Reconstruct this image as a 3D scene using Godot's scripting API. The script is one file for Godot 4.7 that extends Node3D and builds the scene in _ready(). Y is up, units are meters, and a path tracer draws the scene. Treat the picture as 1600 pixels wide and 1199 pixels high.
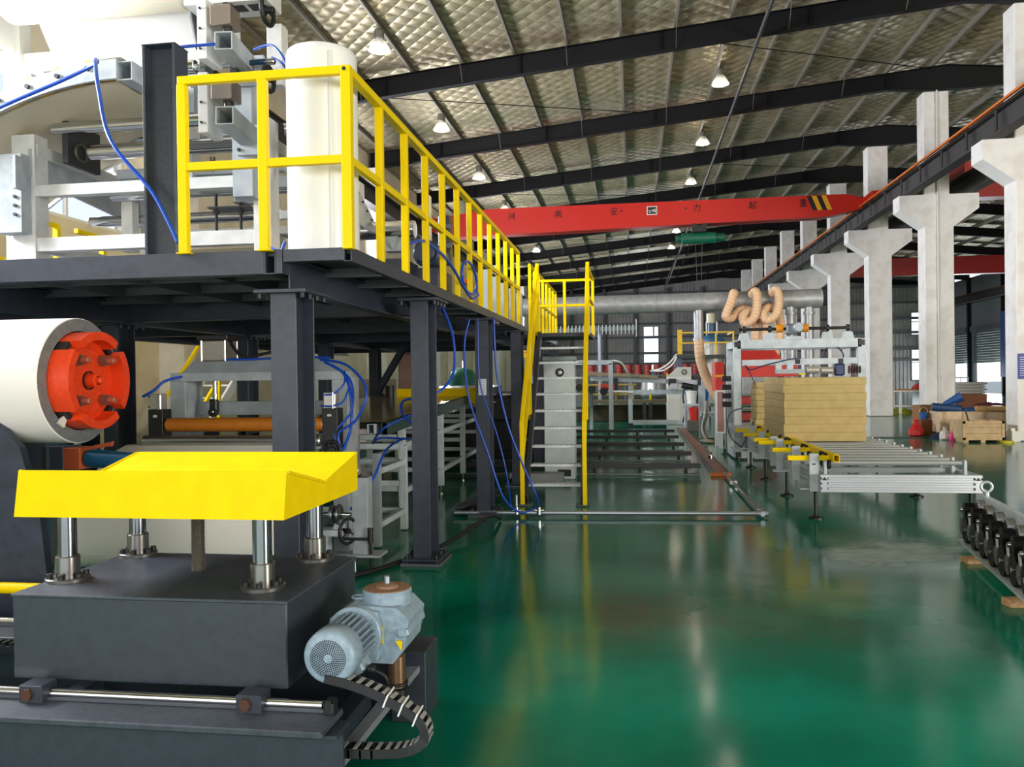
extends Node3D
# A workshop hall with a raised steel platform, a laminating line, conveyors and overhead cranes.

class Geo:
	var v := PackedVector3Array()
	var n := PackedVector3Array()
	var uv := PackedVector2Array()

	func tri(a: Vector3, b: Vector3, c: Vector3) -> void:   # counter-clockwise seen from outside
		var m := (b - a).cross(c - a).normalized()
		v.append_array([a, c, b])
		n.append_array([m, m, m])

	func quad(a: Vector3, b: Vector3, c: Vector3, d: Vector3) -> void:
		tri(a, b, c)
		tri(a, c, d)

	func smooth(a: Vector3, b: Vector3, c: Vector3, d: Vector3, na: Vector3, nb: Vector3, nc: Vector3, nd: Vector3) -> void:
		v.append_array([a, c, b, a, d, c])
		n.append_array([na, nc, nb, na, nd, nc])

	func box(c: Vector3, s: Vector3, b := Basis.IDENTITY, bev := 0.003) -> void:
		var h := s * 0.5
		var e := minf(bev, 0.3 * minf(h.x, minf(h.y, h.z)) * 2.0)
		for k in 3:
			for sg in [-1.0, 1.0]:
				var u := Vector3.ZERO
				u[k] = sg
				var p := Vector3.ZERO
				p[(k + 1) % 3] = 1.0
				var q := Vector3.ZERO
				q[(k + 2) % 3] = 1.0
				if sg < 0:
					var t := p
					p = q
					q = t
				var o := c + b * (u * h)
				var hp: Vector3 = p * (h - Vector3(e, e, e))
				var hq: Vector3 = q * (h - Vector3(e, e, e))
				quad(o + b * (-hp - hq), o + b * (hp - hq), o + b * (hp + hq), o + b * (-hp + hq))
		if e <= 0.0:
			return
		for k in 3:   # the chamfers along axis k
			var i := (k + 1) % 3
			var j := (k + 2) % 3
			for si in [-1.0, 1.0]:
				for sj in [-1.0, 1.0]:
					var a1 := Vector3.ZERO
					a1[k] = -(h[k] - e)
					a1[i] = si * h[i]
					a1[j] = sj * (h[j] - e)
					var a2 := a1
					a2[i] = si * (h[i] - e)
					a2[j] = sj * h[j]
					var up := Vector3.ZERO
					up[k] = 2.0 * (h[k] - e)
					if si * sj > 0:
						quad(c + b * a1, c + b * a2, c + b * (a2 + up), c + b * (a1 + up))
					else:
						quad(c + b * a2, c + b * a1, c + b * (a1 + up), c + b * (a2 + up))

	static func frame(d: Vector3, up := Vector3.UP) -> Basis:   # z along d, y as near up as it goes
		var z := d.normalized()
		if absf(z.dot(up)) > 0.999:
			up = Vector3.RIGHT if absf(z.x) < 0.9 else Vector3.BACK
		var x := up.cross(z).normalized()
		return Basis(x, z.cross(x), z)

	func bar(p: Vector3, q: Vector3, w: float, h: float, up := Vector3.UP, bev := 0.003) -> void:
		box((p + q) * 0.5, Vector3(w, h, p.distance_to(q)), frame(q - p, up), bev)

	func hollow(p: Vector3, q: Vector3, w: float, h: float, t := 0.006, up := Vector3.UP) -> void:   # open square tube
		var b := frame(q - p, up)
		var l := p.distance_to(q)
		for s in [-1.0, 1.0]:
			box((p + q) * 0.5 + b.x * s * (w - t) * 0.5, Vector3(t, h, l), b, 0.001)
			box((p + q) * 0.5 + b.y * s * (h - t) * 0.5, Vector3(w - 2 * t, t, l), b, 0.001)

	func ibeam(p: Vector3, q: Vector3, w: float, h: float, tf := 0.012, tw := 0.01, up := Vector3.UP) -> void:
		var b := frame(q - p, up)
		var l := p.distance_to(q)
		var m := (p + q) * 0.5
		box(m + b.y * (h - tf) * 0.5, Vector3(w, tf, l), b, 0.002)
		box(m - b.y * (h - tf) * 0.5, Vector3(w, tf, l), b, 0.002)
		box(m, Vector3(tw, h - 2 * tf, l), b, 0.0)

	func channel(p: Vector3, q: Vector3, w: float, h: float, t := 0.007, side := 1.0, up := Vector3.UP) -> void:   # the web stands on the given side
		var b := frame(q - p, up)
		var l := p.distance_to(q)
		var m := (p + q) * 0.5
		box(m + b.x * side * (w - t) * 0.5, Vector3(t, h, l), b, 0.001)
		for s in [-1.0, 1.0]:
			box(m + b.y * s * (h - t) * 0.5 - b.x * side * t * 0.5, Vector3(w - t, t, l), b, 0.001)

	func cone(p: Vector3, q: Vector3, r1: float, r2: float, seg := 20, caps := true) -> void:
		var b := frame(q - p)
		var d := (q - p).normalized()
		var l := p.distance_to(q)
		for k in seg:
			var a0 := TAU * k / seg
			var a1 := TAU * (k + 1) / seg
			var e0 := b.x * cos(a0) + b.y * sin(a0)
			var e1 := b.x * cos(a1) + b.y * sin(a1)
			if seg <= 8:
				quad(p + e0 * r1, p + e1 * r1, q + e1 * r2, q + e0 * r2)
			else:
				var t := d * ((r1 - r2) / maxf(l, 1e-5))
				smooth(p + e0 * r1, p + e1 * r1, q + e1 * r2, q + e0 * r2, (e0 + t).normalized(), (e1 + t).normalized(), (e1 + t).normalized(), (e0 + t).normalized())
			if caps:
				if r1 > 0.0:
					tri(p, p + e1 * r1, p + e0 * r1)
				if r2 > 0.0:
					tri(q, q + e0 * r2, q + e1 * r2)

	func cyl(p: Vector3, q: Vector3, r: float, seg := 20, caps := true) -> void:
		cone(p, q, r, r, seg, caps)

	func rod(p: Vector3, q: Vector3, r: float, seg := 20, bev := 0.004) -> void:   # a cylinder with chamfered rims
		var d := (q - p).normalized()
		lathe(p, d, [[0, 0], [r - bev, 0], [r, bev], [r, p.distance_to(q) - bev], [r - bev, p.distance_to(q)], [0, p.distance_to(q)]], seg)

	func lathe(o: Vector3, axis: Vector3, prof: Array, seg := 24, soft := false) -> void:   # prof: [radius, height] from the foot to the top
		var b := frame(axis)
		var d := axis.normalized()
		var ns: Array = []
		for k in prof.size() - 1:
			var dr: float = prof[k + 1][0] - prof[k][0]
			var dh: float = prof[k + 1][1] - prof[k][1]
			ns.append(Vector2(dh, -dr).normalized())
		for k in prof.size() - 1:
			var r0: float = prof[k][0]
			var r1: float = prof[k + 1][0]
			var h0: float = prof[k][1]
			var h1: float = prof[k + 1][1]
			var m0: Vector2 = ns[k]
			var m1: Vector2 = ns[k]
			if soft:
				if k > 0:
					m0 = (m0 + ns[k - 1]).normalized()
				if k < ns.size() - 1:
					m1 = (m1 + ns[k + 1]).normalized()
			for i in seg:
				var a0 := TAU * i / seg
				var a1 := TAU * (i + 1) / seg
				var e0 := b.x * cos(a0) + b.y * sin(a0)
				var e1 := b.x * cos(a1) + b.y * sin(a1)
				var A := o + d * h0 + e0 * r0
				var B := o + d * h0 + e1 * r0
				var C := o + d * h1 + e1 * r1
				var D := o + d * h1 + e0 * r1
				smooth(A, B, C, D, e0 * m0.x + d * m0.y, e1 * m0.x + d * m0.y, e1 * m1.x + d * m1.y, e0 * m1.x + d * m1.y)

	func tube(path: Array, r: float, seg := 8, caps := true) -> void:
		var pts: Array = path
		var b := frame(pts[1] - pts[0])
		var last: Vector3 = (pts[1] - pts[0]).normalized()
		var rings: Array = []
		for k in pts.size():
			var t: Vector3 = (pts[mini(k + 1, pts.size() - 1)] - pts[maxi(k - 1, 0)]).normalized()
			var ax := last.cross(t)
			if ax.length() > 1e-6:
				b = Basis(ax.normalized(), last.angle_to(t)) * b
			last = t
			var ring: Array = []
			for i in seg:
				ring.append(b.x * cos(TAU * i / seg) + b.y * sin(TAU * i / seg))
			rings.append(ring)
		for k in pts.size() - 1:
			var p: Vector3 = pts[k]
			var q: Vector3 = pts[k + 1]
			for i in seg:
				var j := (i + 1) % seg
				var e0: Vector3 = rings[k][i]
				var e1: Vector3 = rings[k][j]
				var f0: Vector3 = rings[k + 1][i]
				var f1: Vector3 = rings[k + 1][j]
				smooth(p + e0 * r, p + e1 * r, q + f1 * r, q + f0 * r, e0, e1, f1, f0)
		if caps:
			var z: int = pts.size() - 1
			for i in seg:
				var j := (i + 1) % seg
				tri(pts[0], pts[0] + rings[0][j] * r, pts[0] + rings[0][i] * r)
				tri(pts[z], pts[z] + rings[z][i] * r, pts[z] + rings[z][j] * r)

	func torus(c: Vector3, axis: Vector3, R: float, r: float, seg := 28, rs := 8) -> void:
		var b := frame(axis)
		for i in seg:
			var e0 := b.x * cos(TAU * i / seg) + b.y * sin(TAU * i / seg)
			var e1 := b.x * cos(TAU * (i + 1) / seg) + b.y * sin(TAU * (i + 1) / seg)
			for j in rs:
				var a := TAU * j / rs
				var a2 := TAU * (j + 1) / rs
				var n0 := e0 * cos(a) + b.z * sin(a)
				var n1 := e1 * cos(a) + b.z * sin(a)
				var n2 := e1 * cos(a2) + b.z * sin(a2)
				var n3 := e0 * cos(a2) + b.z * sin(a2)
				smooth(c + e0 * R + n0 * r, c + e1 * R + n1 * r, c + e1 * R + n2 * r, c + e0 * R + n3 * r, n0, n1, n2, n3)

	func prism(poly: Array, ext: Vector3) -> void:   # a flat outline and the way it is drawn out
		var m := Vector3.ZERO
		for k in poly.size():
			m += (poly[k] as Vector3).cross(poly[(k + 1) % poly.size()])
		var b := frame(m)
		var flat := PackedVector2Array()
		for p in poly:
			flat.append(Vector2(b.x.dot(p), b.y.dot(p)))
		var ids := Geometry2D.triangulate_polygon(flat)
		var away := m.dot(ext) > 0
		for k in range(0, ids.size(), 3):
			var p0: Vector3 = poly[ids[k]]
			var p1: Vector3 = poly[ids[k + 1]]
			var p2: Vector3 = poly[ids[k + 2]]
			if (p1 - p0).cross(p2 - p0).dot(ext) > 0:
				var t := p1
				p1 = p2
				p2 = t
			tri(p0, p1, p2)
			tri(p0 + ext, p2 + ext, p1 + ext)
		for k in poly.size():
			var p0: Vector3 = poly[k]
			var p1: Vector3 = poly[(k + 1) % poly.size()]
			if away:
				quad(p0, p1, p1 + ext, p0 + ext)
			else:
				quad(p1, p0, p0 + ext, p1 + ext)

	func arc_block(c: Vector3, axis: Vector3, r0: float, r1: float, a0: float, a1: float, depth: float, seg := 14, ref := Vector3.UP) -> void:   # a bent slab, drawn out along axis
		var d := axis.normalized()
		var e := ref
		var f := d.cross(e)
		for k in seg:
			var t0 := lerpf(a0, a1, float(k) / seg)
			var t1 := lerpf(a0, a1, float(k + 1) / seg)
			var u0 := e * cos(t0) + f * sin(t0)
			var u1 := e * cos(t1) + f * sin(t1)
			var x := d * depth
			smooth(c + u0 * r1, c + u1 * r1, c + u1 * r1 + x, c + u0 * r1 + x, u0, u1, u1, u0)
			smooth(c + u1 * r0, c + u0 * r0, c + u0 * r0 + x, c + u1 * r0 + x, -u1, -u0, -u0, -u1)
			quad(c + u0 * r0 + x, c + u0 * r1 + x, c + u1 * r1 + x, c + u1 * r0 + x)
			quad(c + u0 * r1, c + u0 * r0, c + u1 * r0, c + u1 * r1)
			if k == 0:
				quad(c + u0 * r0, c + u0 * r1, c + u0 * r1 + x, c + u0 * r0 + x)
			if k == seg - 1:
				quad(c + u1 * r1, c + u1 * r0, c + u1 * r0 + x, c + u1 * r1 + x)

	func mesh(off := Vector3.ZERO) -> ArrayMesh:
		var w := v.duplicate()
		if off != Vector3.ZERO:
			for k in w.size():
				w[k] -= off
		var a := []
		a.resize(Mesh.ARRAY_MAX)
		a[Mesh.ARRAY_VERTEX] = w
		a[Mesh.ARRAY_NORMAL] = n
		var m := ArrayMesh.new()
		m.add_surface_from_arrays(Mesh.PRIMITIVE_TRIANGLES, a)
		return m

	func foot() -> Vector3:
		var lo := v[0]
		var hi := v[0]
		for p in v:
			lo = lo.min(p)
			hi = hi.max(p)
		return Vector3((lo.x + hi.x) * 0.5, lo.y, (lo.z + hi.z) * 0.5)

# ---------------------------------------------------------------- naming and parenting
var taken := {}
func numbered(called: String) -> String:
	taken[called] = taken.get(called, -1) + 1
	return called if taken[called] == 0 else "%s_%03d" % [called, taken[called]]

func tag(o: Node, label := "", category := "", group := "", kind := "") -> Node:
	if label: o.set_meta("label", label)
	if category: o.set_meta("category", category)
	if group: o.set_meta("group", group)
	if kind: o.set_meta("kind", kind)
	return o

func spot(o: Node) -> Vector3:
	var p := Vector3.ZERO
	while o is Node3D and o != self:
		p += (o as Node3D).position
		o = o.get_parent()
	return p

func thing(called: String, label: String, category: String, at: Vector3, group := "", kind := "") -> Node3D:
	var o := Node3D.new()
	o.name = numbered(called)
	add_child(o)
	o.position = at
	tag(o, label, category, group, kind)
	return o

func part(called: String, g: Geo, m: Material, parent: Node3D) -> MeshInstance3D:   # shapes are given in the hall's metres
	var o := MeshInstance3D.new()
	o.name = called
	o.mesh = g.mesh(spot(parent))
	o.material_override = m
	parent.add_child(o, true)
	return o

func lone(called: String, g: Geo, m: Material, label: String, category: String, group := "", kind := "") -> MeshInstance3D:   # a thing that is one mesh
	var o := MeshInstance3D.new()
	o.name = numbered(called)
	var f := g.foot()
	o.mesh = g.mesh(f)
	o.material_override = m
	o.position = f
	add_child(o)
	tag(o, label, category, group, kind)
	return o

func dup(o: Node3D, by: Vector3, label: String, turn := 0.0) -> Node3D:
	var c: Node3D = o.duplicate()
	c.name = numbered(str(o.name).rstrip("0123456789").rstrip("_"))
	add_child(c)
	c.position = o.position + by
	c.rotation.y = turn
	c.set_meta("label", label)
	return c

# ---------------------------------------------------------------- materials
var mats := {}
func paint(hex: String, rough := 0.5, metal := 0.0, spec := 0.5) -> StandardMaterial3D:
	var key := "%s %.2f %.2f %.2f" % [hex, rough, metal, spec]
	if not mats.has(key):
		var m := StandardMaterial3D.new()
		m.albedo_color = Color(hex)
		m.roughness = rough
		m.metallic = metal
		m.metallic_specular = spec
		mats[key] = m
	return mats[key]

func noise_tex(freq: float, seed_: int, ramp: Array, size := 512, oct := 4, kind := FastNoiseLite.TYPE_SIMPLEX_SMOOTH) -> NoiseTexture2D:
	var f := FastNoiseLite.new()
	f.noise_type = kind
	f.frequency = freq
	f.seed = seed_
	f.fractal_octaves = oct
	var t := NoiseTexture2D.new()
	t.width = size
	t.height = size
	t.seamless = true
	t.noise = f
	var g := Gradient.new()
	g.offsets = PackedFloat32Array(ramp.map(func(r): return r[0]))
	g.colors = PackedColorArray(ramp.map(func(r): return Color(r[1])))
	t.color_ramp = g
	return t

func grain(hexes: Array, scale: float, rough: float, metal := 0.0, freq := 0.02, seed_ := 1, relief := 0.0) -> StandardMaterial3D:   # a surface with mottled colour, laid in world metres
	var m := StandardMaterial3D.new()
	var ramp := []
	for k in hexes.size():
		ramp.append([float(k) / (hexes.size() - 1) * 0.6 + 0.2, hexes[k]])
	m.albedo_texture = noise_tex(freq, seed_, ramp)
	m.uv1_triplanar = true
	m.uv1_world_triplanar = true
	m.uv1_scale = Vector3.ONE * scale
	m.roughness = rough
	m.metallic = metal
	if relief > 0.0:
		m.heightmap_enabled = true
		m.heightmap_texture = m.albedo_texture
		m.heightmap_scale = relief
	return m

func curve(pts: Array, steps := 8) -> Array:   # a smooth run through the points
	var out := []
	for k in pts.size() - 1:
		var p0: Vector3 = pts[maxi(k - 1, 0)]
		var p1: Vector3 = pts[k]
		var p2: Vector3 = pts[k + 1]
		var p3: Vector3 = pts[mini(k + 2, pts.size() - 1)]
		for i in steps:
			out.append(p1.cubic_interpolate(p2, p0, p3, float(i) / steps))
	out.append(pts[-1])
	return out

func V(x: float, y: float, z: float) -> Vector3:
	return Vector3(x, y, z)

# ---------------------------------------------------------------- the scene
var steel: StandardMaterial3D
var yellow: StandardMaterial3D
var pale: StandardMaterial3D
var white_paint: StandardMaterial3D
var chrome: StandardMaterial3D
var black: StandardMaterial3D
var alu: StandardMaterial3D
var red: StandardMaterial3D
var bluehose: StandardMaterial3D
var concrete: StandardMaterial3D
var rafter_mat: StandardMaterial3D
var glass: StandardMaterial3D

func _ready() -> void:
	var cam := Camera3D.new()
	cam.name = "camera"
	add_child(cam)
	cam.position = V(0, 1.55, 0)
	cam.basis = Basis(Vector3.UP, deg_to_rad(8.31)) * Basis(Vector3.RIGHT, deg_to_rad(-0.40)) * Basis(Vector3.BACK, deg_to_rad(-0.73))
	cam.fov = rad_to_deg(2.0 * atan(599.5 / 1300.0))
	cam.near = 0.05
	cam.far = 300.0
	cam.current = true

	var env := Environment.new()
	var sky := ProceduralSkyMaterial.new()
	sky.sky_top_color = Color("b8cbe0")
	sky.sky_horizon_color = Color("f4f6f8")
	sky.ground_bottom_color = Color("b9b6ae")
	sky.ground_horizon_color = Color("e6e4df")
	env.sky = Sky.new()
	env.sky.sky_material = sky
	env.background_mode = Environment.BG_SKY
	env.background_energy_multiplier = 2.2
	env.tonemap_mode = Environment.TONE_MAPPER_LINEAR
	env.tonemap_exposure = 0.74
	env.sdfgi_enabled = true
	env.ssao_enabled = true
	env.ssil_enabled = true
	var we := WorldEnvironment.new()
	we.name = "daylight"
	we.environment = env
	add_child(we)

	# daylight through the wide gate behind the camera, the side windows and the far openings
	day_light("gate_daylight", V(-2.2, 2.5, 3.3), V(-3.2, 3.6, -8), 10.6, 4.6, 58.0, Color("fffaf4"))
	day_light("right_gate_daylight", V(16.0, 2.6, 3.3), V(10, 6.0, -12), 9.0, 4.6, 500.0, Color("fff6ea"))
	for z in [-4.9, -10.7, -22.3, -33.9, -45.5, -57.1]:
		day_light("left_window_daylight", V(-8.2, 5.0, z), V(0, 6.4, z), 4.2, 2.0, 230.0 if z == -4.9 else 150.0, Color("f3f6ff"))  # the nearest, brightest one is added out of view to brighten the platform machine
	for z in [-63.5, -69.0]:
		day_light("right_door_daylight", V(24.6, 1.1, z), V(10, 1.1, z + 8), 4.0, 2.0, 60.0, Color("f3f7ff"))
	day_light("back_window_daylight", V(1.5, 4.0, -71.7), V(1.5, 3.0, -50), 1.4, 3.2, 40.0, Color("f3f7ff"))

	make_materials()
	shell()
	roof()
	columns_and_runways()
	cranes()
	lamps()
	duct()
	platform()
	deck_machine()
	lift_cart()
	big_roll()
	laminator()
	stair()
	conveyor()
	gantry()
	floor_runs()
	mid_machines()
	far_machines()
	right_side()

func day_light(called: String, at: Vector3, to: Vector3, w: float, h: float, energy: float, c: Color) -> void:
	var l := AreaLight3D.new()
	l.name = numbered(called)
	l.area_size = Vector2(w, h)
	l.light_energy = energy
	l.light_color = c
	l.area_range = 90.0
	l.shadow_enabled = true
	add_child(l)
	l.look_at_from_position(at, to)

func make_materials() -> void:
	steel = grain(["2c323f", "303643", "343a48", "2f3541"], 0.6, 0.42, 0.0, 0.02, 3)
	yellow = paint("efce00", 0.42, 0.0, 0.25)
	pale = grain(["a9b4ba", "b4bec3", "bcc5c9"], 0.7, 0.45, 0.0, 0.01, 7)
	white_paint = paint("dfe0dc", 0.4)
	chrome = paint("c9c9c9", 0.16, 1.0)
	black = paint("17181a", 0.5)
	alu = paint("c4c9d0", 0.36, 0.65)
	red = paint("c41c0d", 0.4)
	bluehose = paint("0b46b4", 0.32)
	rafter_mat = paint("151517", 0.6, 0.0, 0.3)
	glass = StandardMaterial3D.new()
	glass.transparency = BaseMaterial3D.TRANSPARENCY_ALPHA
	glass.albedo_color = Color(0.9, 0.95, 1.0, 0.06)
	glass.roughness = 0.05
	concrete = grain(["dad5ce", "e2deda", "e8e5e1", "e3e0da"], 0.25, 0.75, 0.0, 0.012, 11)

func wall_with_holes(g: Geo, o: Vector3, u: Vector3, along: float, up: float, thick: Vector3, holes: Array) -> void:   # holes: [from, to, low, high] along the wall
	var xs := [0.0, along]
	for h in holes:
		xs.append(h[0])
		xs.append(h[1])
	xs.sort()
	for k in xs.size() - 1:
		var a: float = xs[k]
		var b: float = xs[k + 1]
		if b - a < 0.001:
			continue
		var ys := [[0.0, up]]
		for h in holes:
			if h[0] <= a + 0.001 and h[1] >= b - 0.001:
				var cut := []
				for y in ys:
					if h[2] > y[0]: cut.append([y[0], minf(h[2], y[1])])
					if h[3] < y[1]: cut.append([maxf(h[3], y[0]), y[1]])
				ys = cut
		for y in ys:
			if y[1] - y[0] > 0.001:
				var c: Vector3 = o + u * (a + b) * 0.5 + Vector3.UP * (y[0] + y[1]) * 0.5 + thick * 0.5
				g.box(c, (u * (b - a)).abs() + thick.abs() + Vector3.UP * (y[1] - y[0]), Basis.IDENTITY, 0.0)

func floor_material() -> StandardMaterial3D:
	var m := StandardMaterial3D.new()
	m.albedo_texture = noise_tex(0.006, 21, [[0.2, "00624c"], [0.45, "006c54"], [0.6, "00745b"], [0.8, "007a60"]], 1024, 5)
	m.uv1_triplanar = true
	m.uv1_world_triplanar = true
	m.uv1_scale = Vector3.ONE * 0.11
	m.roughness = 0.13
	m.metallic_specular = 0.34
	m.normal_enabled = true
	var f := FastNoiseLite.new()
	f.noise_type = FastNoiseLite.TYPE_SIMPLEX_SMOOTH
	f.frequency = 0.035
	f.fractal_octaves = 2
	f.seed = 4
	var t := NoiseTexture2D.new()
	t.width = 512
	t.height = 512
	t.seamless = true
	t.noise = f
	t.as_normal_map = true
	t.bump_strength = 1.2
	m.normal_texture = t
	m.normal_scale = 0.05
	return m

func shell() -> void:
	var g := Geo.new()
	g.box(V(8.35, -0.15, -34.5), V(34.3, 0.3, 78.0), Basis.IDENTITY, 0.0)
	var fl := lone("floor", g, floor_material(), "glossy green epoxy floor of the whole hall, scratched and reflecting the columns", "floor", "", "structure")
	reflection_patch(fl)
	g = Geo.new()
	g.box(V(8.35, -0.45, -34.5), V(220, 0.3, 260), Basis.IDENTITY, 0.0)
	lone("ground", g, paint("a9a59c", 0.9), "pale concrete yard outside the hall openings", "ground", "", "structure")

	var cream := grain(["cfc3a8", "d6cbb2", "dcd2bb"], 0.2, 0.8, 0.0, 0.01, 15)
	# left wall, X -8.3, with a row of windows high up
	g = Geo.new()
	var holes := []
	for z in [-4.9, -10.7, -22.3, -33.9, -45.5, -57.1]:
		holes.append([4.0 - (z + 2.1), 4.0 - (z - 2.1), 4.0, 6.0])
	wall_with_holes(g, V(-8.3, 0, 4.0), V(0, 0, -1), 76.3, 8.75, V(-0.24, 0, 0), holes)
	var wl := lone("wall_left", g, cream, "cream painted left wall behind the platform, lit by high windows", "wall", "", "structure")
	g = Geo.new()
	for k in 13:
		var z := -2.35 - 5.8 * k
		g.box(V(-8.06, 4.1, z), V(0.48, 8.2, 0.6), Basis.IDENTITY, 0.01)
	part("pilaster", g, concrete, wl)
	var idx := 0
	for z in [-10.7, -22.3, -33.9, -45.5, -57.1, -4.9]:  # the last window is an unseen addition that holds the extra light
		idx += 1
		var w := thing("window_%d" % (idx if idx < 6 else idx + 2), "high window in the cream left wall, %s" % ["first one past the machine", "second past the machine", "third past the machine", "fourth past the machine", "farthest down the hall", "an unseen one added level with the arched guide to brighten the machine"][idx - 1], "window", V(-8.4, 4.0, z), "high windows of the left wall", "structure")
		var fr := Geo.new()
		for s in [-1.0, 1.0]:
			fr.box(V(-8.4, 5.0, z + s * 2.07), V(0.08, 2.0, 0.06))
			fr.box(V(-8.4, 5.0 + s * 0.97, z), V(0.08, 0.06, 4.2))
		for s in [-0.7, 0.7]:
			fr.box(V(-8.4, 5.0, z + s), V(0.06, 1.9, 0.05))
		part("window_frame", fr, white_paint, w)
		for s in [-1.4, 0.0, 1.4]:
			var pg := Geo.new()
			pg.box(V(-8.4, 5.0, z + s), V(0.006, 1.88, 1.34), Basis.IDENTITY, 0.0)
			part("pane", pg, glass, w)

	# back wall, Z -72, corrugated sheet over girts, with a tall bright door window
	g = Geo.new()
	wall_with_holes(g, V(-8.6, 0, -72), V(1, 0, 0), 34.2, 10.8, V(0, 0, -0.2), [[9.45, 10.8, 0.0, 4.75], [9.45, 10.8, 4.95, 5.75], [31.05, 32.35, 4.6, 6.5], [31.05, 32.35, 0.9, 3.6]])
	var wb := lone("wall_back", g, grain(["8d8a87", "989591", "a29e98"], 0.15, 0.6, 0.1, 0.01, 17), "grey corrugated far end wall with horizontal girts and a tall bright doorway", "wall", "", "structure")
	g = Geo.new()
	for k in 115:
		var x := -8.4 + 0.3 * k
		if (x > 0.7 and x < 2.4) or (x > 22.2 and x < 24.0):
			continue
		g.box(V(x, 5.4, -71.98), V(0.08, 10.6, 0.05), Basis.IDENTITY, 0.0)
	tag(part("sheet_rib", g, paint("8a8a8c", 0.6), wb), "", "", "", "stuff")
	for y in [2.6, 3.5, 4.85, 6.0, 7.3, 8.6]:
		g = Geo.new()
		g.channel(V(-8.2, y, -71.85), V(24.8, y, -71.85), 0.08, 0.2, 0.01, -1.0)
		part("girt", g, paint("55585e", 0.6), wb)
	for x in [-5.2, -2.4, 0.2, 2.95, 5.8, 12.0, 16.0, 20.0]:
		g = Geo.new()
		g.ibeam(V(x, 0, -71.7), V(x, 9.0, -71.7), 0.25, 0.25, 0.012, 0.01, Vector3.BACK)
		part("wall_post", g, paint("4b4e55", 0.6), wb)
	var d1 := thing("door_1", "tall narrow bright doorway with a glazed transom in the grey far wall", "door", V(1.5, 0, -72), "", "structure")
	g = Geo.new()
	for x in [0.88, 2.17]:
		g.box(V(x, 2.9, -72.0), V(0.07, 5.8, 0.12))
	g.box(V(1.525, 4.85, -72), V(1.3, 0.2, 0.14))
	g.box(V(1.75, 5.35, -72), V(0.1, 0.85, 0.1))
	part("door_frame", g, paint("55585e", 0.5), d1)
	for r in [[0.92, 1.7, 4.95, 5.75], [1.8, 2.13, 4.95, 5.75], [0.92, 2.13, 0.0, 4.75]]:
		g = Geo.new()
		g.box(V((r[0] + r[1]) * 0.5, (r[2] + r[3]) * 0.5, -72.02), V(r[1] - r[0], r[3] - r[2], 0.006), Basis.IDENTITY, 0.0)
		part("pane", g, glass, d1)
	for r in [[6, 4.6, 6.5, "upper"], [7, 0.9, 3.6, "lower"]]:
		var w := thing("window_%d" % r[0], "%s bright window of the far wall seen between the white columns" % r[3], "window", V(23.1, r[1], -72), "", "structure")
		g = Geo.new()
		for s in [-1.0, 1.0]:
			g.box(V(23.1 + s * 0.63, (r[1] + r[2]) * 0.5, -71.97), V(0.06, r[2] - r[1], 0.1))
			g.box(V(23.1, (r[1] + r[2]) * 0.5 + s * ((r[2] - r[1]) * 0.5 - 0.03), -71.97), V(1.3, 0.06, 0.1))
		g.box(V(23.1, (r[1] + r[2]) * 0.5 + 0.15, -71.97), V(1.3, 0.05, 0.08))
		part("window_frame", g, paint("55585e", 0.5), w)
		g = Geo.new()
		g.box(V(23.1, (r[1] + r[2]) * 0.5, -72.0), V(1.2, r[2] - r[1] - 0.1, 0.006), Basis.IDENTITY, 0.0)
		part("pane", g, glass, w)

	# right wall, X 25, with two half raised roller doors
	g = Geo.new()
	wall_with_holes(g, V(25, 0, 4.0), V(0, 0, -1), 76.3, 8.6, V(0.24, 0, 0), [[64.6, 70.1, 0.0, 4.6], [70.9, 75.2, 0.0, 4.6]])
	var wr := lone("wall_right", g, paint("75767a", 0.7), "dark grey right wall of the second bay beyond the white columns", "wall", "", "structure")
	for k in 12:
		g = Geo.new()
		var z := -2.15 - 5.85 * k
		g.ibeam(V(24.86, 0, z), V(24.86, 8.6, z), 0.2, 0.26, 0.014, 0.01, Vector3.RIGHT)
		part("wall_post", g, rafter_mat, wr)
	for r in [[2, -60.6, -66.1, "nearer"], [3, -66.9, -71.2, "farther"]]:
		var d := thing("door_%d" % r[0], "%s half raised grey roller door with daylight under it in the right wall" % r[3], "door", V(25, 0, (r[1] + r[2]) * 0.5), "", "structure")
		g = Geo.new()
		var c: float = (r[1] + r[2]) * 0.5
		for k in 13:
			g = Geo.new()
			g.box(V(25.05, 2.28 + 0.18 * k, (r[1] + r[2]) * 0.5), V(0.05, 0.172, r[1] - r[2]), Basis.IDENTITY, 0.02)
			part("shutter_slat", g, paint("56625f", 0.6), d)
		g = Geo.new()
		g.box(V(24.95, 4.7, c), V(0.4, 0.4, r[1] - r[2]))
		part("shutter_box", g, paint("4b4e55", 0.6), d)

	# front wall behind the camera: two open gates
	g = Geo.new()
	wall_with_holes(g, V(-8.6, 0, 3.6), V(1, 0, 0), 34.2, 10.6, V(0, 0, 0.24), [[1.1, 11.8, 0.0, 5.0], [20.0, 29.2, 0.0, 5.0]])
	lone("wall_front", g, cream, "cream front wall with two open gates behind the viewer", "wall", "", "structure")

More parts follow.
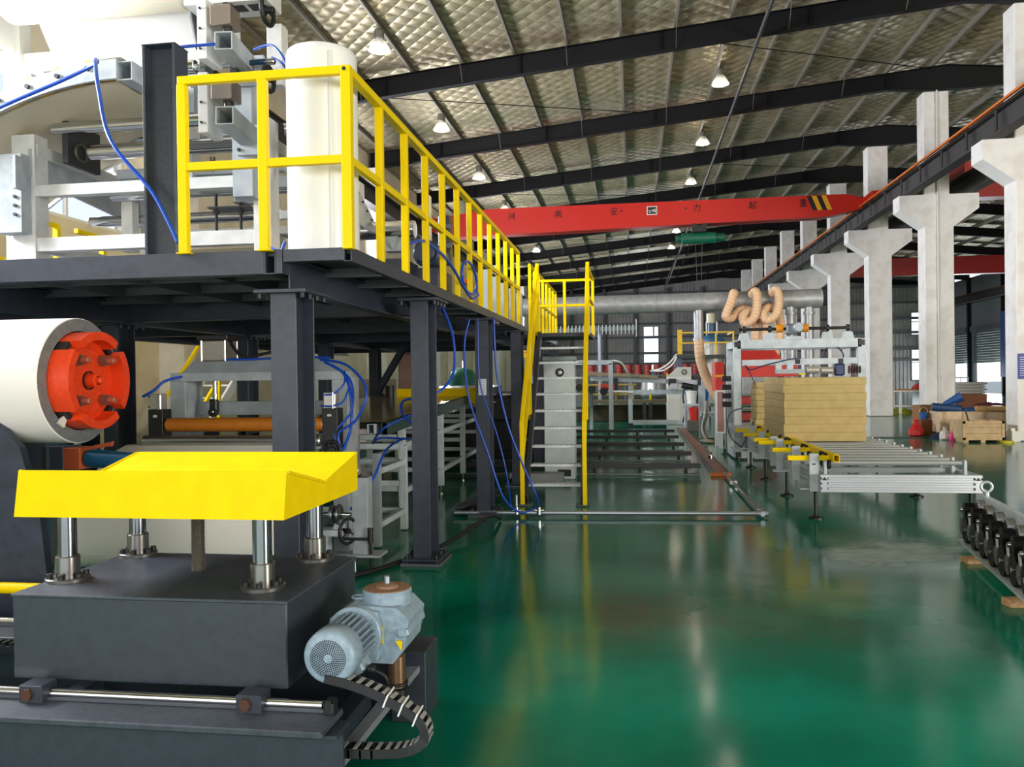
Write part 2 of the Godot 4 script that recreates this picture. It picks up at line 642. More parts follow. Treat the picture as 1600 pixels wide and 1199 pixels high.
func reflection_patch(floor_node: Node3D) -> void:   # pale coat that paints a reflection of the bright doors onto the epoxy
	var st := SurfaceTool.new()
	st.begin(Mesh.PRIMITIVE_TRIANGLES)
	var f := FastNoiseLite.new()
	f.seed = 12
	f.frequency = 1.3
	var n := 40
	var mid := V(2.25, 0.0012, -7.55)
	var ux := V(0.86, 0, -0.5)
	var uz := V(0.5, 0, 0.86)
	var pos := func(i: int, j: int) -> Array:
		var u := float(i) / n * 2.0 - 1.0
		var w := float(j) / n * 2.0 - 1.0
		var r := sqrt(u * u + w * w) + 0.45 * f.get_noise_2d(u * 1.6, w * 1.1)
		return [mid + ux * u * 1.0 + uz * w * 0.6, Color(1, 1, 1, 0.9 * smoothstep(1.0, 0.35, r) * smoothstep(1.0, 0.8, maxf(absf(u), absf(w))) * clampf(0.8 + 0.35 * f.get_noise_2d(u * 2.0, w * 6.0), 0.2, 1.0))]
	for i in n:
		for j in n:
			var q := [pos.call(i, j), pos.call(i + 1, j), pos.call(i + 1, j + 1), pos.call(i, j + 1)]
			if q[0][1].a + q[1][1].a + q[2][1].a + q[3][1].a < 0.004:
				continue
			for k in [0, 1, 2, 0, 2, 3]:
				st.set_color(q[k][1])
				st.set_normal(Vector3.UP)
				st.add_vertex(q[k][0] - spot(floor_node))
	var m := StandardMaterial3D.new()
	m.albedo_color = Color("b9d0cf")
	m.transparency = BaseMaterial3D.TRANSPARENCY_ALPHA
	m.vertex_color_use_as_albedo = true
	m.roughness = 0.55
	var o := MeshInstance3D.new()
	o.name = "painted_reflection"
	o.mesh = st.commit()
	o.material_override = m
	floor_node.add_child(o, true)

func roof_y(x: float) -> float:   # underside of the foil
	return 9.66 + 0.098 * minf(x, 18.0 - x)

func roof() -> void:
	# quilted foil: a net of shallow pillows
	var im := Image.create(256, 256, false, Image.FORMAT_L8)
	var rng := RandomNumberGenerator.new()
	rng.seed = 8
	for y in 256:
		for x in 256:
			var a := float(x) / 256.0 * 4.0
			var b := float(y) / 256.0 * 4.0
			var p := absf(sin(PI * (a + b))) * absf(sin(PI * (a - b)))
			im.set_pixel(x, y, Color.from_hsv(0, 0, clampf(pow(p, 0.6) * 0.9 + rng.randf() * 0.05, 0, 1)))
	var foil := StandardMaterial3D.new()
	foil.albedo_texture = noise_tex(0.01, 31, [[0.2, "a3967a"], [0.5, "b5a888"], [0.8, "c4b899"]], 512, 4)
	foil.uv1_triplanar = true
	foil.uv1_world_triplanar = true
	foil.uv1_scale = Vector3(0.55, 0.55, 0.55)
	foil.roughness = 0.42
	foil.metallic = 0.5
	foil.heightmap_enabled = true
	foil.heightmap_texture = ImageTexture.create_from_image(im)
	foil.heightmap_scale = 4.0
	var roof_node := thing("ceiling", "pitched roof lined with quilted silver foil on dark rafters and purlins", "ceiling", V(8.35, 8.0, -34.5), "", "structure")
	for s in [[-8.6, 9.0], [9.0, 25.3]]:
		var g := Geo.new()
		var x0: float = s[0]
		var x1: float = s[1]
		# each foil sheet sags a little between the purlins
		var n := 28
		for k in n:
			var a := lerpf(x0, x1, float(k) / n)
			var b := lerpf(x0, x1, float(k + 1) / n)
			var p := V(a, roof_y(a), 4.2)
			var q := V(b, roof_y(b), 4.2)
			var l := V(0, 0, -76.6)
			g.quad(p, p + l, q + l, q)
			g.quad(q + V(0, 0.25, 0), q + l + V(0, 0.25, 0), p + l + V(0, 0.25, 0), p + V(0, 0.25, 0))
		part("foil_lining", g, foil, roof_node)
	var purlin_mat := paint("857f74", 0.5, 0.2, 0.4)
	var x := -0.2 - 1.26 * 6
	while x < 24.9:
		if absf(x - 9.0) > 0.3:
			var g := Geo.new()
			g.channel(V(x, roof_y(x) - 0.08, 4.0), V(x, roof_y(x) - 0.08, -72.0), 0.06, 0.15, 0.006, 1.0)
			part("purlin", g, purlin_mat, roof_node)
		x += 1.26
	for k in 13:
		var z := -2.35 - 5.8 * k
		for side in 2:
			var g := Geo.new()
			var xa := -8.2 if side == 0 else 9.0
			var xb := 9.0 if side == 0 else 24.8
			var ya := roof_y(xa) - 0.16
			var yb := roof_y(xb) - 0.16
			# plate girder web, deeper at the ridge column
			var deep := 0.48
			var web := []
			if side == 0:
				web = [V(xa, ya - deep, z), V(7.4, roof_y(7.4) - 0.16 - deep, z), V(8.4, roof_y(8.4) - 0.16 - 0.66, z), V(9.0, roof_y(9.0) - 0.16 - 0.7, z), V(9.0, yb, z), V(xa, ya, z)]
			else:
				web = [V(xb, yb - deep, z), V(10.6, roof_y(10.6) - 0.16 - deep, z), V(9.6, roof_y(9.6) - 0.16 - 0.66, z), V(9.0, roof_y(9.0) - 0.16 - 0.7, z), V(9.0, ya, z), V(xb, yb, z)]
			var shifted := []
			for p in web:
				shifted.append(p + V(0, 0, 0.005))
			g.prism(shifted, V(0, 0, -0.01))
			g.bar(web[-1] + V(0, -0.006, 0), web[-2] + V(0, -0.006, 0), 0.2, 0.012, Vector3.UP, 0.0)
			for i in 3:
				g.bar(web[i] + V(0, 0.006, 0), web[i + 1] + V(0, 0.006, 0), 0.2, 0.012, Vector3.UP, 0.0)
			for i in 5:   # stiffener plates
				var sx := lerpf(xa, xb, (i + 0.7) / 5.2)
				g.box(V(sx, roof_y(sx) - 0.16 - deep * 0.5, z), V(0.014, deep - 0.03, 0.19), Basis.IDENTITY, 0.0)
			part("rafter", g, rafter_mat, roof_node)
		for i in 7:   # fly braces from the rafter foot up to the purlins
			var bx := -0.2 + 1.26 * (2 * i - 5)
			if bx < 8.6:
				var g := Geo.new()
				g.bar(V(bx, roof_y(bx) - 0.62, z + 0.09), V(bx, roof_y(bx) - 0.15, z + 0.5), 0.035, 0.006, Vector3.RIGHT, 0.0)
				part("fly_brace", g, purlin_mat, roof_node)
	# a long steel pipe hung under the rafters and thin cross rods
	var g := Geo.new()
	g.cyl(V(2.9, 9.2, 3.5), V(2.9, 9.2, -71), 0.045, 10)
	part("roof_pipe", g, paint("3a3a3c", 0.5), roof_node)
	for z0 in [-8.15, -19.75, -31.35, -42.95]:
		g = Geo.new()
		g.cyl(V(-8.0, roof_y(-8.0) - 0.2, z0), V(0.5, roof_y(0.5) - 0.2, z0 - 5.8), 0.012, 6)
		g.cyl(V(0.5, roof_y(0.5) - 0.2, z0), V(8.6, roof_y(8.6) - 0.2, z0 - 5.8), 0.012, 6)
		part("cross_rod", g, rafter_mat, roof_node)

func columns_and_runways() -> void:
	var names := ["nearest white concrete column at the right edge, with a blue notice board", "second white concrete column from the right edge, beside the crates and blue tarp", "third white concrete column from the right edge, behind the orange edged bench", "fourth white concrete column, behind the stacked yellow foam boards", "fifth white concrete column, behind the round duct end"]
	for k in 9:
		var z := -19.75 - 5.8 * k
		var c := thing("column", names[k] if k < 5 else "white concrete column far down the row past the duct, %s" % ["first", "second", "third", "last"][k - 5], "column", V(8.77, 0, z - 0.3), "white concrete crane columns", "structure")
		var g := Geo.new()
		g.box(V(8.77, 3.3, z - 0.3), V(0.8, 6.58, 0.6), Basis.IDENTITY, 0.02)
		part("shaft", g, concrete, c)
		g = Geo.new()
		# corbels to both sides
		g.prism([V(8.37, 5.75, z + 0.01), V(9.17, 5.75, z + 0.01), V(9.85, 6.25, z + 0.01), V(9.85, 6.68, z + 0.01), V(7.69, 6.68, z + 0.01), V(7.69, 6.25, z + 0.01)], V(0, 0, -0.62))
		part("corbel", g, concrete, c)
		g = Geo.new()
		var top := roof_y(8.4) - 0.82
		g.box(V(8.72, (6.6 + top) * 0.5, z - 0.3), V(0.7, top - 6.6, 0.56), Basis.IDENTITY, 0.02)
		part("upper_shaft", g, concrete, c)
		if k < 2:
			g = Geo.new()
			g.cyl(V(8.72, 0.0, z + 0.05), V(8.72, top, z + 0.05), 0.028, 10)
			part("conduit", g, paint("d5d2ca", 0.6), c)
		if k == 0:
			var s := part("notice_board", _box(V(8.5, 1.66, z + 0.03), V(0.26, 0.56, 0.03)), paint("1d2f86", 0.5), c)
			g = Geo.new()
			for i in 9:
				g.box(V(8.5 - 0.02 * (i % 3), 1.86 - 0.05 * i, z + 0.047), V(0.19 - 0.04 * (i % 3), 0.012, 0.003), Basis.IDENTITY, 0.0)
			part("printed_line", g, paint("dfe3ee", 0.6), s)
	# runway girders with an orange rail on the near side of the columns, and others
	runway("crane_runway", V(7.95, 7.2, 0), "dark crane runway girder with an orange conductor rail on the white columns", true)
	runway("crane_runway", V(9.6, 7.2, 0), "dark crane runway girder on the far side of the white columns", false)
	runway("crane_runway", V(-7.55, 7.15, 0), "dark crane runway girder along the cream left wall", false)
	runway("crane_runway", V(24.3, 7.15, 0), "dark crane runway girder on brackets along the right wall", false)

func _box(c: Vector3, s: Vector3, bev := 0.003) -> Geo:
	var g := Geo.new()
	g.box(c, s, Basis.IDENTITY, bev)
	return g

func runway(called: String, at: Vector3, label: String, orange: bool) -> void:
	var r := thing(called, label, "crane runway", V(at.x, 6.68, -35), "", "structure")
	var g := Geo.new()
	g.ibeam(V(at.x, at.y - 0.26, 3.3), V(at.x, at.y - 0.26, -71.5), 0.3, 0.52, 0.02, 0.014)
	part("girder", g, paint("33302f", 0.7), r)
	g = Geo.new()
	g.ibeam(V(at.x, at.y + 0.06, 3.3), V(at.x, at.y + 0.06, -71.5), 0.07, 0.12, 0.02, 0.02)
	part("rail", g, paint("5c3a26", 0.7, 0.2), r)
	if orange:
		g = Geo.new()
		g.bar(V(at.x - 0.2, at.y + 0.06, 3.3), V(at.x - 0.2, at.y + 0.06, -71.5), 0.07, 0.05)
		part("conductor_rail", g, paint("d4702a", 0.5), r)
	for k in 46:
		g = Geo.new()
		var z := 1.5 - 1.6 * k
		g.box(V(at.x - signf(9.0 - at.x) * 0.155, at.y - 0.24, z), V(0.02, 0.44, 0.12), Basis.IDENTITY, 0.0)
		part("stiffener", g, paint("1d1c1d", 0.7), r)

func strokes(g: Geo, o: Vector3, u: Vector3, size: float, deep: float, lines: Array) -> void:   # brush strokes in a unit square, y up
	var out := u.cross(Vector3.UP) * -1.0
	for l in lines:
		var p: Vector3 = o + u * l[0] * size + Vector3.UP * l[1] * size
		var q: Vector3 = o + u * l[2] * size + Vector3.UP * l[3] * size
		g.bar(p, q, size * 0.11, deep, out, 0.0)

const HE := [[0.05, 0.9, 0.2, 0.78], [0.02, 0.62, 0.17, 0.52], [0.05, 0.05, 0.22, 0.35], [0.3, 0.85, 1.0, 0.85], [0.85, 0.85, 0.85, 0.08], [0.85, 0.08, 0.7, 0.12], [0.38, 0.62, 0.68, 0.62], [0.38, 0.3, 0.68, 0.3], [0.38, 0.62, 0.38, 0.3], [0.68, 0.62, 0.68, 0.3]]
const NAN := [[0.1, 0.85, 0.9, 0.85], [0.5, 1.0, 0.5, 0.7], [0.1, 0.68, 0.9, 0.68], [0.1, 0.68, 0.1, 0.0], [0.9, 0.68, 0.9, 0.0], [0.9, 0.0, 0.75, 0.05], [0.28, 0.45, 0.72, 0.45], [0.25, 0.27, 0.75, 0.27], [0.5, 0.5, 0.5, 0.02], [0.35, 0.62, 0.4, 0.48], [0.65, 0.62, 0.6, 0.48]]
const AN := [[0.5, 1.0, 0.5, 0.88], [0.08, 0.85, 0.92, 0.85], [0.08, 0.85, 0.05, 0.68], [0.92, 0.85, 0.95, 0.7], [0.02, 0.5, 0.98, 0.5], [0.45, 0.75, 0.25, 0.25], [0.25, 0.25, 0.85, 0.0], [0.72, 0.5, 0.55, 0.18], [0.55, 0.18, 0.1, 0.0]]
const LI := [[0.05, 0.72, 0.92, 0.72], [0.92, 0.72, 0.82, 0.02], [0.82, 0.02, 0.62, 0.08], [0.5, 1.0, 0.45, 0.55], [0.45, 0.55, 0.08, 0.0]]
const QI := [[0.05, 0.82, 0.5, 0.82], [0.28, 1.0, 0.28, 0.2], [0.0, 0.6, 0.52, 0.6], [0.28, 0.4, 0.48, 0.4], [0.12, 0.45, 0.02, 0.05], [0.05, 0.18, 1.0, 0.02], [0.58, 0.9, 0.95, 0.9], [0.95, 0.9, 0.95, 0.6], [0.58, 0.6, 0.95, 0.6], [0.58, 0.6, 0.58, 0.28], [0.58, 0.28, 1.0, 0.28]]
const ZHONG := [[0.2, 0.95, 0.8, 1.0], [0.0, 0.82, 1.0, 0.82], [0.2, 0.68, 0.8, 0.68], [0.2, 0.35, 0.8, 0.35], [0.2, 0.68, 0.2, 0.35], [0.8, 0.68, 0.8, 0.35], [0.2, 0.52, 0.8, 0.52], [0.5, 0.97, 0.5, 0.03], [0.12, 0.18, 0.88, 0.18], [0.0, 0.02, 1.0, 0.02]]
const FIVE := [[0.85, 0.95, 0.2, 0.95], [0.2, 0.95, 0.15, 0.55], [0.15, 0.55, 0.6, 0.6], [0.6, 0.6, 0.85, 0.35], [0.85, 0.35, 0.6, 0.03], [0.6, 0.03, 0.1, 0.1]]
const DUN := [[0.02, 0.75, 0.3, 0.75], [0.02, 0.75, 0.02, 0.3], [0.3, 0.75, 0.3, 0.3], [0.02, 0.3, 0.3, 0.3], [0.42, 0.82, 1.0, 0.82], [0.48, 0.62, 0.48, 0.35], [0.95, 0.62, 0.95, 0.35], [0.48, 0.38, 0.95, 0.38], [0.7, 1.0, 0.7, 0.1], [0.7, 0.08, 1.0, 0.12]]

func cranes() -> void:
	# near bay: a single box girder from the left runway to the right one
	var z := -30.0
	var c := thing("overhead_crane", "red overhead travelling crane with black lettering across the main bay", "overhead crane", V(0.3, 6.6, z - 0.3))
	var g := Geo.new()
	var low := [V(-7.3, 7.25, z), V(-6.4, 6.72, z), V(7.0, 6.72, z), V(8.1, 7.2, z), V(8.1, 7.5, z), V(7.0, 7.92, z), V(-5.2, 7.72, z), V(-7.3, 7.45, z)]
	low = [V(-7.3, 7.0, z), V(-6.6, 6.72, z), V(6.6, 6.95, z), V(8.1, 7.25, z), V(8.1, 7.5, z), V(7.3, 7.72, z), V(-5.2, 7.72, z), V(-7.3, 7.42, z)]
	g.prism(low, V(0, 0, -0.45))
	part("girder", g, red, c)
	g = Geo.new()
	g.prism([V(-6.6, 6.72, z + 0.06), V(6.6, 6.95, z + 0.06), V(6.6, 6.97, z + 0.06), V(-6.6, 6.74, z + 0.06)], V(0, 0, -0.6))
	part("lower_flange", g, paint("b81f10", 0.4), c)
	for x in [-7.4, 8.0]:
		g = Geo.new()
		g.box(V(x, 7.42, z - 0.2), V(0.28, 0.3, 2.6))
		var ec := part("end_carriage", g, paint("c8200f", 0.4), c)
		for s in [-1.1, 1.1]:
			g = Geo.new()
			g.cyl(V(x - 0.1, 7.33, z - 0.2 + s), V(x + 0.1, 7.33, z - 0.2 + s), 0.16, 16)
			part("wheel", g, black, ec)
	var ink := paint("5d1410", 0.6)
	var row := [[HE, -4.45], [NAN, -2.75], [AN, -0.75], [LI, 2.15], [QI, 4.05], [ZHONG, 5.75]]
	for r in row:
		g = Geo.new()
		strokes(g, V(r[1], 7.32 + 0.004 * r[1], z + 0.012), Vector3.RIGHT, 0.26, 0.012, r[0])
		part("lettering", g, ink, c)
	var plate := part("load_plate", _box(V(0.72, 7.42, z + 0.01), V(0.36, 0.3, 0.02)), paint("e8e8e4", 0.5), c)
	part("plate_field", _box(V(0.72, 7.42, z + 0.016), V(0.31, 0.25, 0.02)), paint("202022", 0.5), plate)
	g = Geo.new()
	strokes(g, V(0.595, 7.34, z + 0.03), Vector3.RIGHT, 0.1, 0.006, FIVE)
	strokes(g, V(0.72, 7.34, z + 0.03), Vector3.RIGHT, 0.14, 0.006, DUN)
	part("plate_lettering", g, paint("f0f0ea", 0.5), plate)
	for i in 4:
		g = Geo.new()
		var x0 := 6.0 + 0.16 * i
		g.prism([V(x0, 7.7, z + 0.004), V(x0 + 0.16, 7.7, z + 0.004), V(x0 + 0.36, 7.2, z + 0.004), V(x0 + 0.2, 7.2, z + 0.004)], V(0, 0, 0.004))
		part("warning_stripe", g, paint("16140f", 0.5) if i % 2 == 0 else paint("e8a21a", 0.5), c)
	for x in [-0.35, 1.9]:
		g = Geo.new()
		g.cyl(V(x, 7.45, z), V(x, 7.45, z + 0.02), 0.035, 12)
		part("bolt_hole", g, black, c)
	# electric hoist under the girder
	var h := thing("hoist", "green electric hoist hanging under the red crane girder", "hoist", V(2.3, 6.1, z - 0.2))
	g = Geo.new()
	g.rod(V(1.75, 6.42, z - 0.2), V(2.95, 6.42, z - 0.2), 0.2, 20, 0.02)
	part("drum", g, paint("14604a", 0.45), h)
	g = Geo.new()
	g.rod(V(1.55, 6.42, z - 0.2), V(1.75, 6.42, z - 0.2), 0.14)
	part("rope_guide_cap", g, paint("0f5540", 0.45), h)
	g = Geo.new()
	g.rod(V(2.95, 6.42, z - 0.2), V(3.25, 6.42, z - 0.2), 0.15)
	part("hoist_motor", g, paint("0f5540", 0.45), h)
	g = Geo.new()
	g.box(V(2.35, 6.72, z - 0.2), V(0.5, 0.22, 0.5))
	for s in [-0.18, 0.18]:
		g.cyl(V(2.35 + s, 6.8, z + 0.04), V(2.35 + s, 6.8, z + 0.1), 0.1, 14)
	part("trolley", g, paint("20211f", 0.5), h)
	g = Geo.new()
	for s in [-0.12, 0.12]:
		g.cyl(V(2.35 + s, 6.3, z - 0.2), V(2.35 + s * 0.4, 4.2, z - 0.2), 0.012, 6)
	g.box(V(2.35, 4.1, z - 0.2), V(0.16, 0.24, 0.12), Basis.IDENTITY, 0.02)
	part("hook_rope", g, paint("2a2b2a", 0.5), h)
	g = Geo.new()
	g.tube(curve([V(1.9, 6.3, z - 0.1), V(1.4, 5.4, z - 0.2), V(1.05, 4.4, z - 0.2), V(0.85, 3.6, z - 0.2)]), 0.02, 6)
	part("pendant_cable", g, black, h)
	# second bay: two red girders seen between the columns
	for k in 2:
		var zz: float = [-27.2, -48.0][k]
		var c2 := thing("overhead_crane", ["red overhead crane of the second bay, nearer, with a white badge and blue banner", "red overhead crane of the second bay, farther, behind the columns"][k], "overhead crane", V(16.9, 6.6, zz))
		g = Geo.new()
		g.box(V(16.9, 7.3, zz), V(14.6, 0.95, 0.6), Basis.IDENTITY, 0.01)
		part("girder", g, paint("a81a12", 0.4), c2)
		for x in [9.75, 24.1]:
			g = Geo.new()
			g.box(V(x, 7.5, zz), V(0.3, 0.32, 2.6))
			part("end_carriage", g, paint("a81a12", 0.4), c2)
		if k == 0:
			g = Geo.new()
			g.box(V(12.0, 7.38, zz + 0.31), V(0.34, 0.28, 0.02))
			var b := part("badge", g, paint("e6e2d8", 0.5), c2)
			g = Geo.new()
			g.prism([V(11.9, 7.28, zz + 0.325), V(12.06, 7.36, zz + 0.325), V(12.1, 7.5, zz + 0.325), V(11.96, 7.42, zz + 0.325)], V(0, 0, 0.004))
			part("emblem", g, paint("7d8f4a", 0.5), b)
			b = part("banner", _box(V(12.56, 7.38, zz + 0.31), V(0.72, 0.3, 0.02)), paint("1a2352", 0.5), c2)
			g = Geo.new()
			strokes(g, V(12.28, 7.27, zz + 0.325), Vector3.RIGHT, 0.11, 0.004, HE)
			strokes(g, V(12.42, 7.27, zz + 0.325), Vector3.RIGHT, 0.11, 0.004, NAN)
			strokes(g, V(12.56, 7.27, zz + 0.325), Vector3.RIGHT, 0.11, 0.004, ZHONG)
			strokes(g, V(12.70, 7.27, zz + 0.325), Vector3.RIGHT, 0.11, 0.004, QI)
			g.box(V(12.5, 7.47, zz + 0.322), V(0.5, 0.02, 0.004), Basis.IDENTITY, 0.0)
			part("banner_lettering", g, paint("e8e8ee", 0.5), b)

func lamps() -> void:
	var shade := StandardMaterial3D.new()
	shade.transparency = BaseMaterial3D.TRANSPARENCY_ALPHA
	shade.albedo_color = Color(0.95, 0.96, 0.95, 0.45)
	shade.roughness = 0.12
	shade.cull_mode = BaseMaterial3D.CULL_DISABLED
	var glow := StandardMaterial3D.new()
	glow.albedo_color = Color("fff8ea")
	glow.emission_enabled = true
	glow.emission = Color("fff4dc")
	glow.emission_energy_multiplier = 1.2
	var where := []
	for k in 6:
		where.append([V(-5.28, 8.58, -17.2 - 5.8 * k), "left"])
		where.append([V(2.4, 9.38, -23.0 - 5.8 * k), "middle"])
	var rank := ["nearest", "second", "third", "fourth", "fifth", "sixth"]
	for i in where.size():
		var p: Vector3 = where[i][0]
		var l := thing("high_bay_lamp", "%s bell shaped clear high bay lamp of the %s row under the foil roof" % [rank[i / 2], where[i][1]], "lamp", p, "high bay lamps under the roof")
		var g := Geo.new()
		g.cyl(p + V(0, 0.42, 0), V(p.x, roof_y(p.x) - 0.02, p.z), 0.012, 6)
		part("hanger", g, rafter_mat, l)
		g = Geo.new()
		g.lathe(p, Vector3.UP, [[0, 0.42], [0.09, 0.42], [0.11, 0.38], [0.11, 0.24], [0.08, 0.2], [0, 0.2]].map(func(e): return [e[0], e[1]]), 18)
		part("ballast", g, paint("77756e", 0.4, 0.5), l)
		g = Geo.new()
		g.lathe(p, Vector3.UP, [[0.235, -0.02], [0.23, 0.0], [0.2, 0.07], [0.15, 0.15], [0.1, 0.21]], 24, true)
		part("shade", g, shade, l)
		g = Geo.new()
		g.lathe(p, Vector3.UP, [[0, 0.0], [0.045, 0.02], [0.055, 0.08], [0.03, 0.17], [0, 0.2]], 12, true)
		part("bulb", g, glow, l)
		var o := OmniLight3D.new()
		o.name = "lamp_light"
		o.position = V(0, -0.06, 0)
		o.light_color = Color("fff1d8")
		o.light_energy = 0.5
		o.light_size = 0.06
		o.omni_range = 40.0
		o.omni_attenuation = 2.0
		o.shadow_enabled = true
		l.add_child(o, true)

func duct() -> void:
	var tin := grain(["969899", "a0a2a4", "a9abac"], 0.5, 0.45, 0.45, 0.02, 41)
	var d := thing("extraction_duct", "long round galvanised extraction duct crossing above the machines", "duct", V(1.0, 0, -20))
	var g := Geo.new()
	for k in 4:
		var a := V(-3.2 + 1.875 * k, 3.24 + 0.012 * k, -20)
		var b := V(-3.2 + 1.875 * (k + 1), 3.24 + 0.012 * (k + 1), -20)
		g = Geo.new()
		g.rod(a, b, 0.222, 32, 0.004)
		part("duct_section", g, tin, d)
		g = Geo.new()
		g.rod(b - V(0.03, 0, 0), b + V(0.0, 0, 0), 0.229, 32, 0.004)
		part("joint_ring", g, tin, d)
	for r in [[1.53, 0.11, 1.0], [3.6, 0.13, 0.0], [4.02, 0.11, 0.0]]:
		g = Geo.new()
		if r[2] > 0:
			g.rod(V(r[0], 2.35, -20), V(r[0], 3.2, -20), r[1], 20)
			g.rod(V(r[0], 2.35, -20), V(r[0], 2.41, -20), r[1] + 0.02, 20)
		else:
			g.rod(V(r[0], 0.0, -20), V(r[0], 3.2, -20), r[1], 20)
			g.rod(V(r[0], 2.92, -20), V(r[0], 2.98, -20), r[1] + 0.03, 20)
		part("down_pipe", g, tin, d)
	# pale flexible hose from the first down pipe into the machine below
	var skin := grain(["d7b18a", "dfbc97", "e6c6a3"], 2.0, 0.5, 0.0, 0.03, 43)
	skin.backlight_enabled = true
	skin.backlight = Color(0.35, 0.27, 0.2)
	hose([V(1.53, 2.37, -19.95), V(1.56, 1.9, -19.9), V(1.74, 1.35, -19.8), V(2.05, 0.85, -19.6), V(2.12, 0.55, -19.5)], 0.115, skin, "tan flexible hose curving down from the first duct pipe to the floor machine")
	hose([V(2.28, 3.36, -19.75), V(2.3, 3.42, -19.62), V(2.22, 3.2, -19.52), V(2.1, 2.9, -19.5), V(2.25, 2.86, -19.62), V(2.5, 3.06, -19.8), V(2.75, 2.95, -19.85), V(2.8, 2.5, -19.8), V(2.7, 2.0, -19.7), V(2.66, 1.5, -19.7)], 0.098, skin, "leftmost of the three looped tan hoses on the duct")
	hose([V(2.72, 3.38, -19.75), V(2.78, 3.44, -19.6), V(2.8, 3.2, -19.5), V(2.72, 2.85, -19.45), V(2.52, 2.72, -19.45), V(2.5, 2.9, -19.55), V(2.72, 3.0, -19.7), V(2.98, 2.8, -19.75), V(3.0, 2.3, -19.7), V(2.9, 1.9, -19.7), V(2.88, 1.5, -19.7)], 0.1, skin, "middle one of the three looped tan hoses on the duct")
	hose([V(3.16, 3.4, -19.75), V(3.24, 3.46, -19.6), V(3.28, 3.2, -19.5), V(3.2, 2.9, -19.45), V(3.0, 2.78, -19.45), V(2.94, 2.95, -19.55), V(3.1, 3.08, -19.7), V(3.32, 2.9, -19.75), V(3.32, 2.4, -19.7), V(3.18, 1.9, -19.7), V(3.14, 1.5, -19.7)], 0.098, skin, "rightmost of the three looped tan hoses on the duct")

func hose(pts: Array, r: float, m: Material, label: String) -> void:
	var g := Geo.new()
	var path := curve(pts, 10)
	g.tube(path, r, 14)
	var o := lone("flexible_hose", g, m, label, "hose")
	g = Geo.new()
	var gap := 0.0
	for k in path.size() - 1:   # the wire that stiffens it
		gap += (path[k + 1] - path[k]).length()
		if gap > 0.06:
			gap = 0.0
			g.torus(path[k], path[k + 1] - path[k], r, 0.006, 14, 5)
	tag(part("stiffening_wire", g, paint("cfa67e", 0.5), o), "", "", "", "stuff")

# ---------------------------------------------------------------- the raised platform
func bolts(g: Geo, spots: Array, axis: Vector3, r := 0.012, l := 0.012) -> void:
	for p in spots:
		g.cyl(p, p + axis * l, r, 6)

func h_post(called: String, label: String, x: float, z: float, top: float, w := 0.15, d := 0.30, group := "steel posts under the platform") -> void:   # x, z: middle of the front flange
	var t := thing(called, label, "post", V(x, 0, z - d * 0.5), group)
	var g := Geo.new()
	g.ibeam(V(x, 0.04, z - d * 0.5), V(x, top, z - d * 0.5), w, d, 0.014, 0.012, V(0, 0, 1))
	part("shaft", g, steel, t)
	g = Geo.new()
	g.box(V(x, top - 0.012, z - d * 0.5), V(0.34, 0.024, d + 0.12))
	part("top_plate", g, steel, t)
	g = Geo.new()
	for sx in [-0.14, 0.14]:
		for sz in [-0.18, -0.06, 0.06, 0.18]:
			g.cyl(V(x + sx, top - 0.055, z - d * 0.5 + sz), V(x + sx, top - 0.02, z - d * 0.5 + sz), 0.014, 6)
	tag(part("bolt", g, paint("2c2f36", 0.5), t), "", "", "", "stuff")
	g = Geo.new()
	g.box(V(x, 0.05, z - d * 0.5), V(0.32, 0.02, d + 0.12))
	part("base_plate", g, steel, t)
	g = Geo.new()
	g.box(V(x, 0.012, z - d * 0.5), V(0.34, 0.024, d + 0.14))
	part("ground_plate", g, paint("55585f", 0.5), t)
	g = Geo.new()
	for sx in [-0.125, 0.125]:
		for sz in [-0.17, 0.0, 0.17]:
			g.cyl(V(x + sx, 0.02, z - d * 0.5 + sz), V(x + sx, 0.09, z - d * 0.5 + sz), 0.012, 6)
	tag(part("anchor_bolt", g, paint("24262b", 0.5), t), "", "", "", "stuff")

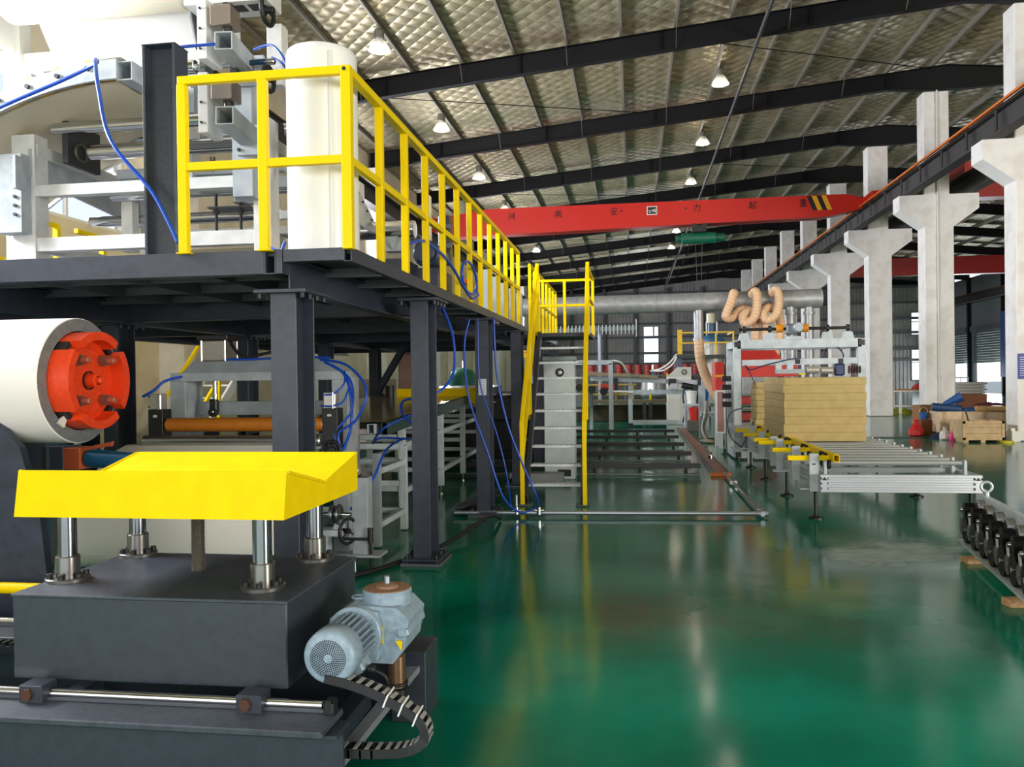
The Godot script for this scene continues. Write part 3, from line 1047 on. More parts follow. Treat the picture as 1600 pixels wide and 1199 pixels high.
func platform() -> void:
	var t := thing("platform", "dark steel platform on posts carrying the pale machine, its front edge facing the viewer", "platform", V(-4.1, 2.1, -11.6))
	var g := Geo.new()
	g.box(V(-4.12, 2.325, -11.6), V(4.86, 0.02, 13.5), Basis.IDENTITY, 0.0)
	part("deck_plate", g, paint("33373f", 0.6), t)
	g = Geo.new()   # front beam, a closed tube with its end cut open on the right
	g.hollow(V(-6.55, 2.275, -4.86), V(-2.225, 2.275, -4.86), 0.1, 0.145, 0.008)
	part("front_beam", g, steel, t)
	g = Geo.new()
	g.hollow(V(-2.185, 2.275, -4.81), V(-2.185, 2.275, -18.4), 0.075, 0.15, 0.008)
	part("open_tube_end", g, steel, t)
	g = Geo.new()
	g.box(V(-2.185, 2.275, -4.95), V(0.06, 0.13, 0.005))
	part("rusty_inside", g, paint("3a2a22", 0.8), t)
	g = Geo.new()
	g.box(V(-2.125, 2.275, -4.86), V(0.04, 0.15, 0.11))
	part("end_plate", g, steel, t)
	g = Geo.new()   # the walkway that sticks out on the right
	g.hollow(V(-2.1, 2.31, -4.85), V(-1.715, 2.31, -4.85), 0.08, 0.075, 0.005)
	part("walkway_beam", g, steel, t)
	g = Geo.new()
	g.hollow(V(-1.69, 2.305, -4.805), V(-1.69, 2.305, -18.4), 0.05, 0.085, 0.006)
	part("edge_channel", g, steel, t)
	g = Geo.new()
	g.ibeam(V(-2.1, 2.2, -4.9), V(-2.1, 2.2, -18.4), 0.12, 0.2)
	part("long_beam", g, steel, t)
	g = Geo.new()
	g.ibeam(V(-4.75, 2.2, -4.9), V(-4.75, 2.2, -18.4), 0.12, 0.2)
	part("long_beam", g, steel, t)
	g = Geo.new()
	g.ibeam(V(-6.5, 2.2, -4.9), V(-6.5, 2.2, -18.4), 0.12, 0.2)
	part("long_beam", g, steel, t)
	var k := 0
	for z in [-7.3, -9.73, -12.2, -14.7, -17.2]:
		g = Geo.new()
		g.ibeam(V(-6.5, 2.21, z), V(-1.7, 2.21, z), 0.12, 0.18)
		part("cross_beam", g, steel, t)
	for i in 18:   # flat bars stiffening the deck from below
		var z := -5.5 - 0.7 * i
		g = Geo.new()
		g.box(V(-4.1, 2.285, z), V(4.8, 0.06, 0.012), Basis.IDENTITY, 0.0)
		g.box(V(-4.1, 2.258, z), V(4.8, 0.01, 0.045), Basis.IDENTITY, 0.0)
		part("deck_stiffener", g, paint("4a4d53", 0.55), t)
	for x in [-2.75, -3.4, -4.05, -5.4, -6.0]:
		g = Geo.new()
		g.box(V(x, 2.275, -11.6), V(0.012, 0.08, 13.3), Basis.IDENTITY, 0.0)
		part("deck_stiffener", g, paint("4a4d53", 0.55), t)
	h_post("platform_post", "front dark steel post of the platform, right behind the yellow saddle", -2.165, -4.95, 2.12, 0.17)
	h_post("platform_post", "dark steel post standing free beside the blue hoses, its bolted foot in full view", -1.755, -6.72, 2.22)
	h_post("platform_post", "dark steel post with a small white notice, next to the hanging blue hoses", -1.675, -9.15, 2.22)
	h_post("platform_post", "dark steel post of the platform just left of the yellow stair", -1.65, -11.7, 2.22)
	h_post("platform_post", "dark steel post of the platform behind the stair landing", -1.65, -14.3, 2.22)
	h_post("platform_post", "last dark steel post at the far end of the platform edge", -1.65, -17.4, 2.22)
	h_post("platform_post", "dark steel post in the back row, just right of the orange chuck", -4.94, -7.3, 2.12)
	h_post("platform_post", "dark steel post in the back row seen through the pale press frame", -4.8, -9.73, 2.12)
	h_post("platform_post", "dark steel post in the back row behind the frame's right column", -4.75, -12.3, 2.12)
	h_post("platform_post", "dark steel post in the back row beside the slanted brace", -4.75, -14.8, 2.12)
	g = Geo.new()
	g.channel(V(-4.55, 1.15, -14.1), V(-3.95, 2.12, -14.1), 0.1, 0.14, 0.01, 1.0, Vector3.BACK)
	lone("slanted_brace", g, steel, "slanted dark steel brace under the platform, left of the free standing post", "brace")
	# notice on the third post
	g = Geo.new()
	g.box(V(-1.67, 1.45, -9.143), V(0.09, 0.18, 0.004), Basis.IDENTITY, 0.0)
	var nt := lone("notice", g, paint("c9ccd2", 0.6), "small white paper notice stuck on a dark platform post", "notice")
	g = Geo.new()
	for i in 7:
		g.box(V(-1.67, 1.52 - 0.022 * i, -9.14), V(0.066 - 0.012 * (i % 2), 0.004, 0.002), Basis.IDENTITY, 0.0)
	tag(part("printed_line", g, paint("85898f", 0.6), nt), "", "", "", "stuff")

	# yellow guard rails
	var r := thing("guard_rail", "yellow square tube guard rail along the front and right edge of the platform", "guard rail", V(-2.2, 2.34, -8.5))
	g = Geo.new()
	for s in [[V(-2.75, 3.4, -4.79), V(-1.65, 3.4, -4.79)]]:
		g.bar(s[0], s[1], 0.046, 0.05)
	part("front_top_rail", g, yellow, r)
	g = Geo.new()
	g.bar(V(-2.72, 2.87, -4.79), V(-1.65, 2.87, -4.79), 0.044, 0.05)
	part("front_middle_rail", g, yellow, r)
	g = Geo.new()
	g.bar(V(-1.675, 3.4, -4.765), V(-1.675, 3.4, -12.25), 0.056, 0.05)
	part("side_top_rail", g, yellow, r)
	g = Geo.new()
	g.bar(V(-1.675, 2.87, -4.79), V(-1.675, 2.87, -12.25), 0.04, 0.05)
	part("side_middle_rail", g, yellow, r)
	for x in [-2.727, -2.205]:
		g = Geo.new()
		g.box(V(x, 2.86, -4.79), V(0.055, 1.03, 0.05))
		part("post", g, yellow, r)
		g = Geo.new()
		g.box(V(x, 2.342, -4.8), V(0.09, 0.008, 0.07))
		part("foot_plate", g, yellow, r)
	g = Geo.new()
	g.box(V(-1.675, 2.877, -4.79), V(0.06, 1.09, 0.06))
	part("post", g, yellow, r)
	g = Geo.new()
	g.cyl(V(-1.68, 3.4, -4.761), V(-1.68, 3.4, -4.757), 0.012, 10)
	part("bolt_hole", g, black, r)
	for i in 12:
		g = Geo.new()
		g.box(V(-1.675, 2.86, -5.43 - 0.62 * i), V(0.05, 1.04, 0.05))
		part("post", g, yellow, r)
	r = thing("guard_rail", "yellow guard rail on the platform beyond the stair", "guard rail", V(-1.675, 2.34, -15.9))
	for y in [3.4, 2.87]:
		g = Geo.new()
		g.bar(V(-1.675, y, -13.6), V(-1.675, y, -18.3), 0.045, 0.045)
		part("rail", g, yellow, r)
	for i in 8:
		g = Geo.new()
		g.box(V(-1.675, 2.86, -13.65 - 0.66 * i), V(0.05, 1.04, 0.05))
		part("post", g, yellow, r)
	r = thing("guard_rail", "yellow guard rail along the wall side of the platform", "guard rail", V(-6.5, 2.34, -11.5))
	for y in [3.35, 2.85]:
		g = Geo.new()
		g.bar(V(-6.5, y, -9.0), V(-6.5, y, -18.3), 0.05, 0.05)
		part("rail", g, yellow, r)
		g = Geo.new()
		g.bar(V(-6.5, y, -4.9), V(-6.5, y, -8.7), 0.05, 0.05)
		part("rail", g, yellow, r)
	for z in [-4.95, -6.8, -8.67, -9.5, -11.4, -13.3, -15.2, -17.1]:
		g = Geo.new()
		g.box(V(-6.5, 2.85, z), V(0.06, 1.02, 0.06))
		part("post", g, yellow, r)

	# cable runs and hoses under the platform edge
	var hoses := [
		["blue air hose hanging in a bow beside the free standing post", [V(-1.72, 2.24, -7.35), V(-1.6, 1.95, -7.3), V(-1.58, 1.62, -7.25), V(-1.66, 1.45, -7.1), V(-1.8, 1.38, -7.0)], 0.012],
		["left long blue hose dropping from the platform to the floor pipe", [V(-1.78, 2.2, -9.0), V(-1.83, 1.9, -8.95), V(-1.78, 1.35, -8.9), V(-1.58, 0.75, -8.9), V(-1.42, 0.25, -8.95), V(-1.25, 0.06, -9.1), V(-1.08, 0.1, -9.15)], 0.012],
		["middle long blue hose running down past the white notice", [V(-1.68, 2.2, -8.97), V(-1.66, 1.5, -8.95), V(-1.5, 1.0, -8.95), V(-1.4, 0.6, -8.96), V(-1.36, 0.3, -9.0), V(-1.35, 0.12, -9.1), V(-1.3, 0.06, -9.16)], 0.008],
		["right long blue hose falling from the platform to the pipe fittings", [V(-1.5, 2.2, -8.95), V(-1.47, 1.6, -8.93), V(-1.36, 1.05, -8.93), V(-1.2, 0.6, -8.96), V(-1.06, 0.25, -9.0), V(-1.06, 0.1, -9.15), V(-1.1, 0.06, -9.2)], 0.012],
		["blue hose coiled in a loop on the platform edge", [V(-1.72, 2.6, -6.3), V(-1.68, 2.68, -6.7), V(-1.64, 2.6, -7.4), V(-1.63, 2.42, -8.1), V(-1.63, 2.45, -8.6), V(-1.63, 2.62, -8.62), V(-1.63, 2.72, -8.3), V(-1.63, 2.66, -7.95), V(-1.63, 2.48, -7.95), V(-1.63, 2.37, -8.35), V(-1.63, 2.44, -8.75), V(-1.7, 2.5, -8.9)], 0.014],
	]
	for h in hoses:
		g = Geo.new()
		g.tube(curve(h[1], 8), h[2], 8)
		lone("air_hose", g, bluehose, h[0], "hose", "")

# ---------------------------------------------------------------- the machine on the platform
func rim_plate(g: Geo, c: Vector3, w: float, h: float, t: float) -> void:
	g.box(c, V(w, h, t))

func deck_machine() -> void:
	var g := Geo.new()
	# tall wrapped roll standing at the railing
	var r := thing("wrapped_roll", "tall white film wrapped roll standing at the platform's front corner", "roll", V(-1.97, 2.34, -5.16))
	g.lathe(V(-1.97, 2.34, -5.16), Vector3.UP, [[0, 0], [0.222, 0.0], [0.226, 0.02], [0.226, 1.28], [0.216, 1.31], [0.19, 1.325], [0, 1.325]], 44)
	part("film", g, paint("e9ebec", 0.22), r)
	g = Geo.new()
	g.prism([V(-1.86, 2.36, -4.97), V(-1.84, 2.36, -4.975), V(-1.84, 3.6, -4.975), V(-1.86, 3.6, -4.97)], V(0.01, 0, 0.012))
	part("wrap_edge", g, paint("d3d7da", 0.3), r)

	# dark channel post with the web facing the viewer
	var p := thing("channel_post", "dark steel H column standing on the platform beside the yellow rail", "column", V(-2.98, 2.34, -5.03))
	g = Geo.new()
	g.ibeam(V(-2.98, 2.36, -5.03), V(-2.98, 3.71, -5.03), 0.16, 0.225, 0.018, 0.012, Vector3.RIGHT)
	part("shaft", g, grain(["343842", "383d48", "3d424e", "373c46"], 1.5, 0.3, 0.0, 0.03, 61), p)
	g = Geo.new()
	g.box(V(-2.98, 2.352, -5.03), V(0.27, 0.02, 0.2))
	part("base_plate", g, steel, p)
	g = Geo.new()
	g.box(V(-2.98, 3.712, -5.03), V(0.235, 0.008, 0.165))
	part("top_plate", g, steel, p)

	var lt := grain(["c7c9c6", "d3d4d1", "dcdcd8"], 0.8, 0.4, 0.0, 0.01, 63)
	var grey := grain(["9ba3a9", "a8b0b5", "b3babd"], 0.8, 0.42, 0.0, 0.01, 65)
	var m := thing("coating_frame", "pale grey welded machine frame with rollers on the platform, left of the wrapped roll", "machine", V(-3.85, 2.34, -6.8))
	# four uprights
	for z in [-6.1, -8.2]:
		g = Geo.new()
		g.box(V(-4.8, 2.94, z), V(0.2, 1.2, 0.16))
		part("upright", g, lt, m)
		g = Geo.new()
		g.box(V(-2.79, 2.95, z), V(0.14, 1.22, 0.16))
		part("upright", g, lt, m)
	g = Geo.new()
	g.box(V(-4.84, 3.05, -5.98), V(0.22, 0.62, 0.14))
	g.box(V(-4.735, 3.2, -5.9), V(0.03, 0.26, 0.12))
	part("joint_block", g, grey, m)
	for y in [3.32, 3.25, 3.18, 3.02, 2.95, 2.88]:
		g = Geo.new()
		bolts(g, [V(-4.78, y, -5.905)], V(0, 0, 1), 0.014, 0.014)
		part("bolt", g, black, m)
	g = Geo.new()   # upper right column with the head block
	g.box(V(-2.87, 3.36, -6.0), V(0.16, 0.86, 0.26))
	part("column_sleeve", g, grey, m)
	# front and rear rails
	for q in [[3.09, -6.08, 0.09], [2.66, -6.08, 0.11], [3.05, -8.2, 0.1], [2.62, -8.2, 0.11], [2.46, -7.2, 0.12]]:
		g = Geo.new()
		g.bar(V(-4.72, q[0], q[1]), V(-2.86, q[0], q[1]), 0.09, q[2])
		part("cross_rail", g, lt, m)
	g = Geo.new()
	g.box(V(-4.19, 2.86, -6.5), V(0.1, 0.42, 0.1))
	part("middle_post", g, lt, m)
	for y in [2.97, 2.84]:
		g = Geo.new()
		g.bar(V(-4.1, y, -6.8), V(-2.9, y, -6.8), 0.08, 0.07)
		part("inner_rail", g, lt, m)
	for x in [-4.72, -2.8]:   # side rails going back
		for y in [3.42, 2.66]:
			g = Geo.new()
			g.bar(V(x, y, -6.05), V(x, y - 0.02, -8.3), 0.05, 0.1)
			part("side_rail", g, lt, m)
	g = Geo.new()   # angle ledge on the left running back
	g.prism([V(-4.74, 3.42, -6.0), V(-4.74, 3.42, -8.0), V(-4.74, 3.0, -8.0), V(-4.74, 3.2, -6.0)], V(0.02, 0, 0))
	part("side_sheet", g, grey, m)
	# rollers between the cheeks
	for q in [[3.61, -6.15, 0.05], [3.45, -6.3, 0.062], [3.23, -6.9, 0.05], [2.94, -6.6, 0.045], [3.74, -6.9, 0.05]]:
		g = Geo.new()
		g.rod(V(-4.62 + (0.22 if q[2] > 0.06 else 0.0), q[0], q[1]), V(-2.9, q[0], q[1]), q[2], 24)
		part("guide_roller", g, chrome, m)
	for x in [-4.52, -2.86]:
		g = Geo.new()
		g.box(V(x, 3.5, -6.35), V(0.05, 0.34, 0.42))
		part("bearing_cheek", g, paint("26282c", 0.5), m)
		g = Geo.new()
		g.torus(V(x + 0.03, 3.45, -6.3), Vector3.RIGHT, 0.07, 0.015, 20, 6)
		part("bearing_ring", g, paint("5b5750", 0.4, 0.6), m)
	g = Geo.new()
	g.box(V(-3.6, 3.33, -6.6), V(1.5, 0.08, 0.08))
	part("doctor_beam", g, grey, m)
	g = Geo.new()
	g.box(V(-3.55, 3.24, -6.75), V(1.4, 0.1, 0.1))
	part("doctor_beam", g, grey, m)
	for x in [-3.95, -3.45, -3.1]:
		g = Geo.new()
		g.cyl(V(x, 3.3, -6.52), V(x, 3.42, -6.52), 0.012, 8)
		g.cyl(V(x, 3.37, -6.52), V(x, 3.42, -6.52), 0.022, 8)
		part("set_screw", g, chrome, m)
	g = Geo.new()   # black slotted bar
	g.box(V(-3.3, 3.42, -6.2), V(0.9, 0.05, 0.02))
	part("slot_bar", g, paint("2c2c2d", 0.5), m)
	# worm gear box hanging at the right
	g = Geo.new()
	g.box(V(-3.1, 3.09, -6.35), V(0.13, 0.22, 0.12), Basis.IDENTITY, 0.01)
	var wg := part("worm_gearbox", g, paint("a9a9a8", 0.35, 0.6), m)
	g = Geo.new()
	g.cyl(V(-3.1, 3.15, -6.29), V(-3.1, 3.15, -6.28), 0.036, 20)
	part("shaft_bore", g, black, wg)
	for i in 4:
		g = Geo.new()
		g.box(V(-3.13 + 0.02 * i, 3.03, -6.285), V(0.007, 0.07, 0.012))
		part("cooling_fin", g, paint("8f8f90", 0.35, 0.6), wg)
	g = Geo.new()
	g.box(V(-3.2, 2.95, -6.38), V(0.36, 0.012, 0.2))
	part("shelf_plate", g, paint("55585c", 0.4, 0.5), m)
	for x in [-3.31, -3.1, -2.98]:
		g = Geo.new()
		g.cyl(V(x, 2.72, -6.3), V(x, 3.06 if x < -3.2 else 2.98, -6.3), 0.012, 10)
		bolts(g, [V(x, 2.9, -6.3)], V(0, 1, 0), 0.024, 0.03)
		part("jack_screw", g, black, m)

	# arched guide with yellow rollers
	var a := thing("arched_guide", "white arched web guide with yellow strips sloping up at the top left", "web guide", V(-4.3, 3.4, -6.4))
	var upper := []
	var lower := []
	for i in 15:
		var f := i / 14.0
		var x := lerpf(-5.5, -3.77, f)
		var y := 3.955 - 0.345 * pow((1.0 - f) * 1.3, 2.0) - 0.02 * (1.0 - f)
		upper.append(V(x, y, -5.7))
		lower.append(V(x, y - 0.145, -5.7))
	for z in [0.0, -1.5]:
		g = Geo.new()
		for i in 14:
			var o := V(0, 0, z)
			g.prism([lower[i] + o, lower[i + 1] + o, upper[i + 1] + o, upper[i] + o], V(0, 0, -0.03))
		part("arch_plate", g, grey if z == 0.0 else lt, a)
	for i in [2, 4, 6, 8, 10, 12]:
		g = Geo.new()
		var c: Vector3 = upper[i]
		g.rod(c + V(0, -0.02, -0.03), c + V(0, -0.02, -1.5), 0.05, 16)
		part("yellow_roller", g, paint("e8c31c", 0.4), a)
		g = Geo.new()
		g.cyl(c + V(0.02, -0.05, 0.0), c + V(0.02, -0.05, 0.02), 0.018, 8)
		part("axle_bolt", g, paint("3a3a3c", 0.4, 0.5), a)
	g = Geo.new()
	for i in 14:
		var o := V(0, 0.035, -0.06)
		g.quad(upper[i] + o, upper[i + 1] + o, upper[i + 1] + o + V(0, 0, -1.38), upper[i] + o + V(0, 0, -1.38))
		o.y = 0.03
		g.quad(upper[i] + o + V(0, 0, -1.38), upper[i + 1] + o + V(0, 0, -1.38), upper[i + 1] + o, upper[i] + o)
	part("film_web", g, paint("efece2", 0.35), a)
	g = Geo.new()   # pan under the arch
	for i in 14:
		var o := V(0, -0.02, -0.03)
		g.quad(lower[i] + o + V(0, 0, -1.4), lower[i + 1] + o + V(0, 0, -1.4), lower[i + 1] + o, lower[i] + o)
		o.y = -0.01
		g.quad(lower[i] + o, lower[i + 1] + o, lower[i + 1] + o + V(0, 0, -1.4), lower[i] + o + V(0, 0, -1.4))
	part("pan", g, paint("d6c9ad", 0.5), a)
	g = Geo.new()
	g.hollow(V(-3.72, 3.87, -5.72), V(-3.72, 3.87, -6.4), 0.13, 0.14, 0.008)
	part("end_tube", g, grey, a)
	g = Geo.new()
	g.box(V(-3.62, 3.86, -6.42), V(0.16, 0.2, 0.05))
	part("end_flange", g, grey, a)

	# upright carrying the big film roll
	g = Geo.new()
	g.box(V(-3.72, 3.9, -6.6), V(0.16, 1.5, 0.14))
	var up := thing("roll_stand", "white roll stand rising behind the dark H column, carrying the film roll", "stand", V(-3.72, 2.34, -6.6))
	part("upright", g, white_paint, up)
	g = Geo.new()
	g.box(V(-5.3, 3.6, -6.6), V(0.16, 2.2, 0.14))
	part("upright", g, white_paint, up)
	g = Geo.new()
	g.box(V(-4.5, 4.36, -6.62), V(2.0, 0.12, 0.12))
	part("cross_beam", g, white_paint, up)
	for x in [-5.3, -3.3]:
		g = Geo.new()
		g.box(V(x, 4.62, -6.25), V(0.05, 0.4, 0.9))
		part("roll_arm", g, white_paint, up)
	g = Geo.new()
	g.cyl(V(-3.3, 4.45, -5.95), V(-3.18, 4.05, -5.85), 0.035, 12)
	part("brake_lever", g, black, up)
	var fr := thing("film_roll", "cream film roll lying across the top of the machine, cut by the picture's top edge", "roll", V(-4.1, 4.42, -6.0))
	g = Geo.new()
	g.rod(V(-4.9, 4.66, -6.0), V(-3.37, 4.66, -6.0), 0.235, 40, 0.02)
	part("film", g, paint("efe9d2", 0.35), fr)
	g = Geo.new()
	g.cyl(V(-5.28, 4.66, -6.0), V(-3.28, 4.66, -6.0), 0.05, 16)
	part("shaft", g, chrome, fr)
	var film := paint("d9d7d6", 0.3)
	film = film.duplicate()
	film.backlight_enabled = true
	film.backlight = Color(0.3, 0.3, 0.3)
	g = Geo.new()
	var prof := [V(0, 4.45, -6.1), V(0, 4.25, -6.25), V(0, 4.05, -6.4), V(0, 3.95, -6.9)]
	for i in 3:
		var b0: Vector3 = prof[i]
		var b1: Vector3 = prof[i + 1]
		g.quad(b0 + V(-4.7, 0, 0), b1 + V(-4.7, 0, 0), b1 + V(-3.42, 0, 0), b0 + V(-3.42, 0, 0))
		g.quad(b0 + V(-3.42, 0, -0.003), b1 + V(-3.42, 0, -0.003), b1 + V(-4.7, 0, -0.003), b0 + V(-4.7, 0, -0.003))
	part("hanging_film", g, film, fr)

	# head with hand wheels, screw blocks and square arms above the right upright
	var hd := thing("tension_head", "pale tension unit with handwheels and square arms above the yellow rail", "machine", V(-2.75, 2.34, -5.9))
	g = Geo.new()
	g.box(V(-2.83, 4.36, -5.68), V(0.62, 0.26, 0.26))
	part("head_box", g, lt, hd)
	g = Geo.new()
	g.box(V(-2.78, 4.229, -5.66), V(0.12, 0.006, 0.1))
	part("vent_slot", g, black, hd)
	g = Geo.new()
	g.box(V(-2.63, 4.229, -5.66), V(0.12, 0.006, 0.1))
	part("vent_slot", g, black, hd)
	for q in [[4.09, 0.184], [3.577, 0.184]]:
		var y: float = q[0]
		g = Geo.new()
		g.box(V(-2.985 + q[1], y, -5.5), V(0.15, 0.14, 0.16), Basis.IDENTITY, 0.006)
		part("screw_block", g, paint("a79c90", 0.3, 0.7), hd)
		g = Geo.new()
		g.rod(V(-2.97 + q[1], y - 0.12, -5.5), V(-2.97 + q[1], y - 0.07, -5.5), 0.035, 16)
		part("screw_nut", g, paint("4c4846", 0.3, 0.6), hd)
		g = Geo.new()
		g.rod(V(-2.97 + q[1], y + 0.07, -5.5), V(-2.97 + q[1], y + 0.1, -5.5), 0.045, 16)
		part("screw_nut", g, paint("4c4846", 0.3, 0.6), hd)
		g = Geo.new()
		g.box(V(-3.13 + q[1], y - 0.08, -5.55), V(0.07, 0.42, 0.22))
		part("clamp_plate", g, lt, hd)
		for dy in [-0.22, -0.08, 0.06]:
			g = Geo.new()
			bolts(g, [V(-3.14 + q[1], y + dy, -5.44)], V(0, 0, 1), 0.009, 0.01)
			part("bolt", g, black, hd)
		g = Geo.new()
		g.hollow(V(-2.94 + q[1], y - 0.2, -5.38), V(-3.0 + q[1], y - 0.22, -6.0), 0.125, 0.125, 0.008)
		part("square_arm", g, grey, hd)
		g = Geo.new()
		g.box(V(-2.97 + q[1], y - 0.24, -5.85), V(0.22, 0.22, 0.03))
		part("arm_flange", g, grey, hd)
		for s in [[-0.09, 0.06], [0.09, 0.06], [-0.09, -0.07], [0.09, -0.07]]:
			g = Geo.new()
			bolts(g, [V(-2.97 + q[1] + s[0], y - 0.24 + s[1], -5.835)], V(0, 0, 1), 0.014, 0.014)
			part("bolt", g, black, hd)
	g = Geo.new()   # cross shaft in pillow blocks
	g.rod(V(-3.4, 3.87, -5.75), V(-2.55, 3.87, -5.75), 0.024, 16)
	part("cross_shaft", g, chrome, hd)
	for x in [-3.08, -2.84]:
		g = Geo.new()
		g.rod(V(x - 0.025, 3.87, -5.75), V(x + 0.025, 3.87, -5.75), 0.062, 20)
		g.box(V(x, 3.8, -5.75), V(0.05, 0.06, 0.14))
		part("pillow_block", g, paint("3c3f3c", 0.5), hd)
	g = Geo.new()
	g.rod(V(-3.24, 3.87, -5.75), V(-3.16, 3.87, -5.75), 0.05, 20)
	part("collar", g, chrome, hd)
	g = Geo.new()
	g.rod(V(-2.755, 3.86, -5.72), V(-2.73, 3.86, -5.72), 0.088, 28)
	part("disc", g, paint("8d8d80", 0.35, 0.5), hd)
	g = Geo.new()
	g.rod(V(-2.73, 3.86, -5.72), V(-2.61, 3.86, -5.72), 0.02, 14)
	part("spindle", g, paint("1d3f58", 0.35, 0.4), hd)
	for q in [[V(-2.56, 4.2, -5.66), 0.1], [V(-2.558, 3.71, -5.66), 0.085]]:
		g = Geo.new()
		var c: Vector3 = q[0]
		g.torus(c, Vector3.RIGHT, q[1], 0.018, 28, 8)
		g.rod(c - V(0.03, 0, 0), c + V(0.05, 0, 0), 0.025, 14)
		for i in 3:
			var ang := TAU * i / 3.0 + 0.4
			g.bar(c, c + V(0, cos(ang), sin(ang)) * q[1], 0.022, 0.012, Vector3.RIGHT)
		part("handwheel", g, black, hd)
	g = Geo.new()
	g.box(V(-2.66, 4.02, -6.05), V(0.12, 0.46, 0.12))
	part("mast", g, lt, hd)
	# bolted plate tower right of it
	g = Geo.new()
	g.box(V(-2.53, 3.55, -6.2), V(0.08, 1.1, 0.2))
	part("tower_plate", g, grey, hd)
	for y in [3.95, 3.55, 3.5, 3.38, 3.33]:
		g = Geo.new()
		g.cyl(V(-2.56, y, -6.09), V(-2.56, y, -6.06), 0.02, 10)
		part("cap_screw", g, paint("3a3d42", 0.35, 0.5), hd)
	g = Geo.new()
	g.box(V(-2.53, 2.7, -6.2), V(0.1, 0.7, 0.14))
	part("tower_foot", g, grey, hd)
	g = Geo.new()
	g.tube(curve([V(-2.53, 3.24, -6.05), V(-2.53, 3.2, -6.02), V(-2.52, 3.12, -6.0)], 4), 0.02, 8)
	g.rod(V(-2.53, 3.2, -6.02), V(-2.45, 3.2, -6.02), 0.018, 10)
	part("air_fitting", g, black, hd)

	# blue hoses of the machine
	var list := [
		["thick blue hose running along the arched guide and down past the H column", [V(-5.4, 3.3, -5.6), V(-4.7, 3.56, -5.55), V(-4.1, 3.76, -5.55), V(-3.8, 3.84, -5.5), V(-3.66, 3.78, -5.3), V(-3.5, 3.5, -5.1), V(-3.3, 3.1, -4.93), V(-3.0, 2.75, -4.9), V(-2.8, 2.42, -4.84)], 0.013],
		["blue hoses arching from the tension unit down behind the wrapped roll", [V(-2.78, 4.03, -5.9), V(-2.62, 4.03, -5.85), V(-2.5, 3.9, -5.8), V(-2.42, 3.7, -5.75), V(-2.36, 3.45, -5.75)], 0.01],
		["second blue hose bowing from the tension unit beside the handwheel", [V(-2.66, 3.98, -5.95), V(-2.53, 3.88, -5.88), V(-2.46, 3.7, -5.85), V(-2.44, 3.5, -5.85), V(-2.47, 3.25, -6.0)], 0.01],
		["blue hose hanging straight down along the bolted tower plate", [V(-2.46, 3.85, -6.05), V(-2.45, 3.6, -6.02), V(-2.5, 3.4, -6.0), V(-2.53, 3.22, -6.0)], 0.014],
		["blue hose under the air fitting on the tower, curling behind the wrapped roll", [V(-2.55, 3.05, -5.95), V(-2.48, 3.08, -5.95), V(-2.42, 2.95, -5.9), V(-2.38, 2.8, -5.8)], 0.01],
		["short blue hose at deck level between rail post and wrapped roll", [V(-2.55, 2.5, -5.6), V(-2.45, 2.46, -5.5), V(-2.38, 2.42, -5.4), V(-2.34, 2.5, -5.4)], 0.01],
		["pale blue hose resting on top of the dark H column", [V(-3.25, 3.82, -5.3), V(-3.22, 3.76, -5.2), V(-3.1, 3.73, -5.1), V(-2.9, 3.745, -5.1), V(-2.72, 3.79, -5.2)], 0.01],
	]
	for h in list:
		g = Geo.new()
		g.tube(curve(h[1], 8), h[2], 8)
		lone("air_hose", g, bluehose, h[0], "hose")

	# further units along the platform behind the wrapped roll
	var u := thing("embossing_unit", "pale roller unit with a bright steel drum behind the wrapped roll", "machine", V(-3.3, 2.34, -7.6))
	for x in [-2.55, -4.6]:
		g = Geo.new()
		g.prism([V(x, 2.36, -7.3), V(x, 3.4, -7.3), V(x, 3.3, -7.5), V(x, 3.08, -8.0), V(x, 2.95, -8.0), V(x, 3.0, -7.5), V(x, 2.36, -7.45)], V(0.04, 0, 0))
		part("side_plate", g, grey, u)
	for i in 4:
		g = Geo.new()
		bolts(g, [V(-2.5, 3.28 - 0.06 * i, -7.42 - 0.13 * i)], V(1, 0, 0), 0.012, 0.01)
		part("bolt", g, black, u)
	g = Geo.new()
	g.rod(V(-4.5, 2.98, -7.75), V(-2.05, 2.98, -7.75), 0.085, 28)
	part("steel_drum", g, chrome, u)
	g = Geo.new()
	g.rod(V(-4.5, 2.72, -7.5), V(-2.6, 2.72, -7.5), 0.1, 28)
	part("lower_drum", g, paint("9a9a98", 0.3, 0.8), u)
	g = Geo.new()
	g.box(V(-2.2, 2.81, -7.6), V(0.17, 0.13, 0.14))
	g.prism([V(-2.3, 2.88, -7.52), V(-2.15, 2.88, -7.52), V(-2.2, 2.76, -7.52)], V(0, 0, 0.01))
	part("bearing_box", g, grey, u)
	g = Geo.new()
	g.box(V(-2.3, 2.5, -7.6), V(0.5, 0.3, 0.5))
	part("motor_plinth", g, paint("2f3746", 0.45), u)
	g = Geo.new()
	g.box(V(-1.98, 2.9, -8.0), V(0.05, 0.9, 0.08))
	part("pale_strut", g, lt, u)
	var mo := thing("gear_motor_pack", "dark blue gear motors standing on the platform behind the rail posts", "motor", V(-1.95, 2.34, -7.9))
	g = Geo.new()
	g.rod(V(-1.95, 2.75, -7.75), V(-1.95, 2.75, -8.2), 0.13, 24, 0.015)
	g.rod(V(-1.95, 2.75, -7.68), V(-1.95, 2.75, -7.75), 0.1, 24, 0.01)
	part("motor_body", g, paint("22304c", 0.4), mo)
	g = Geo.new()
	g.box(V(-1.97, 2.47, -7.95), V(0.34, 0.26, 0.6), Basis.IDENTITY, 0.015)
	part("gear_case", g, paint("222d42", 0.4), mo)
	g = Geo.new()
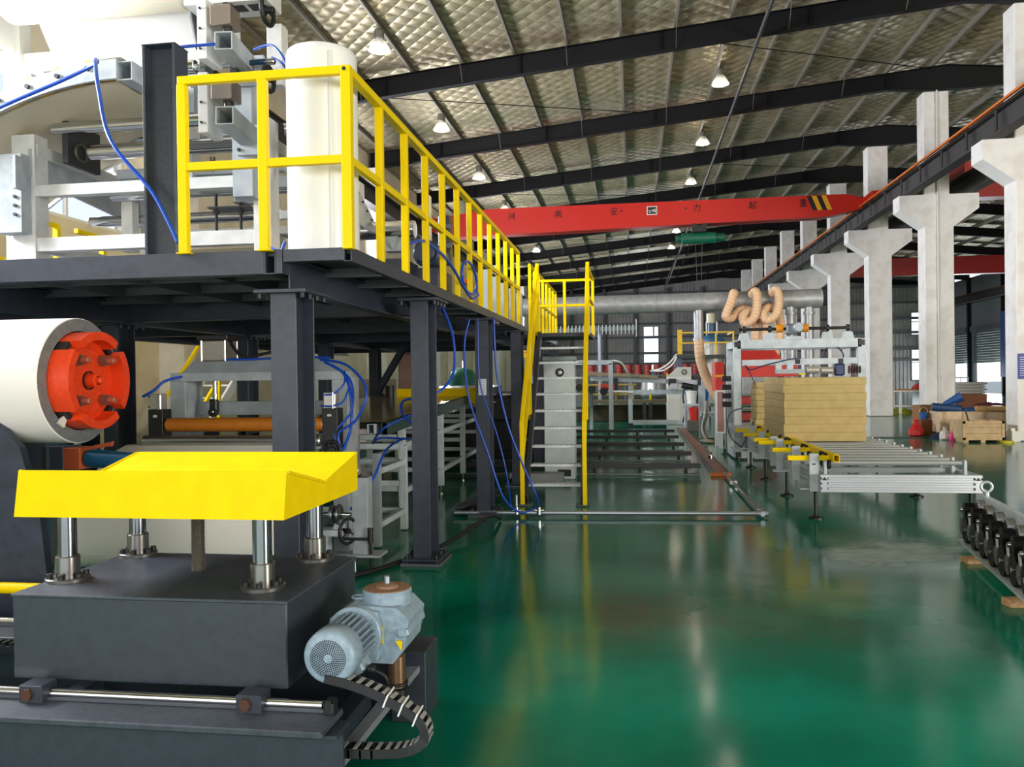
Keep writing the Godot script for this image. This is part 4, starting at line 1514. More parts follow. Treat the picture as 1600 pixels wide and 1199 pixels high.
	g.box(V(-1.9, 2.97, -8.4), V(0.12, 0.5, 0.16), Basis.IDENTITY, 0.01)
	part("terminal_box", g, paint("1c273d", 0.4), mo)
	for i in 4:
		g = Geo.new()
		g.cyl(V(-1.84, 2.8 + 0.1 * i, -8.31), V(-1.84, 2.8 + 0.1 * i, -8.28), 0.025, 12)
		part("cap_screw", g, paint("596274", 0.35, 0.5), mo)
	var pn := thing("cover_panel", "yellowish grey machine cover panels behind the platform rail", "panel", V(-2.2, 2.34, -10.6))
	for i in 2:
		g = Geo.new()
		g.box(V(-2.2, 2.72, -9.6 - 1.5 * i), V(0.06, 0.66, 1.46), Basis.IDENTITY, 0.01)
		part("panel", g, paint("8f896c", 0.5), pn)
	var bk := thing("roller_rack", "pale roller rack with red handles far along the platform", "machine", V(-2.6, 2.34, -13.5))
	for i in 5:
		g = Geo.new()
		g.box(V(-2.15, 2.75, -12.2 - 0.9 * i), V(0.12, 0.82, 0.12))
		part("post", g, paint("8d9294", 0.5), bk)
		g = Geo.new()
		g.rod(V(-4.4, 2.9, -12.3 - 0.9 * i), V(-2.1, 2.9, -12.3 - 0.9 * i), 0.07, 18)
		part("roller", g, paint("8e8f8f", 0.4, 0.5), bk)
	g = Geo.new()
	g.bar(V(-2.1, 2.78, -10.2), V(-2.1, 2.78, -10.9), 0.03, 0.05)
	part("red_handle", g, red, bk)

# ---------------------------------------------------------------- the roll lifting cart in front
func lift_cart() -> void:
	var dark := grain(["2a3038", "2d333c", "303741", "2c323b"], 0.9, 0.4, 0.0, 0.02, 71)
	var worn := grain(["323841", "383f48", "404751", "363c46"], 1.2, 0.5, 0.0, 0.03, 73)
	var g := Geo.new()
	# rails the cart runs on
	var b := thing("rail_bed", "dark steel rail bed with bright guide rods under the lifting cart", "rail bed", V(-2.8, 0, -3.4))
	for q in [[-2.9, -1.1], [-3.78, -1.1]]:
		g = Geo.new()
		var z: float = q[0]
		g.box(V(-3.3, 0.295, z), V(4.4, 0.024, 0.22), Basis.IDENTITY, 0.004)
		part("bed_plate", g, worn, b)
		g = Geo.new()
		g.ibeam(V(-5.5, 0.14, z - 0.0), V(-1.06, 0.14, z - 0.0), 0.14, 0.28, 0.016, 0.014)
		part("bed_beam", g, dark, b)
		g = Geo.new()
		g.rod(V(-5.5, 0.332, z - 0.07), V(-1.16, 0.332, z - 0.07), 0.018, 16)
		part("guide_rod", g, chrome, b)
		g = Geo.new()
		g.box(V(-3.3, 0.312, z - 0.07), V(4.3, 0.012, 0.03))
		part("rod_seat", g, paint("5d636b", 0.4, 0.5), b)
		g = Geo.new()
		g.box(V(-1.135, 0.33, z - 0.07), V(0.04, 0.055, 0.06), Basis.IDENTITY, 0.008)
		part("end_stop", g, black, b)
	g = Geo.new()
	g.box(V(-3.3, 0.27, -3.62), V(4.0, 0.04, 0.05))
	for i in 90:
		g.box(V(-5.2 + 0.042 * i, 0.297, -3.62), V(0.02, 0.02, 0.05), Basis.IDENTITY, 0.0)
	tag(part("gear_rack", g, paint("2b2e33", 0.4, 0.4), b), "", "", "", "stuff")
	for x in [-1.25, -2.6, -4.0]:
		g = Geo.new()
		g.box(V(x, 0.08, -3.34), V(0.08, 0.08, 0.72))
		part("tie_beam", g, dark, b)
	g = Geo.new()
	g.bar(V(-1.16, 0.06, -2.95), V(-0.98, 0.26, -3.7), 0.06, 0.03)
	part("grey_stay", g, paint("6d7279", 0.5), b)
	g = Geo.new()
	g.box(V(-1.02, 0.16, -3.75), V(0.16, 0.32, 0.24))
	part("end_bracket", g, dark, b)
	g = Geo.new()
	g.cyl(V(-5.2, 0.46, -4.0), V(-2.95, 0.46, -4.0), 0.03, 14)
	g.box(V(-3.05, 0.43, -4.0), V(0.1, 0.06, 0.1), Basis.IDENTITY, 0.02)
	lone("yellow_bar", g, yellow, "yellow bar lying behind the left end of the lifting cart", "bar")

	var t := thing("lifting_cart", "dark grey lifting cart on guide rods with four chrome columns", "cart", V(-1.92, 0.29, -3.45))
	g = Geo.new()
	g.box(V(-1.925, 0.52, -3.45), V(1.175, 0.335, 0.8), Basis.IDENTITY, 0.005)
	part("body", g, dark, t)
	g = Geo.new()
	g.box(V(-1.925, 0.691, -3.45), V(1.185, 0.012, 0.81), Basis.IDENTITY, 0.002)
	part("top_plate", g, worn, t)
	for x in [-2.34, -1.44]:
		for z in [-3.0, -3.86]:
			g = Geo.new()
			g.box(V(x, 0.338, z + (0.03 if z > -3.4 else -0.03)), V(0.1, 0.07, 0.09))
			var bl := part("guide_block", g, dark, t)
			if z > -3.4:
				g = Geo.new()
				g.cyl(V(x - 0.01, 0.34, -2.925), V(x - 0.01, 0.34, -2.912), 0.024, 6)
				part("bolt_head", g, paint("54382a", 0.6, 0.4), bl)
	for q in [[-2.44, -3.29], [-1.52, -3.235], [-2.435, -3.8], [-1.51, -3.78]]:
		var c := V(q[0], 0.69, q[1])
		g = Geo.new()
		g.lathe(c, Vector3.UP, [[0, 0], [0.088, 0.0], [0.09, 0.004], [0.09, 0.02], [0.086, 0.024], [0, 0.024]], 32)
		var fl := part("column_flange", g, paint("6f6e6c", 0.32, 0.8), t)
		g = Geo.new()
		g.lathe(c, Vector3.UP, [[0.05, 0.024], [0.05, 0.11], [0.047, 0.115], [0.0, 0.115]], 28)
		part("collar", g, paint("8c8a86", 0.25, 0.9), fl)
		for i in 6:
			var a := TAU * i / 6.0 + 0.3
			g = Geo.new()
			g.lathe(c + V(cos(a) * 0.07, 0.022, sin(a) * 0.07), Vector3.UP, [[0, 0], [0.013, 0], [0.013, 0.018], [0.011, 0.021], [0, 0.021]], 12)
			part("cap_screw", g, black, fl)
		g = Geo.new()
		g.rod(c + V(0, 0.1, 0), V(c.x, 1.02, c.z), 0.039, 32)
		part("guide_column", g, paint("8d8e94", 0.18, 1.0), t)
	g = Geo.new()   # lifting screw with its thread
	var prof := [[0.0, 0.0]]
	for i in 44:
		prof.append([0.024, i * 0.0075])
		prof.append([0.031, i * 0.0075 + 0.0035])
	prof.append([0.024, 0.33])
	g.lathe(V(-1.95, 0.69, -3.5), Vector3.UP, prof, 24)
	part("lifting_screw", g, paint("9a958c", 0.3, 0.8), t)
	# saddle with its shallow valley
	g = Geo.new()
	var saddle_paint := grain(["eccc00", "efcf00", "f2d300"], 1.0, 0.5, 0.0, 0.012, 75)
	saddle_paint.metallic_specular = 0.2
	g.prism([V(-1.33, 1.015, -3.02), V(-1.33, 1.2, -3.05), V(-1.33, 1.108, -3.45), V(-1.33, 1.2, -3.88), V(-1.33, 1.015, -3.88)], V(-1.145, 0, 0))
	part("saddle", g, saddle_paint, t)
	for x in [-2.475, -1.33]:
		g = Geo.new()
		g.bar(V(x, 1.195, -3.06), V(x, 1.11, -3.44), 0.012, 0.014)
		g.bar(V(x, 1.11, -3.46), V(x, 1.195, -3.87), 0.012, 0.014)
		part("saddle_rim", g, yellow, t)
	# geared motor on the right flank
	var mp := grain(["7f93a3", "8b9fae", "96a9b6"], 1.5, 0.4, 0.0, 0.03, 77)
	var mt := thing("gear_motor", "blue grey geared motor with a round perforated fan cover on the cart's right side", "motor", V(-1.1, 0.3, -3.2))
	var mc := V(-1.148, 0.502, 0)
	g = Geo.new()
	g.lathe(V(mc.x, mc.y, -2.985), V(0, 0, -1), [[0, 0.0], [0.085, 0.0], [0.096, 0.006], [0.103, 0.02], [0.105, 0.04], [0.105, 0.1], [0.1, 0.105]], 40, true)
	part("fan_cover", g, mp, mt)
	g = Geo.new()
	for i in range(3, 11):
		var rr := 0.0068 * i
		var n := int(rr * TAU / 0.0085)
		for k in n:
			var a := TAU * k / n
			var p := V(mc.x + cos(a) * rr, mc.y + sin(a) * rr, -2.984)
			g.cyl(p, p + V(0, 0, 0.0015), 0.0027, 6)
	tag(part("vent_holes", g, paint("14181c", 0.7), mt), "", "", "", "stuff")
	g = Geo.new()
	g.lathe(V(mc.x, mc.y, -2.984), V(0, 0, 1), [[0.018, 0], [0.017, 0.003], [0, 0.004]], 24)
	part("cover_hub", g, mp, mt)
	g = Geo.new()
	g.rod(V(mc.x, mc.y, -3.08), V(mc.x, mc.y, -3.27), 0.078, 32)
	part("stator", g, mp, mt)
	for i in 26:
		var a := TAU * i / 26.0
		var d := V(cos(a), sin(a), 0)
		g = Geo.new()
		g.box(mc + d * 0.088 + V(0, 0, -3.175), V(0.026, 0.005, 0.18), Basis(Vector3.BACK, a), 0.001)
		part("cooling_fin", g, mp, mt)
	g = Geo.new()
	g.rod(V(mc.x, mc.y, -3.27), V(mc.x, mc.y, -3.31), 0.115, 36)
	part("motor_flange", g, mp, mt)
	g = Geo.new()
	g.box(V(mc.x + 0.06, mc.y - 0.085, -3.17), V(0.06, 0.05, 0.1), Basis(Vector3.BACK, 0.5), 0.008)
	var tb := part("terminal_box", g, mp, mt)
	g = Geo.new()
	g.rod(V(mc.x + 0.1, mc.y - 0.09, -3.15), V(mc.x + 0.13, mc.y - 0.095, -3.15), 0.018, 14)
	g.tube(curve([V(mc.x + 0.12, mc.y - 0.095, -3.15), V(mc.x + 0.17, mc.y - 0.12, -3.15), V(mc.x + 0.18, mc.y - 0.19, -3.17)]), 0.008, 8)
	part("cable_gland", g, black, tb)
	g = Geo.new()   # gear case: a bevelled housing with a round top flange
	g.prism([V(-1.27, 0.42, -3.33), V(-1.24, 0.37, -3.33), V(-1.0, 0.37, -3.33), V(-0.95, 0.43, -3.33), V(-0.93, 0.55, -3.33), V(-0.98, 0.6, -3.33), V(-1.18, 0.61, -3.33), V(-1.27, 0.55, -3.33)], V(0, 0, -0.26))
	g.prism([V(-1.24, 0.40, -3.3), V(-1.06, 0.39, -3.3), V(-1.05, 0.59, -3.3), V(-1.2, 0.6, -3.3), V(-1.25, 0.54, -3.3)], V(0, 0, -0.04))
	part("gear_case", g, mp, mt)
	g = Geo.new()
	g.box(V(-0.955, 0.5, -3.46), V(0.05, 0.035, 0.28), Basis(Vector3.BACK, 0.2), 0.006)
	part("case_rib", g, mp, mt)
	g = Geo.new()
	g.lathe(V(-1.06, 0.59, -3.46), Vector3.UP, [[0.105, 0], [0.105, 0.055], [0.1, 0.062], [0.045, 0.062]], 36)
	var tf := part("top_flange", g, mp, mt)
	g = Geo.new()
	g.lathe(V(-1.06, 0.652, -3.46), Vector3.UP, [[0.098, 0], [0.098, 0.004], [0.05, 0.004], [0.045, 0.014], [0.02, 0.02], [0, 0.02]], 32)
	part("rusty_cover", g, grain(["7a5a45", "8d6b54", "9b8372"], 4.0, 0.7, 0.3, 0.05, 79), tf)
	g = Geo.new()
	g.lathe(V(-1.06, 0.67, -3.46), Vector3.UP, [[0.012, 0], [0.012, 0.03], [0.009, 0.034], [0, 0.034]], 12)
	part("breather_plug", g, paint("a7b4bd", 0.35, 0.6), tf)
	g = Geo.new()
	g.torus(V(-1.18, 0.612, -3.45), Vector3.UP, 0.03, 0.006, 20, 6)
	part("lifting_ring", g, mp, mt)
	g = Geo.new()
	g.box(V(-1.045, 0.49, -3.325), V(0.014, 0.07, 0.006))
	part("yellow_tag", g, yellow, mt)
	g = Geo.new()
	g.prism([V(-0.985, 0.47, -3.322), V(-0.96, 0.43, -3.322), V(-0.955, 0.47, -3.322)], V(0, 0, 0.005))
	part("yellow_tag", g, yellow, mt)
	g = Geo.new()
	g.rod(V(-1.01, 0.24, -3.42), V(-1.01, 0.38, -3.42), 0.038, 24)
	part("output_shaft", g, paint("8a6a52", 0.35, 0.8), mt)
	g = Geo.new()
	g.torus(V(-1.01, 0.26, -3.42), Vector3.UP, 0.042, 0.007, 24, 6)
	g.lathe(V(-1.01, 0.2, -3.42), Vector3.UP, [[0.05, 0], [0.05, 0.04], [0.04, 0.045], [0, 0.045]], 24)
	part("pinion", g, paint("25272a", 0.4, 0.4), mt)
	# cable drag chain
	var ch := thing("drag_chain", "black cable drag chain with pale crossbars looping from the motor back to the rail bed", "cable chain", V(-0.93, 0.16, -3.0))
	var path := curve([V(-1.16, 0.425, -3.02), V(-1.05, 0.405, -3.01), V(-0.95, 0.375, -3.0), V(-0.86, 0.335, -2.99), V(-0.785, 0.285, -2.985), V(-0.775, 0.225, -2.985), V(-0.83, 0.185, -2.98), V(-0.93, 0.17, -2.98), V(-1.06, 0.165, -2.98), V(-1.2, 0.165, -2.98)], 3)
	for i in path.size() - 1:
		var p: Vector3 = path[i]
		var q: Vector3 = path[i + 1]
		var d := (q - p).normalized()
		var out := d.cross(Vector3.BACK).normalized()
		g = Geo.new()
		g.bar(p, q, 0.07, 0.006, out, 0.0)
		for s in [-1.0, 1.0]:
			g.bar(p + V(0, 0, s * 0.032) - d * 0.006, q + V(0, 0, s * 0.032) + d * 0.006, 0.007, 0.036, out, 0.002)
		var lk := part("chain_link", g, paint("1f2023", 0.45), ch)
		g = Geo.new()
		g.bar((p + q) * 0.5 - d * 0.008 - out * 0.017, (p + q) * 0.5 + d * 0.008 - out * 0.017, 0.06, 0.005, out, 0.001)
		part("crossbar", g, paint("8e8e8c", 0.5), lk)
		g = Geo.new()
		g.bar((p + q) * 0.5 - d * 0.008 + out * 0.017, (p + q) * 0.5 + d * 0.008 + out * 0.017, 0.06, 0.005, out, 0.001)
		part("crossbar", g, paint("8e8e8c", 0.5), lk)
	for i in [7, 9, 11]:
		var p: Vector3 = path[i]
		g = Geo.new()
		g.box(p, V(0.006, 0.052, 0.084), Basis(Vector3.BACK, -0.4), 0.001)
		part("white_tie", g, paint("e6e6e6", 0.5), ch)

# ---------------------------------------------------------------- the big roll with its chuck
func big_roll() -> void:
	var c := V(-3.2, 1.565, -4.45)
	var ax := Vector3.RIGHT
	var g := Geo.new()
	var r := thing("paper_roll", "large white roll with a grey core end at the left edge", "roll", V(-4.2, 1.2, -4.45))
	g.lathe(c - ax * 2.0, ax, [[0, 0], [0.36, 0.0], [0.365, 0.01], [0.365, 1.995], [0.36, 2.0]], 56)
	part("paper", g, paint("e9e4e0", 0.4), r)
	g = Geo.new()
	g.lathe(c, ax, [[0.36, -0.004], [0.36, 0.002], [0.3, 0.003], [0.29, 0.003], [0.288, -0.1]], 56)
	part("core_end", g, grain(["6a6e71", "717578", "777b7d"], 1.0, 0.6, 0.1, 0.03, 81), r)
	g = Geo.new()
	g.prism([c + V(0.004, -0.215, 0.2), c + V(0.004, -0.2, 0.17), c + V(0.004, -0.23, 0.15), c + V(0.004, -0.27, 0.17), c + V(0.004, -0.24, 0.22)], V(0.03, 0.005, 0.02))
	part("torn_tape", g, paint("dcd8d0", 0.6), r)
	var ch := thing("expanding_chuck", "orange expanding chuck of four curved jaws with bolts inside the roll core", "chuck", c)
	var orange := grain(["d93a12", "de3f15", "e3461a"], 2.0, 0.38, 0.0, 0.02, 83)
	# four curved jaws
	for i in 4:
		var mid := PI / 4 + PI / 2 * i + PI / 4
		g = Geo.new()
		g.arc_block(c - ax * 0.06, ax, 0.235, 0.283, mid - 0.66, mid + 0.66, 0.19, 16)
		part("jaw", g, orange, ch)
	g = Geo.new()
	g.lathe(c, ax, [[0.235, -0.06], [0.235, 0.04], [0.19, 0.046], [0.186, 0.05], [0.0, 0.05]], 48)
	part("hub_disc", g, orange, ch)
	g = Geo.new()
	g.lathe(c, ax, [[0.055, 0.05], [0.055, 0.06], [0.048, 0.06], [0.048, 0.052]], 28)
	part("hub_ring", g, black, ch)
	g = Geo.new()
	g.lathe(c + ax * 0.05, ax, [[0.046, 0], [0.046, 0.06], [0.03, 0.065], [0.03, 0.03], [0, 0.03]], 6)
	part("shaft_nut", g, orange, ch)
	g = Geo.new()
	g.lathe(c + ax * 0.05, ax, [[0.022, 0.03], [0.022, 0.085], [0.016, 0.09], [0, 0.09]], 18)
	part("shaft_end", g, orange, ch)
	for i in 4:
		var a := PI / 4 + PI / 2 * i
		var p := c + V(0, cos(a) * 0.165, sin(a) * 0.165)
		g = Geo.new()
		g.cyl(p + ax * 0.04, p + ax * 0.085, 0.036, 6)
		g.cyl(p + ax * 0.085, p + ax * 0.105, 0.03, 6)
		part("hex_nut", g, paint("8b5f4e", 0.4, 0.5), ch)
		g = Geo.new()
		g.rod(p + ax * 0.1, p + ax * 0.145, 0.02, 16)
		part("bolt_end", g, paint("b0614a", 0.4, 0.3), ch)
		g = Geo.new()
		g.box(c + V(0.0, cos(a) * 0.262, sin(a) * 0.262), V(0.12, 0.03, 0.09), Basis(Vector3.RIGHT, a), 0.003)
		part("jaw_gap_bar", g, paint("1c1a1a", 0.6), ch)
	var st := thing("roll_cradle_stand", "dark blue grey stand holding the big roll at the left edge", "stand", V(-3.75, 0, -4.5))
	g = Geo.new()
	g.prism([V(-4.6, 0.0, -4.2), V(-3.15, 0.0, -4.2), V(-3.24, 0.8, -4.2), V(-3.36, 1.2, -4.2), V(-3.6, 1.45, -4.2), V(-4.6, 1.45, -4.2)], V(0, 0, 0.05))
	part("front_plate", g, grain(["202834", "273040", "2c3646"], 0.8, 0.4, 0.0, 0.02, 85), st)
	g = Geo.new()
	g.box(V(-4.35, 0.6, -4.75), V(1.0, 1.2, 0.5))
	part("plinth", g, paint("232a36", 0.45), st)
	var bm := thing("blue_motor", "small blue motor lying behind the yellow saddle's left end", "motor", V(-3.6, 1.0, -5.1))
	g = Geo.new()
	g.rod(V(-3.55, 1.06, -5.0), V(-3.2, 1.03, -5.0), 0.06, 24, 0.01)
	part("motor_body", g, paint("1f5372", 0.35), bm)
	g = Geo.new()
	g.box(V(-3.62, 1.06, -5.0), V(0.12, 0.14, 0.14))
	g.prism([V(-3.6, 1.1, -4.95), V(-3.35, 1.14, -4.95), V(-3.34, 1.17, -4.95), V(-3.6, 1.12, -4.95)], V(0, 0, -0.02))
	part("bracket", g, paint("b3542f", 0.5), bm)
	g = Geo.new()
	g.box(V(-3.72, 0.97, -5.0), V(0.1, 0.34, 0.16))
	part("mounting_arm", g, paint("39404a", 0.5), bm)
	# things seen between the roll and the back row of posts
	g = Geo.new()
	g.box(V(-5.0, 1.0, -6.9), V(0.045, 2.0, 0.05))
	lone("pipe_post", g, paint("b9b9b4", 0.4, 0.4), "thin pale vertical tube just right of the orange chuck", "tube")
	var bc := thing("blue_cabinet", "dark blue machine cabinet behind the orange chuck", "cabinet", V(-5.5, 0, -7.2))
	g = Geo.new()
	g.box(V(-5.5, 1.0, -7.2), V(0.7, 2.0, 0.5), Basis.IDENTITY, 0.01)
	part("body", g, paint("16324a", 0.45), bc)
	g = Geo.new()
	g.box(V(-5.5, 1.0, -6.945), V(0.6, 1.8, 0.012))
	part("door", g, paint("1a3a54", 0.4), bc)
	g = Geo.new()
	g.rod(V(-5.2, 1.1, -6.94), V(-5.2, 1.1, -6.9), 0.03, 12)
	part("knob", g, paint("b9a060", 0.35, 0.7), bc)
	g = Geo.new()
	g.box(V(-4.85, 0.5, -6.6), V(0.26, 1.0, 0.2))
	lone("grey_plinth", g, paint("4a4e52", 0.5), "small grey plinth left of the white film loop", "plinth")

# ---------------------------------------------------------------- the press with the orange roller, and the belt table
func laminator() -> void:
	var gr := grain(["8d969a", "979fa3", "a1a8ab"], 0.8, 0.45, 0.0, 0.01, 91)
	var t := thing("press_frame", "grey press frame with an orange roller behind the front post", "machine", V(-3.2, 0, -6.9))
	var g := Geo.new()
	for x in [-3.93, -2.46]:
		g = Geo.new()
		g.box(V(x, 0.83, -6.9), V(0.14, 1.5, 0.3))
		part("upright", g, gr, t)
		g = Geo.new()
		g.box(V(x, 0.09, -6.85), V(0.34, 0.02, 0.4))
		part("foot_plate", g, gr, t)
		for s in [-0.13, 0.13]:
			g = Geo.new()
			g.cyl(V(x + s, 0.0, -6.7), V(x + s, 0.16, -6.7), 0.014, 10)
			part("levelling_bolt", g, chrome, t)
	g = Geo.new()
	g.box(V(-3.195, 1.59, -6.82), V(1.6, 0.075, 0.16))
	part("top_beam", g, gr, t)
	g = Geo.new()
	g.prism([V(-3.9, 1.625, -6.76), V(-3.83, 1.73, -6.86), V(-2.55, 1.73, -6.86), V(-2.48, 1.625, -6.76)], V(0, 0, -0.2))
	part("top_cover", g, gr, t)
	g = Geo.new()
	g.box(V(-3.2, 1.31, -7.0), V(1.4, 0.12, 0.1))
	part("press_beam", g, gr, t)
	g = Geo.new()
	g.box(V(-3.64, 1.82, -6.95), V(0.23, 0.19, 0.23), Basis.IDENTITY, 0.012)
	var cy := part("air_cylinder", g, paint("98928a", 0.3, 0.8), t)
	g = Geo.new()
	g.box(V(-3.64, 1.935, -6.95), V(0.29, 0.05, 0.29), Basis.IDENTITY, 0.008)
	part("cylinder_cap", g, black, cy)
	g = Geo.new()
	for sx in [-0.11, 0.11]:
		for sz in [-0.11, 0.11]:
			g.cyl(V(-3.64 + sx, 1.73, -6.95 + sz), V(-3.64 + sx, 1.92, -6.95 + sz), 0.012, 8)
	tag(part("tie_rod", g, chrome, cy), "", "", "", "stuff")
	g = Geo.new()
	g.rod(V(-3.64, 1.35, -6.86), V(-3.64, 1.56, -6.86), 0.022, 16)
	part("piston_rod", g, chrome, t)
	g = Geo.new()
	g.box(V(-3.64, 1.33, -6.84), V(0.07, 0.13, 0.06), Basis.IDENTITY, 0.012)
	g.rod(V(-3.64, 1.28, -6.84), V(-3.64, 1.28, -6.8), 0.04, 18)
	part("clevis", g, black, t)
	g = Geo.new()
	g.rod(V(-3.64, 1.285, -6.8), V(-3.64, 1.285, -6.792), 0.014, 12)
	part("clevis_pin", g, chrome, t)
	g = Geo.new()
	g.rod(V(-3.88, 1.19, -6.5), V(-2.5, 1.19, -6.5), 0.058, 32, 0.008)
	part("orange_roller", g, grain(["b06614", "b66b16", "bb7019"], 1.5, 0.5, 0.0, 0.02, 93), t)
	g = Geo.new()
	g.rod(V(-4.0, 1.19, -6.5), V(-2.4, 1.19, -6.5), 0.018, 14)
	part("roller_shaft", g, paint("57503f", 0.35, 0.7), t)
	for x in [-3.96, -2.44]:
		g = Geo.new()
		g.box(V(x, 1.15, -6.52), V(0.13, 0.34, 0.14))
		var ho := part("roller_holder", g, black, t)
		g = Geo.new()
		g.box(V(x, 1.385, -6.5), V(0.1, 0.13, 0.1), Basis.IDENTITY, 0.006)
		part("lift_cylinder", g, paint("b8b6b2", 0.32, 0.7), ho)
		g = Geo.new()
		g.cyl(V(x + 0.035, 1.32, -6.44), V(x + 0.035, 1.45, -6.44), 0.008, 8)
		g.cyl(V(x - 0.09, 1.34, -6.5), V(x - 0.04, 1.34, -6.5), 0.008, 8)
		g.cyl(V(x - 0.09, 1.43, -6.5), V(x - 0.04, 1.43, -6.5), 0.008, 8)
		part("cylinder_port", g, chrome, ho)
		g = Geo.new()
		g.box(V(x, 1.265, -6.447), V(0.035, 0.02, 0.004))
		part("scale_tag", g, paint("c4c4c0", 0.5), ho)
	g = Geo.new()
	g.box(V(-4.02, 1.02, -6.5), V(0.1, 0.14, 0.12), Basis.IDENTITY, 0.02)
	part("bearing_shell", g, black, t)
	g = Geo.new()
	g.rod(V(-4.05, 1.06, -6.42), V(-2.5, 1.06, -6.42), 0.045, 28, 0.008)
	part("steel_roller", g, paint("a9a9a6", 0.3, 0.9), t)
	g = Geo.new()
	for i in 7:
		var a := TAU * i / 7.0
		g.cyl(V(-2.42 + cos(a) * 0.055, 0.98 + sin(a) * 0.055, -6.44), V(-2.42 + cos(a) * 0.055, 0.98 + sin(a) * 0.055, -6.42), 0.01, 8)
	g.torus(V(-2.42, 0.98, -6.43), V(0, 0, 1), 0.075, 0.014, 24, 6)
	g.rod(V(-2.42, 0.98, -6.48), V(-2.42, 0.98, -6.42), 0.03, 16)
	part("chain_wheel", g, paint("1d1e20", 0.45, 0.3), t)
	# white film hanging in a loop in front
	g = Geo.new()
	var prof := curve([V(0, 1.03, -6.5), V(0, 1.02, -6.38), V(0, 0.93, -6.18), V(0, 0.72, -6.02), V(0, 0.4, -5.98), V(0, 0.16, -6.02), V(0, 0.06, -6.15), V(0, 0.05, -6.45)], 6)
	for k in prof.size() - 1:
		var p: Vector3 = prof[k]
		var q: Vector3 = prof[k + 1]
		var w0 := -4.2 - 0.3 * clampf((1.03 - p.y) * 1.1, 0, 1)
		var w1 := -4.2 - 0.3 * clampf((1.03 - q.y) * 1.1, 0, 1)
		g.quad(V(w0, p.y, p.z), V(w1, q.y, q.z), V(-2.62, q.y, q.z), V(-2.62, p.y, p.z))
		var o := V(0, -0.002, -0.004)
		g.quad(V(-2.62, p.y, p.z) + o, V(-2.62, q.y, q.z) + o, V(w1, q.y, q.z) + o, V(w0, p.y, p.z) + o)
	lone("film_loop", g, paint("f4f1e6", 0.4), "wide cream film running over the steel roller and hanging down in a loop", "film")
	# unwinding bench parts at the right foot
	var s := thing("brake_stand", "light grey stand with two handwheels right of the saddle", "stand", V(-2.3, 0, -6.45))
	g = Geo.new()
	g.box(V(-2.19, 0.45, -6.5), V(0.13, 0.62, 0.13))
	part("post", g, gr, s)
	g = Geo.new()
	g.box(V(-2.15, 0.135, -6.5), V(0.27, 0.02, 0.22))
	part("foot_plate", g, gr, s)
	g = Geo.new()
	g.cyl(V(-2.1, 0.0, -6.45), V(-2.1, 0.3, -6.42), 0.014, 10)
	g.cyl(V(-2.1, 0.24, -6.42), V(-2.1, 0.36, -6.42), 0.022, 10)
	g.cyl(V(-2.34, 0.27, -6.42), V(-2.1, 0.27, -6.42), 0.012, 10)
	part("clamp_lever", g, black, s)
	g = Geo.new()
	g.cyl(V(-2.1, 0.0, -6.45), V(-2.1, 0.12, -6.45), 0.016, 10)
	part("levelling_foot", g, black, s)
	g = Geo.new()
	g.box(V(-2.43, 0.32, -6.45), V(0.24, 0.05, 0.16))
	part("bracket", g, pale, s)
	g = Geo.new()
	g.box(V(-2.5, 0.16, -6.5), V(0.06, 0.32, 0.1))
	part("bracket_leg", g, pale, s)
	g = Geo.new()
	g.rod(V(-2.44, 0.46, -6.45), V(-2.41, 0.46, -6.45), 0.075, 28)
	part("brake_disc", g, paint("6d7276", 0.3, 0.8), s)
	g = Geo.new()
	g.rod(V(-2.38, 0.46, -6.45), V(-2.36, 0.46, -6.45), 0.085, 28)
	part("brake_disc", g, paint("6d7276", 0.3, 0.8), s)
	g = Geo.new()
	g.rod(V(-2.56, 0.46, -6.45), V(-2.27, 0.46, -6.45), 0.02, 14)
	part("shaft", g, chrome, s)
	g = Geo.new()
	g.prism([V(-2.42, 0.345, -6.44), V(-2.32, 0.345, -6.44), V(-2.35, 0.42, -6.44), V(-2.39, 0.42, -6.44)], V(0, 0, -0.05))
	part("bearing_foot", g, pale, s)
	for q in [[V(-2.27, 0.34, -6.38), 0.1], [V(-2.23, 0.76, -6.42), 0.075]]:
		var c: Vector3 = q[0]
		g = Geo.new()
		g.torus(c, V(1, 0, 0.4).normalized(), q[1], 0.014, 28, 8)
		g.rod(c - V(0.05, 0, 0.02), c + V(0.02, 0, 0.01), 0.022, 12)
		for i in 3:
			var a := TAU * i / 3.0
			g.bar(c, c + V(-0.37 * sin(a), cos(a), 0.93 * sin(a)) * q[1], 0.014, 0.01, Vector3.RIGHT)
		part("handwheel", g, black, s)
	g = Geo.new()
	g.rod(V(-2.3, 0.82, -6.42), V(-2.18, 0.82, -6.42), 0.035, 16)
	g.rod(V(-2.24, 0.84, -6.42), V(-2.24, 0.9, -6.42), 0.022, 12)
	part("pressure_regulator", g, paint("b3aa92", 0.35, 0.5), s)
